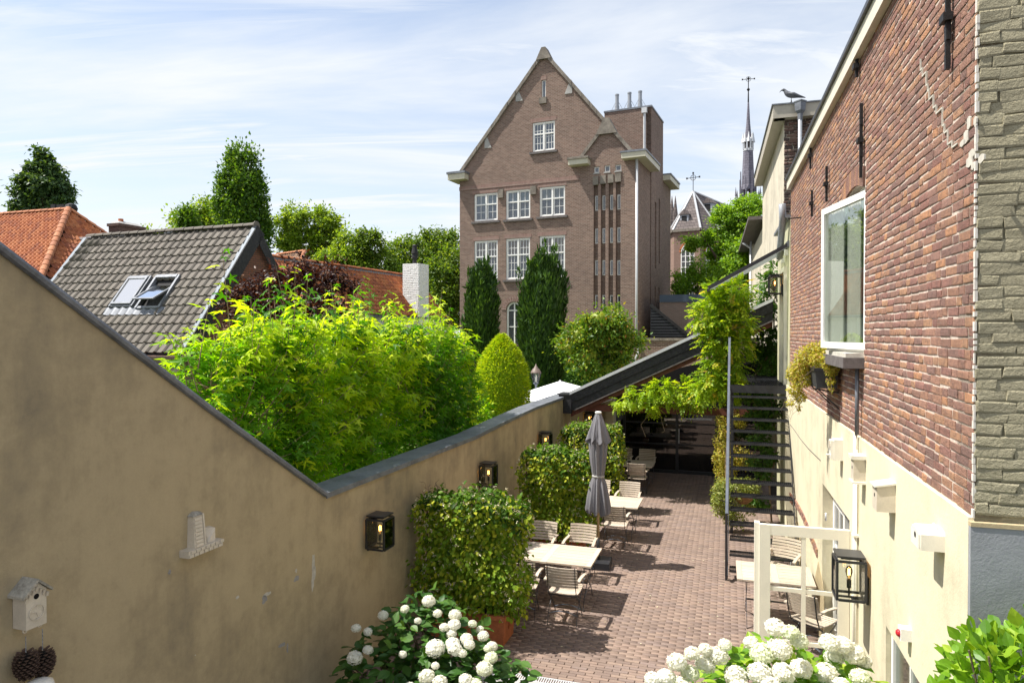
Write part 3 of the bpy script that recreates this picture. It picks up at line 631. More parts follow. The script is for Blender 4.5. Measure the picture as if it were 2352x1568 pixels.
# open garden door leaf, hinged at the near jamb, standing square to the wall
door = thing('door_tmp', '', '', (0,0,0)); bpy.data.objects.remove(door)
leaf_w = 0.93
o = sash(house, 'door', leaf_w, 2.12, M['cream_paint'], M['glass'], 2, 3, 0.115, 0.055, 0.045, mp=lambda s, z, d: (-s, -d, z), rail=0.30, div=[0.30, 0.645])
o.location = (-0.035, dn, 0.02)
m = MB(); m.mbox(lambda s, z, d: (-s, -d, z), leaf_w-0.005, leaf_w+0.05, 0, 2.12, -0.10, 0.0); e = m.build('door_edge_strip', M['cream_paint'], o)
m = MB(); m.tube([(-leaf_w+0.06, -0.055, 1.0), (-leaf_w+0.06, -0.11, 1.0), (-leaf_w+0.19, -0.115, 0.99)], 0.011, 8); m.lathe([(0.026,0),(0.026,0.008)], (0,0,0), 12); m.build('door_handle', M['white_zinc'], o, smooth=True)
m = MB(); m.mbox(mL, dn+0.003, dn+0.07, 0, dz-0.002, -0.20, -0.10); m.mbox(mL, df-0.07, df-0.003, 0, dz-0.002, -0.20, -0.10); m.mbox(mL, dn+0.07, df-0.07, dz-0.08, dz-0.003, -0.20, -0.10)
m.build('door_frame', M['white'], house)
o = sash(house, 'inner_door', 0.86, 2.10, M['white'], M['glass'], 2, 3, 0.11, 0.05, 0.04, mp=mL, rail=0.3, x0=df-0.94, z0=0.02); o.location = (0.14, 0, 0)
for zz in (0.45, 1.75):
    MB().tube([(0.0, df-0.09, zz), (0.0, df-0.09, zz+0.11)], 0.012, 8).build('hinge', M['white_zinc'], house, smooth=True)
m = MB(); m.box(0.232, 2.2, dn-0.3, df+0.3, 0.0, dz+0.1); m.f = m.f[:5]; m.build('room_behind_door', M['room'], house, recalc=False)
o = sash(house, 'lower_window', w2f-w2n-0.01, 1.26, M['white'], M['glass_win'], 2, 2, 0.07, 0.05, 0.03, mp=mL, x0=w2n+0.005, z0=0.505); o.location = (0.06, 0, 0)
m = MB(); m.box(0.232, 1.2, w2n-0.2, w2f+0.2, 0.3, 1.9); m.f = m.f[:5]; m.build('room_behind_lower_window', M['room'], house, recalc=False)
m = MB(); m.box(-0.05, -0.030, w2f+0.03, w2f+0.05, 0.5, 1.77)
# patch of exposed bricks low on the plaster, cellar arch
xb = []
for k in range(34):
    f = k/33; s = 13.75-f*3.55; z = 1.18+0.30*math.sin(f*math.pi)*0.35
    for r in range(2 if 0.1 < f else 3): xb.append((s, z-0.062*r, 0.095, 0.052))
lay(house, 'exposed_brick', 'exposed_bricks', xb, (-0.030,0,0), (0,1,0), (-1,0,0), (0,0,1), 0.022, M['brick'], 120, ROUGH, 0.05)
m = MB(); a_ = [(12.55+0.62*math.cos(t*math.pi/10), 0.35+0.62*math.sin(t*math.pi/10)) for t in range(11)]
m.prism([(13.17, 0.0)]+a_+[(11.93, 0.0)], shift(mL, (-0.030,0,0)), 0.0015, 0.004); m.build('cellar_arch', M['plaster_olive'], house)
m = MB(); rr = random.Random(4); m.prism([(9.95+0.5*math.cos(k/14*6.283)*rr.uniform(.8,1.1), 0.55+0.5*math.sin(k/14*6.283)*rr.uniform(.8,1.1)) for k in range(14)], shift(mL, (-0.030,0,0)), 0.001, 0.008); m.build('rough_patch', M['plaster_olive'], house)
# crack, pipe
m = MB(); pts = [R7(*p) for p in ((722,465),(745,495),(790,560),(840,620),(912,690))]; pp = [RW.side(*p, -0.033) for p in pts]
for a, b_ in zip(pp, pp[1:]): m.bar((-0.032, a[0], a[1]), (-0.032, b_[0], b_[1]), 0.012, 0.006)
m.build('plaster_crack', M['stone_sill'], house)
ps = RW.side(1966, 900, -0.06)[0]
MB().tube([(-0.05, ps, 3.25), (-0.05, ps, 3.98)], 0.020, 8).build('conduit', M['lead'], house, smooth=True)
m = MB(); m.tube([(-0.06, ps+0.02, 0.05), (-0.06, ps+0.02, 3.25)], 0.019, 8); m.tube([(-0.055, ps-0.035, 0.05), (-0.055, ps-0.035, 3.1)], 0.008, 6); m.build('conduit', M['cream_paint'], house, smooth=True)
for zz in (0.9, 1.55, 2.2, 2.85): MB().box(-0.085, -0.03, ps-0.05, ps+0.05, zz, zz+0.022).build('pipe_clip', M['cream_paint'], house)

# repair mortar along the stepped crack in the brickwork
def zs5(x, y): return RW.side(*R5(x, y), -0.010)
ck = [(714,246),(722,285),(738,300),(744,352),(750,375),(768,398),(780,440),(806,450),(814,520),(828,545),(846,590),(868,600)]
m = MB()
for p, q in zip(ck, ck[1:]):
    a, b_ = zs5(*p), zs5(*q); mid = (a[0], b_[1])
    for u, v in ((a, mid), (mid, b_)):
        if math.hypot(u[0]-v[0], u[1]-v[1]) > 0.01: m.bar((-0.0095, u[0], u[1]), (-0.0095, v[0], v[1]), 0.011, 0.010, up=(1,0,0))
m.build('crack_pointing', M['scar'], house)
m = MB()
for (x, y, w, h) in ((868,600,22,14),(884,560,18,40),(898,500,14,40),(905,640,26,24),(895,670,26,30),(925,500,12,22),(945,660,24,22),(915,690,14,18)):
    s, z = RW.side(*R5(x, y), -0.024); s2, _ = RW.side(*R5(x+w, y), -0.024); _, z2 = RW.side(*R5(x, y+h), -0.024); k = 0.8
    m.prism([(s, z), (s+(s2-s)*0.5, z+0.01), (s2, z-0.004), (s2, z2), (s+(s2-s)*0.4, z2-0.012), (s, z2)], mL, 0.004, 0.0125)
m.build('crack_repair_mortar', M['scar'], house)

# ================================================================== GREENISH ANNEX with the upstairs door
an = fthing('annex', 'pale green plastered annex with a tall upstairs door at the stair landing', 'annex', RW)
ae = RW.side(1787, 800)[0]; az = 6.62
d1n, d1f = be+0.55, be+1.55; d2n, d2f = be+1.85, be+2.45
m = MB(); m.panel([(be+0.61, 0), (ae, 0), (ae, az), (be, az), (be, zb+0.02), (be+0.61, zb+0.01)], [[(d1n+0.1, 3.25), (d1f, 3.25), (d1f, 5.62), (d1n+0.1, 5.62)]], shift(mL, (-0.012, 0, 0)), 0.12); m.build('plaster_wall', M['plaster_green'], an)
m = MB(); m.box(0.0, 3, ae-0.002, ae+0.02, 0, az); m.build('end_wall', M['plaster_green'], an)
m = MB(); m.box(-0.10, 3, be+0.01, ae+0.05, az, az+0.06); m.build('roof_edge', M['dark_zinc'], an)
m = MB()
for a, b_ in ((d1n+0.02, d1n+0.13), (d1f-0.03, d1f+0.08)): m.mbox(mL, a, b_, 3.22, 5.70, 0.0, 0.07)
m.mbox(mL, d1n+0.13, d1f-0.03, 5.60, 5.70, 0.0, 0.07); m.build('door_frame', M['cream_paint'], an)
m = MB(); m.mbox(mL, d1n+0.12, d1f-0.02, 3.25, 5.6, -0.08, -0.03); m.mbox(mL, d1n+0.25, d1f-0.15, 4.4, 5.45, -0.03, -0.022); dd = m.build('door', M['fascia'], an)
MB().tube([(0.03, d1n+0.25, 4.25), (-0.07, d1n+0.25, 4.25), (-0.07, d1n+0.37, 4.25)], 0.012, 8).build('door_handle', M['white_zinc'], dd, smooth=True)
for (a, z) in ((be+0.35, 5.9), (be+1.1, 5.82)): MB().mbox(mL, a, a+0.10, z, z+0.12, 0.0, 0.08).build('alarm_sensor', M['white'], an)
m = MB(); m.tube([(-0.16, be+0.05, 6.9), (-0.14, be+0.15, 6.6), (-0.14, be+0.55, 6.2), (-0.14, be+0.8, 5.9)], 0.07, 10); m.build('zinc_pipe', M['zinc'], an, smooth=True)

# ================================================================== TALL PLASTERED HOUSE with bird on the gutter
ta = 0.42; tb = RW.side(1801, 400, ta)[0]; tb2 = RW.side(1752, 400, ta)[0]; tz = RW.front(*R4(745, 240), tb)[1]
tall = fthing('tall_house', 'tall weathered plaster house with beige roof fascia and rubble brick front behind the annex', 'house', RW)
tb3 = RW.side(1727, 600, ta)[0]
m = MB(); m.panel([(tb, 0), (tb3, 0), (tb3, 8.6), (tb2, 8.6), (tb2, tz-0.2), (tb, tz-0.2)], [], shift(mL, (ta, 0, 0)), 0.3); m.build('side_wall', M['plaster_pale'], tall)
m = MB(); m.box(ta+0.02, ta+5, tb+0.01, tb+0.3, 0, tz-0.2); m.build('front_wall_core', M['mortar'], tall)
it3 = field(ta, ta+1.9, 6.0, tz-0.32, 0.085, [0.22, 0.12, 0.3, 0.16], 0.014, jit=0.02)
lay(tall, 'rubble_brick', 'rubble_bricks', it3, (0,tb+0.01,0), (1,0,0), (0,-1,0), (0,0,1), 0.05, M['rubble'], 300, ROUGH, 0.05)
m = MB(); m.box(ta-0.32, ta+5, tb-0.30, tb-0.27, tz-0.36, tz); m.box(ta-0.32, ta-0.29, tb-0.27, tb2, tz-0.36, tz); m.box(ta-0.29, ta+0.0, tb-0.27, tb2, tz-0.36, tz-0.33); m.box(ta-0.29, ta+5, tb-0.27, tb, tz-0.36, tz-0.33); m.build('fascia_board', M['taupe'], tall)
m = MB(); m.box(ta-0.36, ta+5, tb-0.34, tb2+0.1, tz, tz+0.035); m.build('roof', M['dark_zinc'], tall)
px = RW.front(*R4(848, 300), tb-0.34)[0]
m = MB(); m.lathe([(0.06,-0.50),(0.07,-0.30),(0.13,-0.22),(0.15,0.0),(0.17,0.02),(0.17,0.05)], (px, tb-0.44, tz-0.03), 4); m.build('rain_hopper', M['lead'], tall)
m = MB(); m.tube([(px, tb-0.44, tz-0.5), (px, tb-0.44, tz-3.5)], 0.055, 10); m.tube([(px, tb-0.44, tz-1.35), (px, tb-0.44, tz-1.45)], 0.068, 10); m.build('drainpipe', M['zinc'], tall, smooth=True)
low = fthing('low_annex', 'lower plaster outbuilding with dark overhanging eave and pale drainpipe beyond the tall house', 'outbuilding', RW)
ez = RW.side(*R4(625, 770), ta-0.3)[1]; m = MB(); m.box(ta+0.003, 4, tb3+0.003, tb3+6, 0, ez-0.1); m.build('wall', M['plaster_pale'], low)
m = MB(); e0 = RW.side(*R4(640, 770), ta-0.3)[0]; m.box(ta-0.55, ta+1.0, tb2+0.02, tb3+6, ez-0.14, ez); m.build('eave', M['stone_sill'], low)
m = MB(); m.tube([(ta-0.12, tb3-1.2, ez-0.1), (ta-0.12, tb3-1.2, 5.2), (ta-0.12, tb3-1.5, 4.9)], 0.05, 8); m.tube([(ta-0.5, tb3-1.2, ez-0.2), (ta-0.12, tb3-1.2, ez-0.5)], 0.05, 8); m.build('drainpipe', M['white_zinc'], low, smooth=True)
# ================================================================== SHED across the end of the courtyard
shed = fthing('shed', 'dark timber lean-to closing the courtyard, with black barge boards, glass doors and grey roof', 'shed', SF)
R6 = zoom(1900, 1300, 1.5683)
tl = SF.front(1312, 903, 0); tr = SF.front(1750, 702, 0); sl_ = (tr[1]-tl[1])/(tr[0]-tl[0])
zt = lambda a: tl[1]+(a-tl[0])*sl_
A0, A1 = tl[0]-0.02, tr[0]+0.25
def slab(m, a0, a1, o0, o1, b0, b1):   # sloped board between offsets o0..o1 below the barge top
    m.hexa([(a0,b0,zt(a0)-o1),(a1,b0,zt(a1)-o1),(a1,b1,zt(a1)-o1),(a0,b1,zt(a0)-o1),(a0,b0,zt(a0)-o0),(a1,b0,zt(a1)-o0),(a1,b1,zt(a1)-o0),(a0,b1,zt(a0)-o0)]); return m
slab(MB(), A0, A1, 0.02, 0.26, -0.06, 0.0).build('barge_board', M['black_wood'], shed)
slab(MB(), A0, A1, 0.255, 0.29, -0.03, 0.0).build('barge_board', M['black_wood'], shed)
slab(MB(), A0+0.05, A1, 0.28, 0.47, -0.035, 0.02).build('barge_board', M['black_wood'], shed)
slab(MB(), A0+0.10, A1, 0.465, 0.50, -0.05, 0.02).build('barge_trim', M['stone_sill'], shed)
slab(MB(), A0, A1, -0.06, 0.02, -0.10, 0.30).build('zinc_edge', M['white_zinc'], shed)
slab(MB(), A0, A1, 0.47, 0.62, 0.05, 0.12).build('rafter', M['red_beam'], shed)
m = MB(); m.box(A0-0.30, A0+0.04, -0.08, 0.5, zt(A0)-0.52, zt(A0)-0.03); m.box(A0-0.34, A0+0.06, -0.10, 0.55, zt(A0)-0.03, zt(A0)); m.build('boxed_eave', M['black_wood'], shed)
# roof in sheets
k = 0; a = A0-0.2
while a < A1:
    b_ = min(a+0.95, A1)
    slab(MB(), a, b_-0.01, -0.05-(k % 2)*0.006, 0.0, 0.10, 3.9).build('roof_sheet', M['lead'] if k < 2 else M['dark_zinc'], shed); a = b_; k += 1
# inner timber: beam, posts, back wall, rafters
m = MB(); m.box(0.25, 5.6, 0.14, 0.26, 2.24, 2.42); m.build('tie_beam', M['red_beam'], shed)
for y in (0.9, 1.7, 2.5): slab(MB(), 0.2, A1, 0.2, 0.32, y, y+0.08).build('rafter', M['red_beam'], shed)
gb = 3.63
m = MB()
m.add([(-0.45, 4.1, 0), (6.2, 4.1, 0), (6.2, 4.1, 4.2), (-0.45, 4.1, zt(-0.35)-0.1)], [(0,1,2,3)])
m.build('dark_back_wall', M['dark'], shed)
bars = [(0.84, 0.92), (2.44, 2.52), (3.60, 3.68), (4.87, 4.95)]
m = MB(); m.box(0.57, 5.0, gb, gb+0.06, 2.22, 2.34); m.box(0.57, 5.0, gb, gb+0.06, 0.0, 0.12)
for p, q in bars: m.box(p, q, gb-0.01, gb+0.07, 0.12, 2.22)
for p, q in ((0.92, 2.44), (2.52, 3.60), (3.68, 4.87)):
    for z in (0.88, 1.52): m.box(p, q, gb+0.005, gb+0.055, z, z+0.045)
gd = m.build('glass_door', M['black'], shed)
for p, q in ((0.92, 2.44), (2.52, 3.60), (3.68, 4.87)):
    for z0_, z1_ in ((0.12, 0.88), (0.925, 1.52), (1.565, 2.22)): MB().box(p+.002, q-.002, gb+0.026, gb+0.034, z0_+.002, z1_-.002).build('pane', M['glass_dark'], gd)
m = MB(); m.box(2.53, 2.555, gb-0.03, gb-0.012, 0.95, 1.4); m.build('door_handle', M['white_zinc'], gd)
m = MB(); m.box(-0.4, 0.57, gb+0.003, gb+0.2, 0, 2.5); m.build('white_side_wall', M['plaster_cream'], shed)
m = MB(); m.box(0.37, 0.62, gb-0.45, gb-0.003, 0, 2.3); m.build('white_pier', M['plaster_cream'], shed)
m = MB(); m.box(4.96, 6.3, gb-0.1, gb+0.2, 0, 2.6); m.build('white_pier', M['plaster_pale'], shed)
MB().box(0.1, 5.0, gb-0.12, gb+0.02, 2.34, 2.5).build('lintel', M['red_beam'], shed)

# ================================================================== OUTSIDE STAIR
st = fthing('outside_stair', 'steep black steel stair with open grating treads, blue-grey handrail and landing', 'stair', ST)
NS, RISE, RUN, WD = 14, 0.2134, 0.207, 1.087
def grating(w, d, h=0.035, nose=True):
    m = MB(); m.box(0, w, -0.012, 0.012, -h, 0); m.box(0, w, d-0.006, d+0.006, -h, 0); m.box(0, 0.008, 0.012, d-0.006, -h, 0); m.box(w-0.008, w, 0.012, d-0.006, -h, 0)
    n = int(w/0.034)
    for i in range(1, n): x = w*i/n; m.box(x-0.0015, x+0.0015, 0.012, d-0.006, -0.026, -0.002)
    for i in range(1, int(d/0.035)): y = i*0.035; m.box(0.008, w-0.008, y-0.0015, y+0.0015, -0.010, -0.003)
    return m
tm = grating(WD, 0.235).mesh('tread'); tm.materials.append(M['black'])
for k in range(1, NS+1): link(tm, 'tread', None, st, Matrix.Translation((0, (k-1)*RUN, k*RISE)))
TZ = (NS+1)*RISE; TB = NS*RUN; LL = 3.9
m = grating(WD+0.03, LL); o = m.build('landing', M['black'], st); o.location = (0, TB, TZ)
m = MB(); m.box(-0.02, WD+0.05, TB-0.03, TB-0.015, TZ-0.16, TZ+0.005); m.build('landing_edge', M['black'], st)
for x in (-0.025, WD+0.012):
    m = MB(); m.bar((x, -0.1, 0.12), (x, TB+0.05, TZ-0.08), 0.012, 0.12); m.bar((x, TB, TZ-0.10), (x, TB+LL, TZ-0.10), 0.012, 0.14)
    m.build('stringer', M['black'], st)
m = MB(); m.bar((-0.045, 0.0, 1.18), (-0.045, TB, TZ+1.0), 0.045, 0.045); m.build('handrail', M['steel_blue'], st)
m = MB(); m.box(-0.07, -0.03, -0.02, 0.02, 0, 1.19); m.build('newel_post', M['black'], st)
m = MB(); m.box(-0.07, -0.03, TB-0.02, TB+0.02, TZ-0.2, TZ+1.02); m.build('landing_post', M['steel_blue'], st)
m = MB(); m.bar((-0.045, 0.0, 0.66), (-0.045, TB, TZ+0.5), 0.02, 0.02); m.build('middle_rail', M['black'], st)
for x in (-0.02, WD):
    m = MB(); m.box(x, x+0.06, TB+LL-0.3, TB+LL-0.24, 0, TZ-0.1); m.box(x, x+0.06, TB+0.05, TB+0.11, 0, TZ-0.1); m.build('support_post', M['black'], st)
m = MB(); m.box(-0.045, -0.03, TB, TB+LL, TZ+0.98, TZ+1.02); m.build('landing_rail', M['black'], st)

t_ = NT('milky_roof_glass'); tb1 = t_.N('ShaderNodeBsdfTranslucent', {'Color': (0.85,0.88,0.78,1)}); tb2 = t_.N('ShaderNodeBsdfTransparent', {'Color': (0.9,0.93,0.88,1)}); tb3 = t_.N('ShaderNodeBsdfGlossy', {'Roughness': 0.05})
tb4 = t_.N('ShaderNodeMixShader', {0: 0.5, 1: tb1.outputs[0], 2: tb2.outputs[0]}); tb5 = t_.N('ShaderNodeMixShader', {0: 0.10, 1: tb4.outputs[0], 2: tb3.outputs[0]}); t_.t.links.new(tb5.outputs[0], t_.out.inputs[0]); M['glass_roof'] = t_.m
# ================================================================== GLASS AWNING over the landing
aw = fthing('glass_awning', 'sloping glass awning on dark bars fixed to the wall above the stair landing', 'awning', RW)
wb_ = RW.side(1815, 559, 0.0)[0]; az1 = RW.side(1815, 559, 0.0)[1]; L = RW.front(1627, 661, wb_)
awn = lambda f: (L[0]*(1-f), L[1]*(1-f)+az1*f)      # (a, z) across the slope
def awbar(b_, w, h, up=0.0): 
    p, q = awn(0), awn(1); return MB().bar((p[0], b_, p[1]+up), (q[0], b_, q[1]+up), w, h)
for i in range(6):
    b_ = wb_+0.03+i*0.34; awbar(b_, 0.03, 0.05 if i else 0.075).build('glazing_bar', M['black'] if i == 0 else M['zinc'], aw)
    if i < 5:
        p, q = awn(0.02), awn(0.98); m = MB(); m.hexa([(p[0],b_+0.025,p[1]+0.03),(q[0],b_+0.025,q[1]+0.03),(q[0],b_+0.315,q[1]+0.03),(p[0],b_+0.315,p[1]+0.03),(p[0],b_+0.025,p[1]+0.038),(q[0],b_+0.025,q[1]+0.038),(q[0],b_+0.315,q[1]+0.038),(p[0],b_+0.315,p[1]+0.038)]); m.build('roof_pane', M['glass_roof'], aw)
p = awn(0.0); m = MB(); m.box(p[0]-0.03, p[0]+0.03, wb_, wb_+1.8, p[1]-0.07, p[1]-0.02); m.build('front_beam', M['black'], aw)
for b_ in (wb_+1.0, wb_+1.7):
    q = awn(0.25); m = MB(); m.bar((q[0]-0.05, b_, 4.35), (q[0]-0.05, b_, q[1]-0.03), 0.035, 0.035); m.build('post', M['black'], aw)
m = MB(); m.box(-0.05, -0.014, wb_, wb_+2.6, az1-0.06, az1+0.06); m.build('wall_plate', M['lead'], aw)

# ================================================================== LARGE GABLED BRICK BUILDING
R3 = zoom(1800, 150, 1.2063)
big = fthing('gabled_building', 'large brown brick building with a steep stepped gable, white windows and flat-roofed tower', 'building', BF)
def fa(x, y, b=0.0): return BF.front(*R3(x, y), b)
aL = fa(47, 800)[0]; aR = fa(905, 700)[0]; aM = fa(624, 800)[0]
zeL = fa(47, 690)[1]; apx = fa(455, 62); 
g2a = fa(757, 402); fR = fa(893, 556)
def inter(p1, p2, x): return p1[1]+(p2[1]-p1[1])*(x-p1[0])/(p2[0]-p1[0])
gL = fa(47, 655); gR = fR; on_main = lambda a: inter(apx, (g2a[0], g2a[1]), a)
f2L = fa(622, 585)
# window rectangles: (x0,y0top,x1,y1bottom) in the measuring zoom, averaged over both ends
def rect(x0, yt0, yb0, x1, yt1, yb1):
    p, q, r, s = fa(x0, yt0), fa(x0, yb0), fa(x1, yt1), fa(x1, yb1); return (p[0], r[0], (q[1]+s[1])/2, (p[1]+r[1])/2)
W1 = [rect(117,757,890, 230,746,882), rect(270,740,880, 387,730,872), rect(432,724,866, 555,713,858)]
W2 = [rect(117,983,1176, 230,975,1172), rect(270,972,1170, 386,964,1164), rect(432,960,1163, 555,952,1157)]
WA = rect(398,412,552, 506,400,546); WS = rect(442,207,292, 462,204,290)
SQ = [rect(695,625,655, 720,622,652), rect(745,619,650, 772,615,647), rect(797,615,645, 826,611,642)]
SL = []
for (x0, x1) in ((693,714),(728,750),(765,787),(800,823)):
    for (t, b_) in ((760,836),(919,996),(1072,1149),(1241,1312)):
        k = (x0-693)*-0.055 if t < 1000 else 0; SL.append(rect(x0, t+k, b_+k, x1, t+k, b_+k))
GR = [rect(205,1290,1480, 232,1290,1480), rect(272,1275,1480, 345,1275,1480), rect(545,1275,1480, 575,1275,1480)]
poly = [(aL, -0.06), (aR, -0.06), (aR, fa(905, 560)[1]), (gR[0]-0.1, gR[1]-0.12), (g2a[0], g2a[1]-0.14), (g2a[0]-0.15, on_main(g2a[0]-0.15)-0.14), (apx[0], apx[1]-0.15), (aL, gL[1]-0.14)]
holes = []
def hole(r): return [(r[0], r[2]), (r[1], r[2]), (r[1], r[3]), (r[0], r[3])]
for r in W1+W2+[WA, WS]+SQ: holes.append(hole(r))
def archhole(r):
    w = (r[1]-r[0])/2; c = (r[0]+r[1])/2; zs = r[3]-w
    return [(r[0], r[2]), (r[1], r[2])]+[(c+w*math.cos(t*math.pi/8), zs+w*math.sin(t*math.pi/8)) for t in range(9)]
gr = GR[1]; holes.append(archhole(gr))
# four vertical recesses with the slit windows
rec = []
for i in range(4):
    r0 = SL[i*4]; rl = SL[i*4+3]; rec.append((r0[0], r0[1], rl[2]-0.0, fa(700+36*i, 708-5*i)[1]))
holes += [hole(r) for r in rec]
m = MB(); m.panel(poly, holes, mF, 0.22); m.build('facade', M['far_brick'], big)
m = MB()
for i, r in enumerate(rec):
    m2_ = MB(); m2_.panel([(r[0]-0.1, r[2]-0.1), (r[1]+0.1, r[2]-0.1), (r[1]+0.1, r[3]+0.1), (r[0]-0.1, r[3]+0.1)], [hole((q[0]+0.02, q[1]-0.02, q[2]+0.03, q[3])) for q in SL[i*4:i*4+4]], mF, 0.1, -0.223); m.add(m2_.v, m2_.f)
m.build('recessed_brick_strips', M['far_brick'], big)
for r in SL: MB().mbox(mF, r[0]+0.04, r[1]-0.04, r[2]+0.05, r[3]-0.05, -0.36, -0.34).build('pale_blind', M['white'], big)
for r in W1: MB().mbox(mF, r[0]+0.1, r[1]-0.1, r[2]+(r[3]-r[2])*0.62, r[3]-0.1, -0.21, -0.20).build('pale_green_blind', simple('pale_green_blind', (0.42,0.46,0.36), .8, .05), big)
def bwin(r, cols, div, d=-0.12, st=0.075, name='window', rail=0.09, mid=True, glass='glass_far'):
    w, h = r[1]-r[0], r[3]-r[2]
    if mid:   # two casements side by side with a heavier middle post
        o = sash(big, name, w-0.01, h-0.01, M['white'], None, 1, 1, 0.09, 0.07, mp=shift(mF, (0, -d, 0)), x0=r[0]+0.005, z0=r[2]+0.005, panes=False)
        hw = (w-0.01)/2
        for k in range(2):
            sash(o, 'casement', hw-0.10, h-0.17, M['white'], M[glass], cols, 1, 0.045, 0.04, 0.022, mp=shift(mF, (0, -d+0.0, 0)), x0=r[0]+0.08+k*(hw-0.03)-0.001+(0.0 if k == 0 else 0.035), z0=r[2]+0.085, div=div)
        MB().mbox(shift(mF, (0, -d, 0)), (r[0]+r[1])/2-0.05, (r[0]+r[1])/2+0.05, r[2]+0.09, r[3]-0.09, 0.005, 0.085).build('mullion', M['white'], o)
        tz_ = r[2]+h*(0.60)
        MB().mbox(shift(mF, (0, -d, 0)), r[0]+0.09, (r[0]+r[1])/2-0.05, tz_-0.035, tz_+0.035, 0.006, 0.08).build('transom', M['white'], o)
        MB().mbox(shift(mF, (0, -d, 0)), (r[0]+r[1])/2+0.05, r[1]-0.09, tz_-0.035, tz_+0.035, 0.006, 0.08).build('transom', M['white'], o)
    else:
        o = sash(big, name, w-0.01, h-0.01, M['white'], M[glass], cols, 1, st, 0.05, 0.03, mp=shift(mF, (0, -d, 0)), x0=r[0]+0.005, z0=r[2]+0.005, div=div)
    return o
def bsill(r, e=0.16, th=0.13): MB().mbox(mF, r[0]-e, r[1]+e, r[2]-th, r[2]-0.003, -0.1, 0.12).build('sill', M['stone_sill'], big)
M['eave_paint'] = simple('eave_paint', (0.52,0.49,0.38), .5, .06)
M['soldier'] = farbrick('soldier_course', (0.22, 0.12, 0.095), (0.30, 0.18, 0.15), (0.34, 0.29, 0.25), 0.07, 0.22)
def lint(r, e=0.1): MB().mbox(mF, r[0]-e, r[1]+e, r[3]+0.002, r[3]+0.22, 0.001, 0.012).build('brick_lintel', M['soldier'], big)
for r in W1: bwin(r, 2, [0.3, 0.6]); bsill(r); lint(r)
for r in W2:
    bwin(r, 3, [0.2, 0.4, 0.6, 0.8]); bsill(r); lint(r)
    MB().mbox(mF, r[0]+0.1, r[1]-0.1, r[2]+(r[3]-r[2])*0.63, r[3]-0.1, -0.21, -0.20).build('ochre_blind', M['blind'], big)
bwin(WA, 3, [0.25, 0.5, 0.75]); bsill(WA); lint(WA)
bwin(WS, 1, None, mid=False, st=0.05); lint(WS, 0.05)
ws = rect(432,292,322, 467,290,320); MB().mbox(mF, ws[0], ws[1], ws[2], ws[3], -0.15, 0.10).build('stone_block', M['stone'], big)
for r in SQ: bwin(r, 1, None, mid=False, st=0.05); MB().mbox(mF, r[0]-0.03, r[1]+0.03, r[2]-0.07, r[2]-0.003, -0.1, 0.05).build('sill', M['concrete'], big)
for r in SL:
    q = (r[0]+0.03, r[1]-0.03, r[2]+0.04, r[3]-0.01); sash(big, 'slit_window', q[1]-q[0], q[3]-q[2], M['white'], M['glass_far'], 1, 1, 0.05, 0.05, mp=shift(mF, (0, 0.27, 0)), x0=q[0], z0=q[2])
for i, r in enumerate(rec): MB().mbox(mF, r[0]-0.03, r[1]+0.03, r[3]-0.05, r[3]+0.42, -0.1, 0.07).build('stone_cap', M['stone'], big)
for (x, y0, y1) in ((246,735,775),(404,719,758)):
    p, q = fa(x, y0), fa(x, y1); MB().mbox(mF, p[0]-0.17, p[0]+0.17, q[1], p[1], 0.0, 0.12).build('stone_block', M['stone'], big)
w = (gr[1]-gr[0])/2; c_ = (gr[0]+gr[1])/2; zs_ = gr[3]-w
m = MB(); oc = [(c_+(w-0.0)*math.cos(t*math.pi/10), zs_+(w-0.0)*math.sin(t*math.pi/10)) for t in range(11)]; ic = [(c_+(w-0.10)*math.cos(t*math.pi/10), zs_+(w-0.10)*math.sin(t*math.pi/10)) for t in range(11)]
for t in range(10): m.hexa([mF(*ic[t], -0.15), mF(*oc[t], -0.15), mF(*oc[t], -0.08), mF(*ic[t], -0.08), mF(*ic[t+1], -0.15), mF(*oc[t+1], -0.15), mF(*oc[t+1], -0.08), mF(*ic[t+1], -0.08)])
m.mbox(mF, gr[0], gr[0]+0.1, gr[2], zs_, -0.15, -0.08); m.mbox(mF, gr[1]-0.1, gr[1], gr[2], zs_, -0.15, -0.08); m.mbox(mF, c_-0.035, c_+0.035, gr[2], gr[3]-0.08, -0.14, -0.09); m.mbox(mF, gr[0]+0.1, gr[1]-0.1, zs_-0.05, zs_+0.02, -0.14, -0.085); m.mbox(mF, gr[0]+0.1, gr[1]-0.1, zs_-1.0, zs_-0.95, -0.14, -0.085)
aw_ = m.build('arched_window', M['white'], big); MB().mbox(mF, gr[0]+0.05, gr[1]-0.05, gr[2], gr[3]-0.12, -0.19, -0.17).build('pane', M['glass_far'], aw_)
m = MB()
for t in range(14):
    a0, a1 = t*math.pi/14, (t+0.85)*math.pi/14; P = lambda a, r: (c_+r*math.cos(a), zs_+r*math.sin(a))
    m.hexa([mF(*P(a0, w+0.02), 0), mF(*P(a0, w+0.32), 0), mF(*P(a0, w+0.32), 0.03), mF(*P(a0, w+0.02), 0.03), mF(*P(a1, w+0.02), 0), mF(*P(a1, w+0.32), 0), mF(*P(a1, w+0.32), 0.03), mF(*P(a1, w+0.02), 0.03)])
m.build('brick_arch', M['soldier'], big)
# rooms behind the windows, so the glass has something to show
m = MB(); m.box(aL+0.3, aM-0.2, 1.5, 1.6, 0, W1[0][3]+1.2); m.box(WA[0]-1, WA[1]+1, 1.5, 1.6, WA[2]-0.5, WA[3]+0.5); m.build('room_wall', M['room'], big)
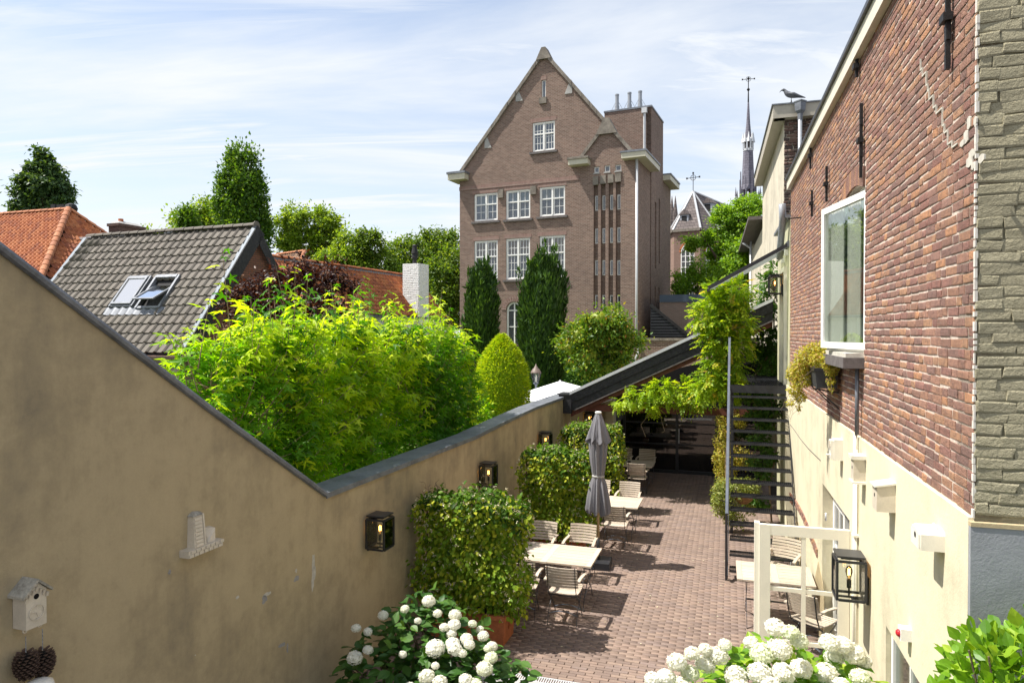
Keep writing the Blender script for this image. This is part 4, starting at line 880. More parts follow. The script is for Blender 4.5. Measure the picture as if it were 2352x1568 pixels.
# string course, copings, kneelers
sc_z = W1[2][3]+0.10
MB().mbox(mF, aL-0.02, aM, sc_z+0.13, sc_z+0.36, 0.0, 0.035).build('string_course', M['soldier'], big)
def coping(p, q, n, wd=0.30, th=0.28, zo=0.0):
    for i in range(n):
        a = (p[0]+(q[0]-p[0])*i/n, p[1]+(q[1]-p[1])*i/n+zo); b_ = (p[0]+(q[0]-p[0])*(i+0.97)/n, p[1]+(q[1]-p[1])*(i+0.97)/n+zo)
        m = MB(); jit = random.uniform(0, 0.025); m.prism([(a[0], a[1]-th), (b_[0], b_[1]-th), (b_[0], b_[1]), (a[0], a[1])], mF, -0.35, 0.13+jit)
        m.build('coping_stone', M['stone'], big)
coping((fa(47,652)[0]-0.05, gL[1]), apx, 22); coping(apx, (g2a[0]-0.15, on_main(g2a[0]-0.15)), 17); coping(f2L, g2a, 9); coping(g2a, gR, 9)
m = MB(); m.prism([(apx[0]-0.45, apx[1]-0.55), (apx[0]+0.45, apx[1]-0.55), (apx[0]+0.12, apx[1]+0.12), (apx[0]-0.12, apx[1]+0.12)], mF, -0.36, 0.18); m.build('apex_stone', M['stone'], big)
m = MB(); m.prism([(g2a[0]-0.6, g2a[1]-0.75), (g2a[0]+0.6, g2a[1]-0.75), (g2a[0]+0.14, g2a[1]+0.12), (g2a[0]-0.14, g2a[1]+0.12)], mF, -0.36, 0.18); m.build('apex_stone', M['stone'], big)
for (x, y, s) in ((318,282,1),(168,508,1),(590,240,-1)):
    p = fa(x, y); m = MB(); m.prism([(p[0], p[1]-0.35), (p[0]+0.45*s, p[1]-0.35), (p[0]+0.10*s, p[1]+0.45), (p[0], p[1]+0.35)], mF, 0.0, 0.04); m.build('gable_stone', M['concrete'], big)
cL = fa(10, 690); m = MB(); m.mbox(mF, cL[0], fa(90, 680)[0], fa(50,693)[1], fa(50,666)[1], -0.8, 0.55); m.build('cornice', M['eave_paint'], big)
MB().mbox(mF, cL[0]-0.06, fa(90, 680)[0]+0.05, fa(50,666)[1], fa(50,656)[1], -0.8, 0.62).build('cornice_cap', M['dark_zinc'], big)
c0, c1_ = fa(585, 600)[0], fa(678, 600)[0]; z0_, z1_ = fa(630,622)[1], fa(630,597)[1]
MB().mbox(mF, c0, c1_, z0_, z1_, -0.02, 0.55).build('cornice', M['eave_paint'], big); MB().mbox(mF, c0-0.05, c1_+0.05, z1_, z1_+0.12, -0.02, 0.62).build('cornice_cap', M['stone'], big)
c0 = fa(838, 580)[0]; z0_, z1_ = fa(870,592)[1], fa(870,566)[1]
sb = lambda x, y, a=None: BF.side(*R3(x, y), aR if a is None else a)
bT = sb(968, 500)[0]; bT2 = sb(1025, 600)[0]; bB = sb(1065, 900)[0]
MB().mbox(mF, c0, aR+0.55, z0_, z1_, -0.02, 0.55).build('cornice', M['eave_paint'], big); MB().mbox(mF, c0-0.05, aR+0.6, z1_, z1_+0.10, -0.02, 0.6).build('cornice_cap', M['dark_zinc'], big)
MB().box(aR+0.0, aR+0.55, 0.02, bT-0.01, z0_, z1_).build('side_cornice', M['eave_paint'], big); MB().box(aR+0.0, aR+0.6, 0.02, bT-0.01, z1_, z1_+0.10).build('cornice_cap', M['dark_zinc'], big)
# side walls, tower, back block, roof
zc = z0_
MB().box(aL, aR-0.004, 0.25, bT, 0, zc).build('side_walls', M['far_brick'], big)
MB().box(aR-0.3, aR, 0.224, bT, 0, zc+0.02).build('side_wall', M['far_brick'], big)
tzz = BF.front(*R3(968, 335), bT)[1]; tL = BF.front(*R3(745, 375), bT)[0]
slits = [(bT+(bT2-bT)*f, bT+(bT2-bT)*(f+0.13), z, z+5.5) for f, z in ((0.30, 1.6), (0.62, 1.6))]+[(bT+(bT2-bT)*f, bT+(bT2-bT)*(f+0.13), z, z+4.0) for f, z in ((0.30, 8.2), (0.62, 8.6))]
m = MB(); mRt = shift(mR, (aR+0.04, 0, 0)); m.panel([(bT, 0), (bT2, 0), (bT2, tzz), (bT, tzz)], [[(a, c), (b_, c), (b_, d_), (a, d_)] for a, b_, c, d_ in slits], mRt, 0.3); m.build('tower_side', M['far_brick'], big)
MB().box(aR-0.25, aR-0.24, bT+0.1, bT2-0.1, 0, tzz-0.1).build('tower_slit_windows', M['dark'], big)
MB().box(tL, aR+0.039, bT, bT+0.3, 0, tzz).build('tower_front', M['far_brick'], big)
MB().box(tL-0.03, aR+0.08, bT-0.04, bT2, tzz, tzz+0.10).build('tower_coping', M['lead'], big)
MB().box(tL, tL+0.3, bT+0.3, bT2, 5, tzz).build('tower_far_side', M['far_brick'], big)
zb2 = BF.side(*R3(1040, 705), aR)[1]
MB().box(aR-6, aR-0.01, bT2, bB, 0, zb2).build('rear_block', M['far_brick'], big)
MB().box(aR-6, aR+0.5, bT2+0.02, bB+0.4, zb2, zb2+0.32).build('rear_cornice', M['eave_paint'], big); MB().box(aR-6, aR+0.55, bT2+0.02, bB+0.45, zb2+0.32, zb2+0.42).build('rear_cornice_cap', M['dark_zinc'], big)
rb = bT-0.3
m = MB(); m.add([(aL-0.2, 0.35, gL[1]-0.6), (apx[0], 0.35, apx[1]-0.8), (aR-0.5, 0.35, inter(apx, (aR, gR[1]), aR-0.5)-1.4), (aL-0.2, rb, gL[1]-0.6), (apx[0], rb, apx[1]-0.8), (aR-0.5, rb, inter(apx, (aR, gR[1]), aR-0.5)-1.4)], [(0,1,4,3), (1,2,5,4)]); m.build('roof', M['slate'], big)
for (x, y0, y1) in ((806,352,277),(866,345,268),(917,337,261)):
    p = BF.front(*R3(x, y0), bT+0.6); q = BF.front(*R3(x, y1), bT+0.6); m = MB()
    m.tube([(p[0], bT+0.6, tzz), (p[0], bT+0.6, q[1])], 0.11, 12); m.tube([(p[0], bT+0.6, tzz+0.1), (p[0], bT+0.6, tzz+0.5)], 0.14, 12); m.tube([(p[0], bT+0.6, q[1]-0.06), (p[0], bT+0.6, q[1]+0.02)], 0.125, 12)
    for s_ in (-1, 1): m.tube([(p[0], bT+0.6, q[1]-0.3), (p[0]+s_*0.5, bT+0.6, tzz)], 0.015, 4)
    m.build('flue_pipe', M['zinc'], big, smooth=False)
dp0 = fa(906, 600); m = MB(); m.tube([(dp0[0]-0.02, -0.12, z0_), (dp0[0]-0.02, -0.12, 0.3)], 0.07, 8); m.build('drainpipe', M['white_zinc'], big, smooth=True)
q = BF.front(*R3(938, 365), bT-0.15); q2 = BF.front(*R3(940, 555), bT-0.15); m = MB(); m.tube([(q[0], bT-0.12, q[1]), (q[0], bT-0.12, q2[1]-1)], 0.08, 8); m.box(q[0]-0.15, q[0]+0.15, bT-0.25, bT, q[1], q[1]+0.3); m.build('drainpipe', M['white_zinc'], big)
sbp = sb(925, 640)[0]

# brick school annex, slatted lean-to and blue-grey parapet to the right of it
AF = Frame(*D(1600, 765, 37.0)[:2], 14.0)
ann = fthing('brick_annex', 'low dark brick annex with a flat blue-grey parapet right of the large gabled building', 'annex', AF)
p0 = AF.front(1528, 694); p1 = AF.front(1528, 677)
MB().mbox(mF, p0[0]-0.3, p0[0]+7.5, 0, p0[1], -5, 0).build('wall', M['far_brick_dark'], ann)
MB().mbox(mF, p0[0]-0.3, p0[0]+7.5, p0[1], p1[1], -5, 0.06).build('parapet', simple('blue_grey_panel', (0.045, 0.065, 0.095), 0.5, 0.05), ann)
p2 = AF.front(1640, 750); 
MB().mbox(mF, p0[0]+1.4, p0[0]+7.5, p2[1]-0.05, p2[1]+0.05, 0.0, 0.25).build('gutter', M['white_zinc'], ann)
w0 = AF.front(1600, 775); MB().mbox(mF, p0[0]+2.0, p0[0]+2.7, p2[1]-1.3, p2[1]-0.15, 0.0, 0.05).build('window', M['dark'], ann)
LF = Frame(*D(1545, 765, 34.5)[:2], 20.0)
lt = fthing('slatted_lean_to', 'black lean-to with horizontal slats and a sloping edge beside the big brick building', 'lean-to', LF)
ta_, tb_, tc_ = LF.front(1494, 700), LF.front(1588, 775), LF.front(1494, 775)
MB().prism([(tc_[0], 2.2), (tb_[0], 2.2), (tb_[0], tb_[1]), (ta_[0], ta_[1])], mF, -0.6, 0.0).build('body', M['dark'], lt)
MB().bar((ta_[0], -0.05, ta_[1]), (tb_[0]+0.1, -0.05, tb_[1]-0.08), 0.12, 0.14).build('sloping_edge', M['iron'], lt)
for k in range(11):
    z = tb_[1]+0.04+k*0.145; f = (ta_[1]-z)/(ta_[1]-tb_[1]); a1 = ta_[0]+(tb_[0]-ta_[0])*f
    if a1 > ta_[0]+0.1: MB().mbox(mF, ta_[0]+0.02, a1-0.08, z, z+0.09, 0.005, 0.05).build('slat', M['black'], lt)
GW = Frame(*D(1530, 765, 31.0)[:2], 20.0)
gwl = fthing('brick_garden_wall', 'brown brick garden wall with a stone coping right of the round tree', 'wall', GW)
g0, g1 = GW.front(1455, 776), GW.front(1640, 776)
MB().mbox(mF, g0[0], g1[0]+2, 0, g0[1]-0.12, -0.3, 0).build('wall_body', M['far_brick'], gwl); 
n = 9
for k in range(n): a0 = g0[0]-0.05+(g1[0]+2-g0[0])*k/n; MB().mbox(mF, a0, a0+(g1[0]+2-g0[0])/n-0.012, g0[1]-0.12, g0[1], -0.34, 0.05).build('coping_stone', M['stone'], gwl)
q = GW.front(1462, 800); MB().tube([(q[0]+0.1, -0.08, g0[1]-0.3), (q[0]+0.1, -0.08, q[1]-0.2), (q[0]-0.05, -0.08, q[1]-0.5), (q[0]-0.05, -0.08, 0.2)], 0.05, 8).build('drainpipe', M['white_zinc'], gwl, smooth=True)

# ================================================================== CHURCH
CH = Frame(*D(1591, 765, 120)[:2], 37.0)
ch = fthing('church_apse', 'brick church apse with a pointed slate roof, small dormers and tall white-framed gothic windows', 'church', CH)
apx_ = CH.front(*R4(290, 675)); e_l = CH.front(*R4(176, 898)); zE = e_l[1]; rr = 0.0
Rr = 4.7; ridge_b = 18
ang = [math.radians(a) for a in (180, 225, 270, 315, 360)]; pts = [(Rr*1.08*math.cos(a), Rr*1.08*math.sin(a)*0.9) for a in ang]
pts = [(Rr*math.cos(math.radians(q)), Rr*math.sin(math.radians(q))) for q in (-176, -113, -53, 4)]
apB = (0, 0.0, apx_[1])
m = MB(); m.add([(p[0], p[1], zE) for p in pts]+[apB, (0, ridge_b, apx_[1]), (pts[3][0], ridge_b, zE), (pts[0][0], ridge_b, zE)], [(0,1,4),(1,2,4),(2,3,4),(3,6,5,4),(0,4,5,7)]); m.build('roof', M['slate'], ch, recalc=False)
m = MB(); 
for p in pts: m.bar((p[0], p[1], zE+0.05), (apB[0], apB[1], apB[2]+0.05), 0.30, 0.2)
m.bar((0, 0, apB[2]+.05), (0, ridge_b, apB[2]+.05), 0.25, 0.2); m.build('hip_lead', M['white_zinc'], ch)
ww = [(p[0]*0.95, p[1]*0.95) for p in pts]
m = MB(); q_ = ww+[(ww[3][0], ridge_b), (ww[0][0], ridge_b)]; n = len(q_); m.add([(p[0], p[1], 0) for p in q_]+[(p[0], p[1], zE) for p in q_], [(i, (i+1) % n, n+(i+1) % n, n+i) for i in range(n)]); m.build('wall', M['church_brick'], ch)
m = MB(); n = 5
for i in range(3): m.bar((pts[i][0], pts[i][1], zE-0.15), (pts[i+1][0], pts[i+1][1], zE-0.15), 0.5, 0.45)
m.build('eave_cornice', M['stone'], ch)
def gothic(pa, pb, f0, f1, ztop_, zbot):
    A, B = Vector((*pa, 0)), Vector((*pb, 0)); d = (B-A); P = A+d*f0; Q = A+d*f1; dd = (Q-P); wd = dd.length; dn_ = dd.normalized(); nn = Vector((dn_.y, -dn_.x, 0))
    mp = lambda s, z, o: tuple(P+dn_*s+nn*o+Vector((0, 0, z)))
    m = MB(); t = 0.13; zs = ztop_-wd*0.75
    arc = lambda r0: [(0+t/2*0+wd*(1-math.cos(k*math.pi/3/6))*1.0, zs+wd*math.sin(k*math.pi/3/6)*0.86) for k in range(7)]
    L_ = arc(0); Rr_ = [(wd-s, z) for s, z in L_]
    for seq in (L_, Rr_):
        for a, b_ in zip(seq, seq[1:]): m.bar(mp(a[0], a[1], 0.15), mp(b_[0], b_[1], 0.15), t, t)
    for s in (0, wd*0.33, wd*0.67, wd): m.bar(mp(s, zbot, 0.15), mp(s, zs+(0 if s in (0, wd) else wd*0.45), 0.15), t, t)
    z = zbot
    while z < zs+0.1: m.bar(mp(0, z, 0.14), mp(wd, z, 0.14), t*0.8, t*0.8); z += 0.95
    for c in (0.33, 0.67):
        for k in range(8):
            a0, a1 = k*math.pi/4, (k+1)*math.pi/4; r = wd*0.15; m.bar(mp(wd*c+r*math.cos(a0), zs+wd*0.25+r*math.sin(a0), 0.14), mp(wd*c+r*math.cos(a1), zs+wd*0.25+r*math.sin(a1), 0.14), t*0.6, t*0.6)
    o = m.build('gothic_window', M['white'], ch)
    m = MB(); m.add([mp(0, zbot, 0.05), mp(wd, zbot, 0.05)]+[mp(s, z, 0.05) for s, z in Rr_]+[mp(s, z, 0.05) for s, z in L_[::-1][1:]], [tuple(range(15))]); m.build('pane', M['glass_far'], o, recalc=False)
    m = MB()
    for seq in ([( -0.2+s*1.0, z+0.15) for s, z in L_], [(wd+0.2-s, z+0.15) for s, z in L_]):
        for a, b_ in zip(seq, seq[1:]): m.bar(mp(a[0], a[1], 0.06), mp(b_[0], b_[1], 0.06), 0.3, 0.3)
    m.build('brick_surround', M['terracotta'], o)
gz1, gz0 = CH.front(*R4(228, 945), -4)[1], CH.front(*R4(228, 1150), -4)[1]-6
gothic(ww[1], ww[2], 0.30, 0.80, gz1, gz0); gothic(ww[2], ww[3], 0.30, 0.78, gz1, gz0)
def buttress(p): MB().box(p[0]-0.5, p[0]+0.5, p[1]-1.2, p[1]+0.2, 0, zE-1.6).build('buttress', M['church_brick'], ch)
for p in ww[2:3]: buttress(p)
for (x, y, w_, bb) in ((244,848,0.75,-3.2),(366,786,0.8,1.2)):
    p = CH.front(*R4(x, y), bb); m = MB(); m.box(p[0]-w_, p[0]+w_, bb, bb+2.5, p[1], p[1]+1.7); o = m.build('dormer', M['zinc'], ch)
    m = MB(); m.add([(p[0]-w_*1.25, bb-0.2, p[1]+1.7), (p[0]+w_*1.25, bb-0.2, p[1]+1.7), (p[0], bb-0.2, p[1]+2.7), (p[0]-w_*1.25, bb+2.5, p[1]+1.7), (p[0]+w_*1.25, bb+2.5, p[1]+1.7), (p[0], bb+2.5, p[1]+2.7)], [(0,1,2),(0,2,5,3),(1,4,5,2)]); m.build('dormer_roof', M['slate'], o)
    MB().box(p[0]-w_*.6, p[0]+w_*.6, bb-0.05, bb, p[1]+0.3, p[1]+1.5).build('dormer_opening', M['dark'], o)
def cross(parent, x, y, z0, z1, arm, t=0.12):
    m = MB(); m.bar((x, y, z0), (x, y, z1), t, t); zc_ = z0+(z1-z0)*0.74; m.bar((x-arm, y, zc_), (x+arm, y, zc_), t, t)
    for k in range(8): a0, a1 = k*math.pi/4, (k+1)*math.pi/4; r = arm*0.42; m.bar((x+r*math.cos(a0), y, zc_+r*math.sin(a0)), (x+r*math.cos(a1), y, zc_+r*math.sin(a1)), t*.8, t*.8)
    for s in (-1, 1): m.box(x+s*arm-t*1.3, x+s*arm+t*1.3, y-t, y+t, zc_-t*1.6, zc_+t*1.6)
    m.box(x-t*1.5, x+t*1.5, y-t, y+t, z1-t*2, z1+t); return m.build('cross', M['iron'], parent)
cross(ch, 0, 0, apB[2], CH.front(*R4(290, 577), 0)[1], 1.15, 0.09)
for x in (180, 198):
    p = CH.front(*R4(x, 760), 10); q = CH.front(*R4(x, 705), 10); m = MB(); m.lathe([(0.5, -6), (0.5, 0), (0.08, 1.2+abs(q[1]-p[1])), (0.02, 1.5+abs(q[1]-p[1]))], (p[0], 10, p[1]-1.2), 8); m.build('pinnacle', M['slate'], ch)
SPF = Frame(*D(1716.6, 765, 160)[:2], 12.0)
sp = fthing('church_spire', 'slender slate church spire with a small lantern stage and an iron cross on top', 'spire', SPF)
sz = lambda x, y: SPF.front(*R4(x, y)); zB = sz(570, 668)[1]; zL0 = sz(570, 465)[1]; zL1 = sz(570, 400)[1]; zT = sz(573, 210)[1]; wB = abs(sz(612, 668)[0]-sz(533, 668)[0])/2; wL = abs(sz(598,465)[0]-sz(546,465)[0])/2; wU = abs(sz(591,400)[0]-sz(555,400)[0])/2
m = MB(); m.lathe([(wB, zB), (wB*0.86, zB+1.2), (wL*0.98, zL0)], n=8); m.build('lower_spire', M['spire_slate'], sp)
m = MB(); m.lathe([(wU, zL1), (wU*0.55, zL1+(zT-zL1)*0.45), (0.18, zT)], n=8); m.build('upper_spire', M['spire_slate'], sp)
m = MB(); m.lathe([(wL*1.08, zL0), (wL*1.08, zL0+0.5)], n=8); m.lathe([(wL*1.0, zL1-0.6), (wL*1.12, zL1-0.3), (wU, zL1+0.2)], n=8)
for k in range(8): a = (k+0.5)*math.pi/4; m.bar((wL*.98*math.cos(a), wL*.98*math.sin(a), zL0+0.3), (wL*.98*math.cos(a), wL*.98*math.sin(a), zL1-0.4), 0.35, 0.35); a2 = k*math.pi/4; x, y = wL*1.02*math.cos(a2), wL*1.02*math.sin(a2); m.lathe([(0.45, 0), (0.02, 2.4)], (x, y, zL1-0.9), 4)
m.build('lantern_stage', M['white_zinc'], sp); MB().lathe([(wL*0.75, zL0), (wL*0.75, zL1)], n=8).build('lantern_louvres', M['slate'], sp)
m = MB()
for k in range(8): a = (k+0.5)*math.pi/4; x, y = math.cos(a), math.sin(a); m.bar((wB*.85*x, wB*.85*y, zB-7), (wB*.85*x, wB*.85*y, zB+0.2), 0.45, 0.45); m.bar((wB*1.1*x, wB*1.1*y, zB-7), (wB*1.1*x, wB*1.1*y, zB+4.2-1.6*(k % 2)), 0.22, 0.22)
m.build('open_belfry', M['spire_slate'], sp)
for s in (-1, 1):
    for q, h in ((1.42, 4.4), (1.62, 5.2)): m = MB(); x = s*wB*q; m.lathe([(0.14, 0), (0.10, h*0.6), (0.22, h*0.62), (0.03, h)], (x, 0, zB-4.4), 6); m.bar((x, 0, zB-3.6), (s*wB*0.8, 0, zB-1.8), 0.25, 0.25); m.build('pinnacle', M['spire_slate'], sp)
m = MB(); m.lathe([(wB*1.7, zB-30), (wB*1.7, zB-4.4), (wB*0.6, zB-2.5)], n=8); m.build('drum', M['slate'], sp)
m = MB(); m.lathe([(0.18, zT), (0.12, zT+2.6), (0.4, zT+3.0), (0.1, zT+3.4), (0.1, zT+5.2), (0.35, zT+5.5), (0.08, zT+5.9)], n=6); m.build('finial', M['iron'], sp)
cross(sp, 0, 0, zT+5, sz(573, 85)[1], 1.35, 0.10)

# ================================================================== TILED ROOFS on the left
def tile_tpl(amp, prof, lip, over=1.14):
    v = []; n = len(prof)
    for y, dz_ in ((0, 0.0), (over, lip)):
        for x, h in prof: v.append((x, y, h*amp+dz_))
    for x, h in prof: v.append((x, over, h*amp+lip-lip*1.1))
    f = [(i, i+1, n+i+1, n+i) for i in range(n-1)]+[(n+i, n+i+1, 2*n+i+1, 2*n+i) for i in range(n-1)]; return v, f
PANT = [(0,.85),(.12,1.0),(.26,.75),(.42,.22),(.60,0),(.78,.12),(.92,.55),(1.02,.85)]
FLAT = [(0,.75),(.10,1.0),(.22,.55),(.30,.10),(.55,0),(.86,.08),(.94,.5),(1.02,.75)]
def tilefield(parent, name, mass, O, Sd, Dd, ncol, nrow, w, g, mat, amp, prof, keep, lip=0.03, nmax=300, off=0):
    O, Sd, Dd = np.array(O, float), np.array(Sd, float), np.array(Dd, float); Nd = np.cross(Sd, Dd); Nd *= np.sign(Nd[2])
    tv, tf = tile_tpl(amp, prof, lip); pos, rt = [], []
    for r in range(nrow):
        for c in range(ncol):
            if not keep((c+0.5)*w+off, (r+0.5)*g): continue
            pos.append(O+Sd*(c*w+off)+Dd*(r*g)+Nd*random.uniform(0, 0.006)); t = random.gauss(0, 0.012)
            rt.append(np.stack([Sd+t*Dd, Dd-t*Sd, Nd+0.01*random.gauss(0, 1)*Sd], 1))
    n = len(pos); scl = np.stack([np.full(n, w), np.full(n, g), np.ones(n)], 1)
    pieces(parent, name, mass, [tv], tf, pos, np.array(rt), scl, mat, nmax)
def ridge(parent, p, q, r, seg, mat, up=(0,0,1), lift=0.0):
    p, q = Vector(p), Vector(q); L_ = (q-p).length; n = max(1, round(L_/seg)); d = (q-p)/n; z = Vector(up); s = d.cross(z).normalized(); z = s.cross(d).normalized()
    tv = []; K = 8
    for y, rr_ in ((-0.04, 1.0), (1.0, 0.88)):
        for k in range(K+1): a = math.pi*k/K; tv.append((math.cos(a)*rr_, y, math.sin(a)*rr_*0.85+(0.03 if y < 0 else 0)))
    for k in range(K+1): a = math.pi*k/K; tv.append((math.cos(a)*0.82, -0.04, math.sin(a)*0.70))
    for k in range(K+1): a = math.pi*k/K; tv.append((math.cos(a)*0.80, 0.3, math.sin(a)*0.62))
    tf = [(k, k+1, K+2+k, K+1+k) for k in range(K)]+[(k, k+1, 2*K+3+k, 2*K+2+k) for k in range(K)]
    me = bpy.data.meshes.new('ridge_tile'); me.from_pydata(tv, [], tf); me.materials.append(mat); me.polygons.foreach_set('use_smooth', [False]*len(me.polygons))
    R = Matrix((s, d.normalized(), z)).transposed().to_4x4(); Ln = d.length
    for i in range(n):
        mm = Matrix.Translation(p+d*i+z*(lift+random.uniform(0, 0.008))) @ R @ Matrix.Diagonal((r, Ln, r, 1)); link(me, 'ridge_tile', None, parent, mm)

# grey roofed house
GF = Frame(-14.92, 24.1, 20.0)
gh = fthing('grey_roofed_house', 'brick house with a steep grey tiled roof, two roof windows and blue-grey verge boards', 'house', GF)
RL, RZ, EZ, EB = 7.2, 7.66, 3.80, -2.94; sl_len = math.hypot(RZ-EZ, EB); Dg = (0, EB/sl_len, (EZ-RZ)/sl_len)
def hitp(F, px, py, O, Sd, Dd):
    r = ray(px, py); rl = (r[0]*F.c-r[1]*F.s, r[0]*F.s+r[1]*F.c, r[2]); o = F.fr(0, 0); o = (o[0], o[1], H)
    A = np.array([[rl[0], -Sd[0], -Dd[0]], [rl[1], -Sd[1], -Dd[1]], [rl[2], -Sd[2], -Dd[2]]]); b = np.array(O)-np.array(o); t, s, d = np.linalg.solve(A, b); return s, d
Z0 = zoom(0, 500, 1.568)
sky_q = [[hitp(GF, *Z0(*p), (0,0,RZ), (1,0,0), Dg) for p in qd] for qd in (((810,965),(958,958),(850,1142),(700,1152)), ((975,958),(1135,950),(1020,1155),(870,1160)))]
wins = []
for qd in sky_q:
    s0 = (qd[0][0]+qd[3][0])/2; s1 = (qd[1][0]+qd[2][0])/2; d0 = (qd[0][1]+qd[1][1])/2; d1 = (qd[2][1]+qd[3][1])/2; wins.append((s0, s1, d0, d1))
print('skylights', wins)
def keep(s, d): return s < RL-0.02 and all(not (w_[0]-0.02 < s < w_[1]+0.02 and w_[2]-0.1 < d < w_[3]+0.25) for w_ in wins)
NG = np.cross((1,0,0), Dg); NG = NG*np.sign(NG[2])
off = lambda s, d, n: (s+NG[0]*n, Dg[1]*d+NG[1]*n, RZ+Dg[2]*d+NG[2]*n)
m = MB(); m.hexa([off(0,0,-.12), off(RL,0,-.12), off(RL,sl_len+.1,-.12), off(0,sl_len+.1,-.12), off(0,0,-.012), off(RL,0,-.012), off(RL,sl_len+.1,-.012), off(0,sl_len+.1,-.012)]); m.build('roof_deck', M['dark'], gh)
tilefield(gh, 'roof_tile', 'roof_tiles', off(0.02,0.05,0.0), (1,0,0), Dg, 24, 14, 0.30, 0.345, M['tile_grey'], 0.058, FLAT, keep, 0.042)
m = MB(); m.add([(0,0,RZ),(RL,0,RZ),(RL,-EB,EZ),(0,-EB,EZ)], [(0,1,2,3)]); m.build('back_slope', M['tile_grey'], gh)
ridge(gh, (RL+0.03, 0, RZ+0.02), (-0.02, 0, RZ+0.02), 0.13, 0.40, M['tile_grey'])
MB().lathe([(0.15,0),(0.15,0.03)], (0,0,0), 16).build('ridge_end_cap', M['tile_grey'], gh).matrix_local = Matrix.Translation((RL+0.07, 0, RZ+0.03)) @ Matrix.Rotation(math.pi/2, 4, 'Y')
for s0, s1 in ((-0.14, 0.0), (RL, RL+0.14)):
    m = MB(); m.hexa([off(s0,0.05,-.2), off(s1,0.05,-.2), off(s1,sl_len+.1,-.2), off(s0,sl_len+.1,-.2), off(s0,0.05,.06), off(s1,0.05,.06), off(s1,sl_len+.1,.06), off(s0,sl_len+.1,.06)]); m.build('verge_cap', M['verge'], gh)
m = MB(); m.hexa([off(RL+.142,0.0,-.36), off(RL+.165,0.0,-.36), off(RL+.165,sl_len+.1,-.36), off(RL+.142,sl_len+.1,-.36), off(RL+.142,0.0,.05), off(RL+.165,0.0,.05), off(RL+.165,sl_len+.1,.05), off(RL+.142,sl_len+.1,.05)])
m.prism([(0,RZ+0.02),(0,RZ-0.5),(-EB,EZ-0.4),(-EB,EZ+0.05)], lambda s,z,d: (RL+0.142+d, s, z), 0, 0.023); m.build('verge_board', M['black_wood'], gh)
m = MB(); m.prism([(EB+0.12,0),(-EB-0.12,0),(-EB-0.12,EZ-0.1),(0,RZ-0.15),(EB+0.12,EZ-0.1)], lambda s,z,d: (RL-0.02+d, s, z), -0.3, 0.0); m.build('gable_wall', M['gable_brick'], gh)
m = MB(); m.prism([(EB+0.12,0),(-EB-0.12,0),(-EB-0.12,EZ-0.1),(0,RZ-0.15),(EB+0.12,EZ-0.1)], lambda s,z,d: (0.3+d, s, z), -0.3, 0.0); m.box(0.3, RL-0.33, EB+0.12, EB+0.4, 0, EZ-0.12); m.box(-0.2, RL+0.4, EB-0.4, EB+0.1, EZ-1.6, EZ-0.20); m.build('front_wall', M['far_brick_dark'], gh)
MB().box(-0.3, RL+0.6, EB-0.45, EB+0.05, EZ-0.20, EZ-0.12).build('wall_coping', M['chimney_brick'], gh)
for i, (s0, s1, d0, d1) in enumerate(wins):
    m = MB(); t = 0.075; bx4 = lambda m, a, b_, c, d_, n0, n1, f=off: m.hexa([f(a,c,n0), f(b_,c,n0), f(b_,d_,n0), f(a,d_,n0), f(a,c,n1), f(b_,c,n1), f(b_,d_,n1), f(a,d_,n1)])
    bx4(m, s0, s0+t, d0, d1, 0, .11); bx4(m, s1-t, s1, d0, d1, 0, .11); bx4(m, s0+t, s1-t, d0, d0+t*1.4, 0, .13); bx4(m, s0+t, s1-t, d1-t, d1, 0, .09)
    fr_ = m.build('roof_window', M['lead'], gh)
    dm, ln = (d0+d1)/2, (d1-d0)/2-0.06; tl_ = 0.0 if i == 0 else math.radians(24)
    ff = lambda s, d, n: off(s, dm+(d-dm)*math.cos(tl_)+n*math.sin(tl_)*0, 0.10+n+(d-dm)*math.sin(tl_))
    m = MB(); bx4(m, s0+t, s0+t+.06, dm-ln, dm+ln, 0, .05, ff); bx4(m, s1-t-.06, s1-t, dm-ln, dm+ln, 0, .05, ff); bx4(m, s0+t+.06, s1-t-.06, dm-ln, dm-ln+.07, 0, .05, ff); bx4(m, s0+t+.06, s1-t-.06, dm+ln-.07, dm+ln, 0, .05, ff)
    sa = m.build('sash', M['lead'], fr_)
    m = MB(); bx4(m, s0+t+.06, s1-t-.06, dm-ln+.07, dm+ln-.07, 0.015, .025, ff); m.build('pane', M['glass_sky'], fr_)
    m = MB(); bx4(m, s0+t, s1-t, d0+t, d1-t, -0.35, -0.33); m.build('reveal', M['room'], fr_)
a, b_, c, d_ = wins[0][0]-0.15, wins[1][1]+0.15, wins[0][3]+0.02, wins[0][3]+0.30
m = MB(); n = 40; 
for k in range(n): s = a+(b_-a)*k/n; s2 = a+(b_-a)*(k+1)/n; h = lambda s: 0.03+0.02*math.sin(s*2*math.pi/0.3); m.add([off(s,c,h(s)+.02), off(s2,c,h(s2)+.02), off(s2,d_,h(s2)+.015), off(s,d_,h(s)+.015)], [(0,1,2,3)])
m.build('lead_apron', M['lead'], gh, smooth=True)

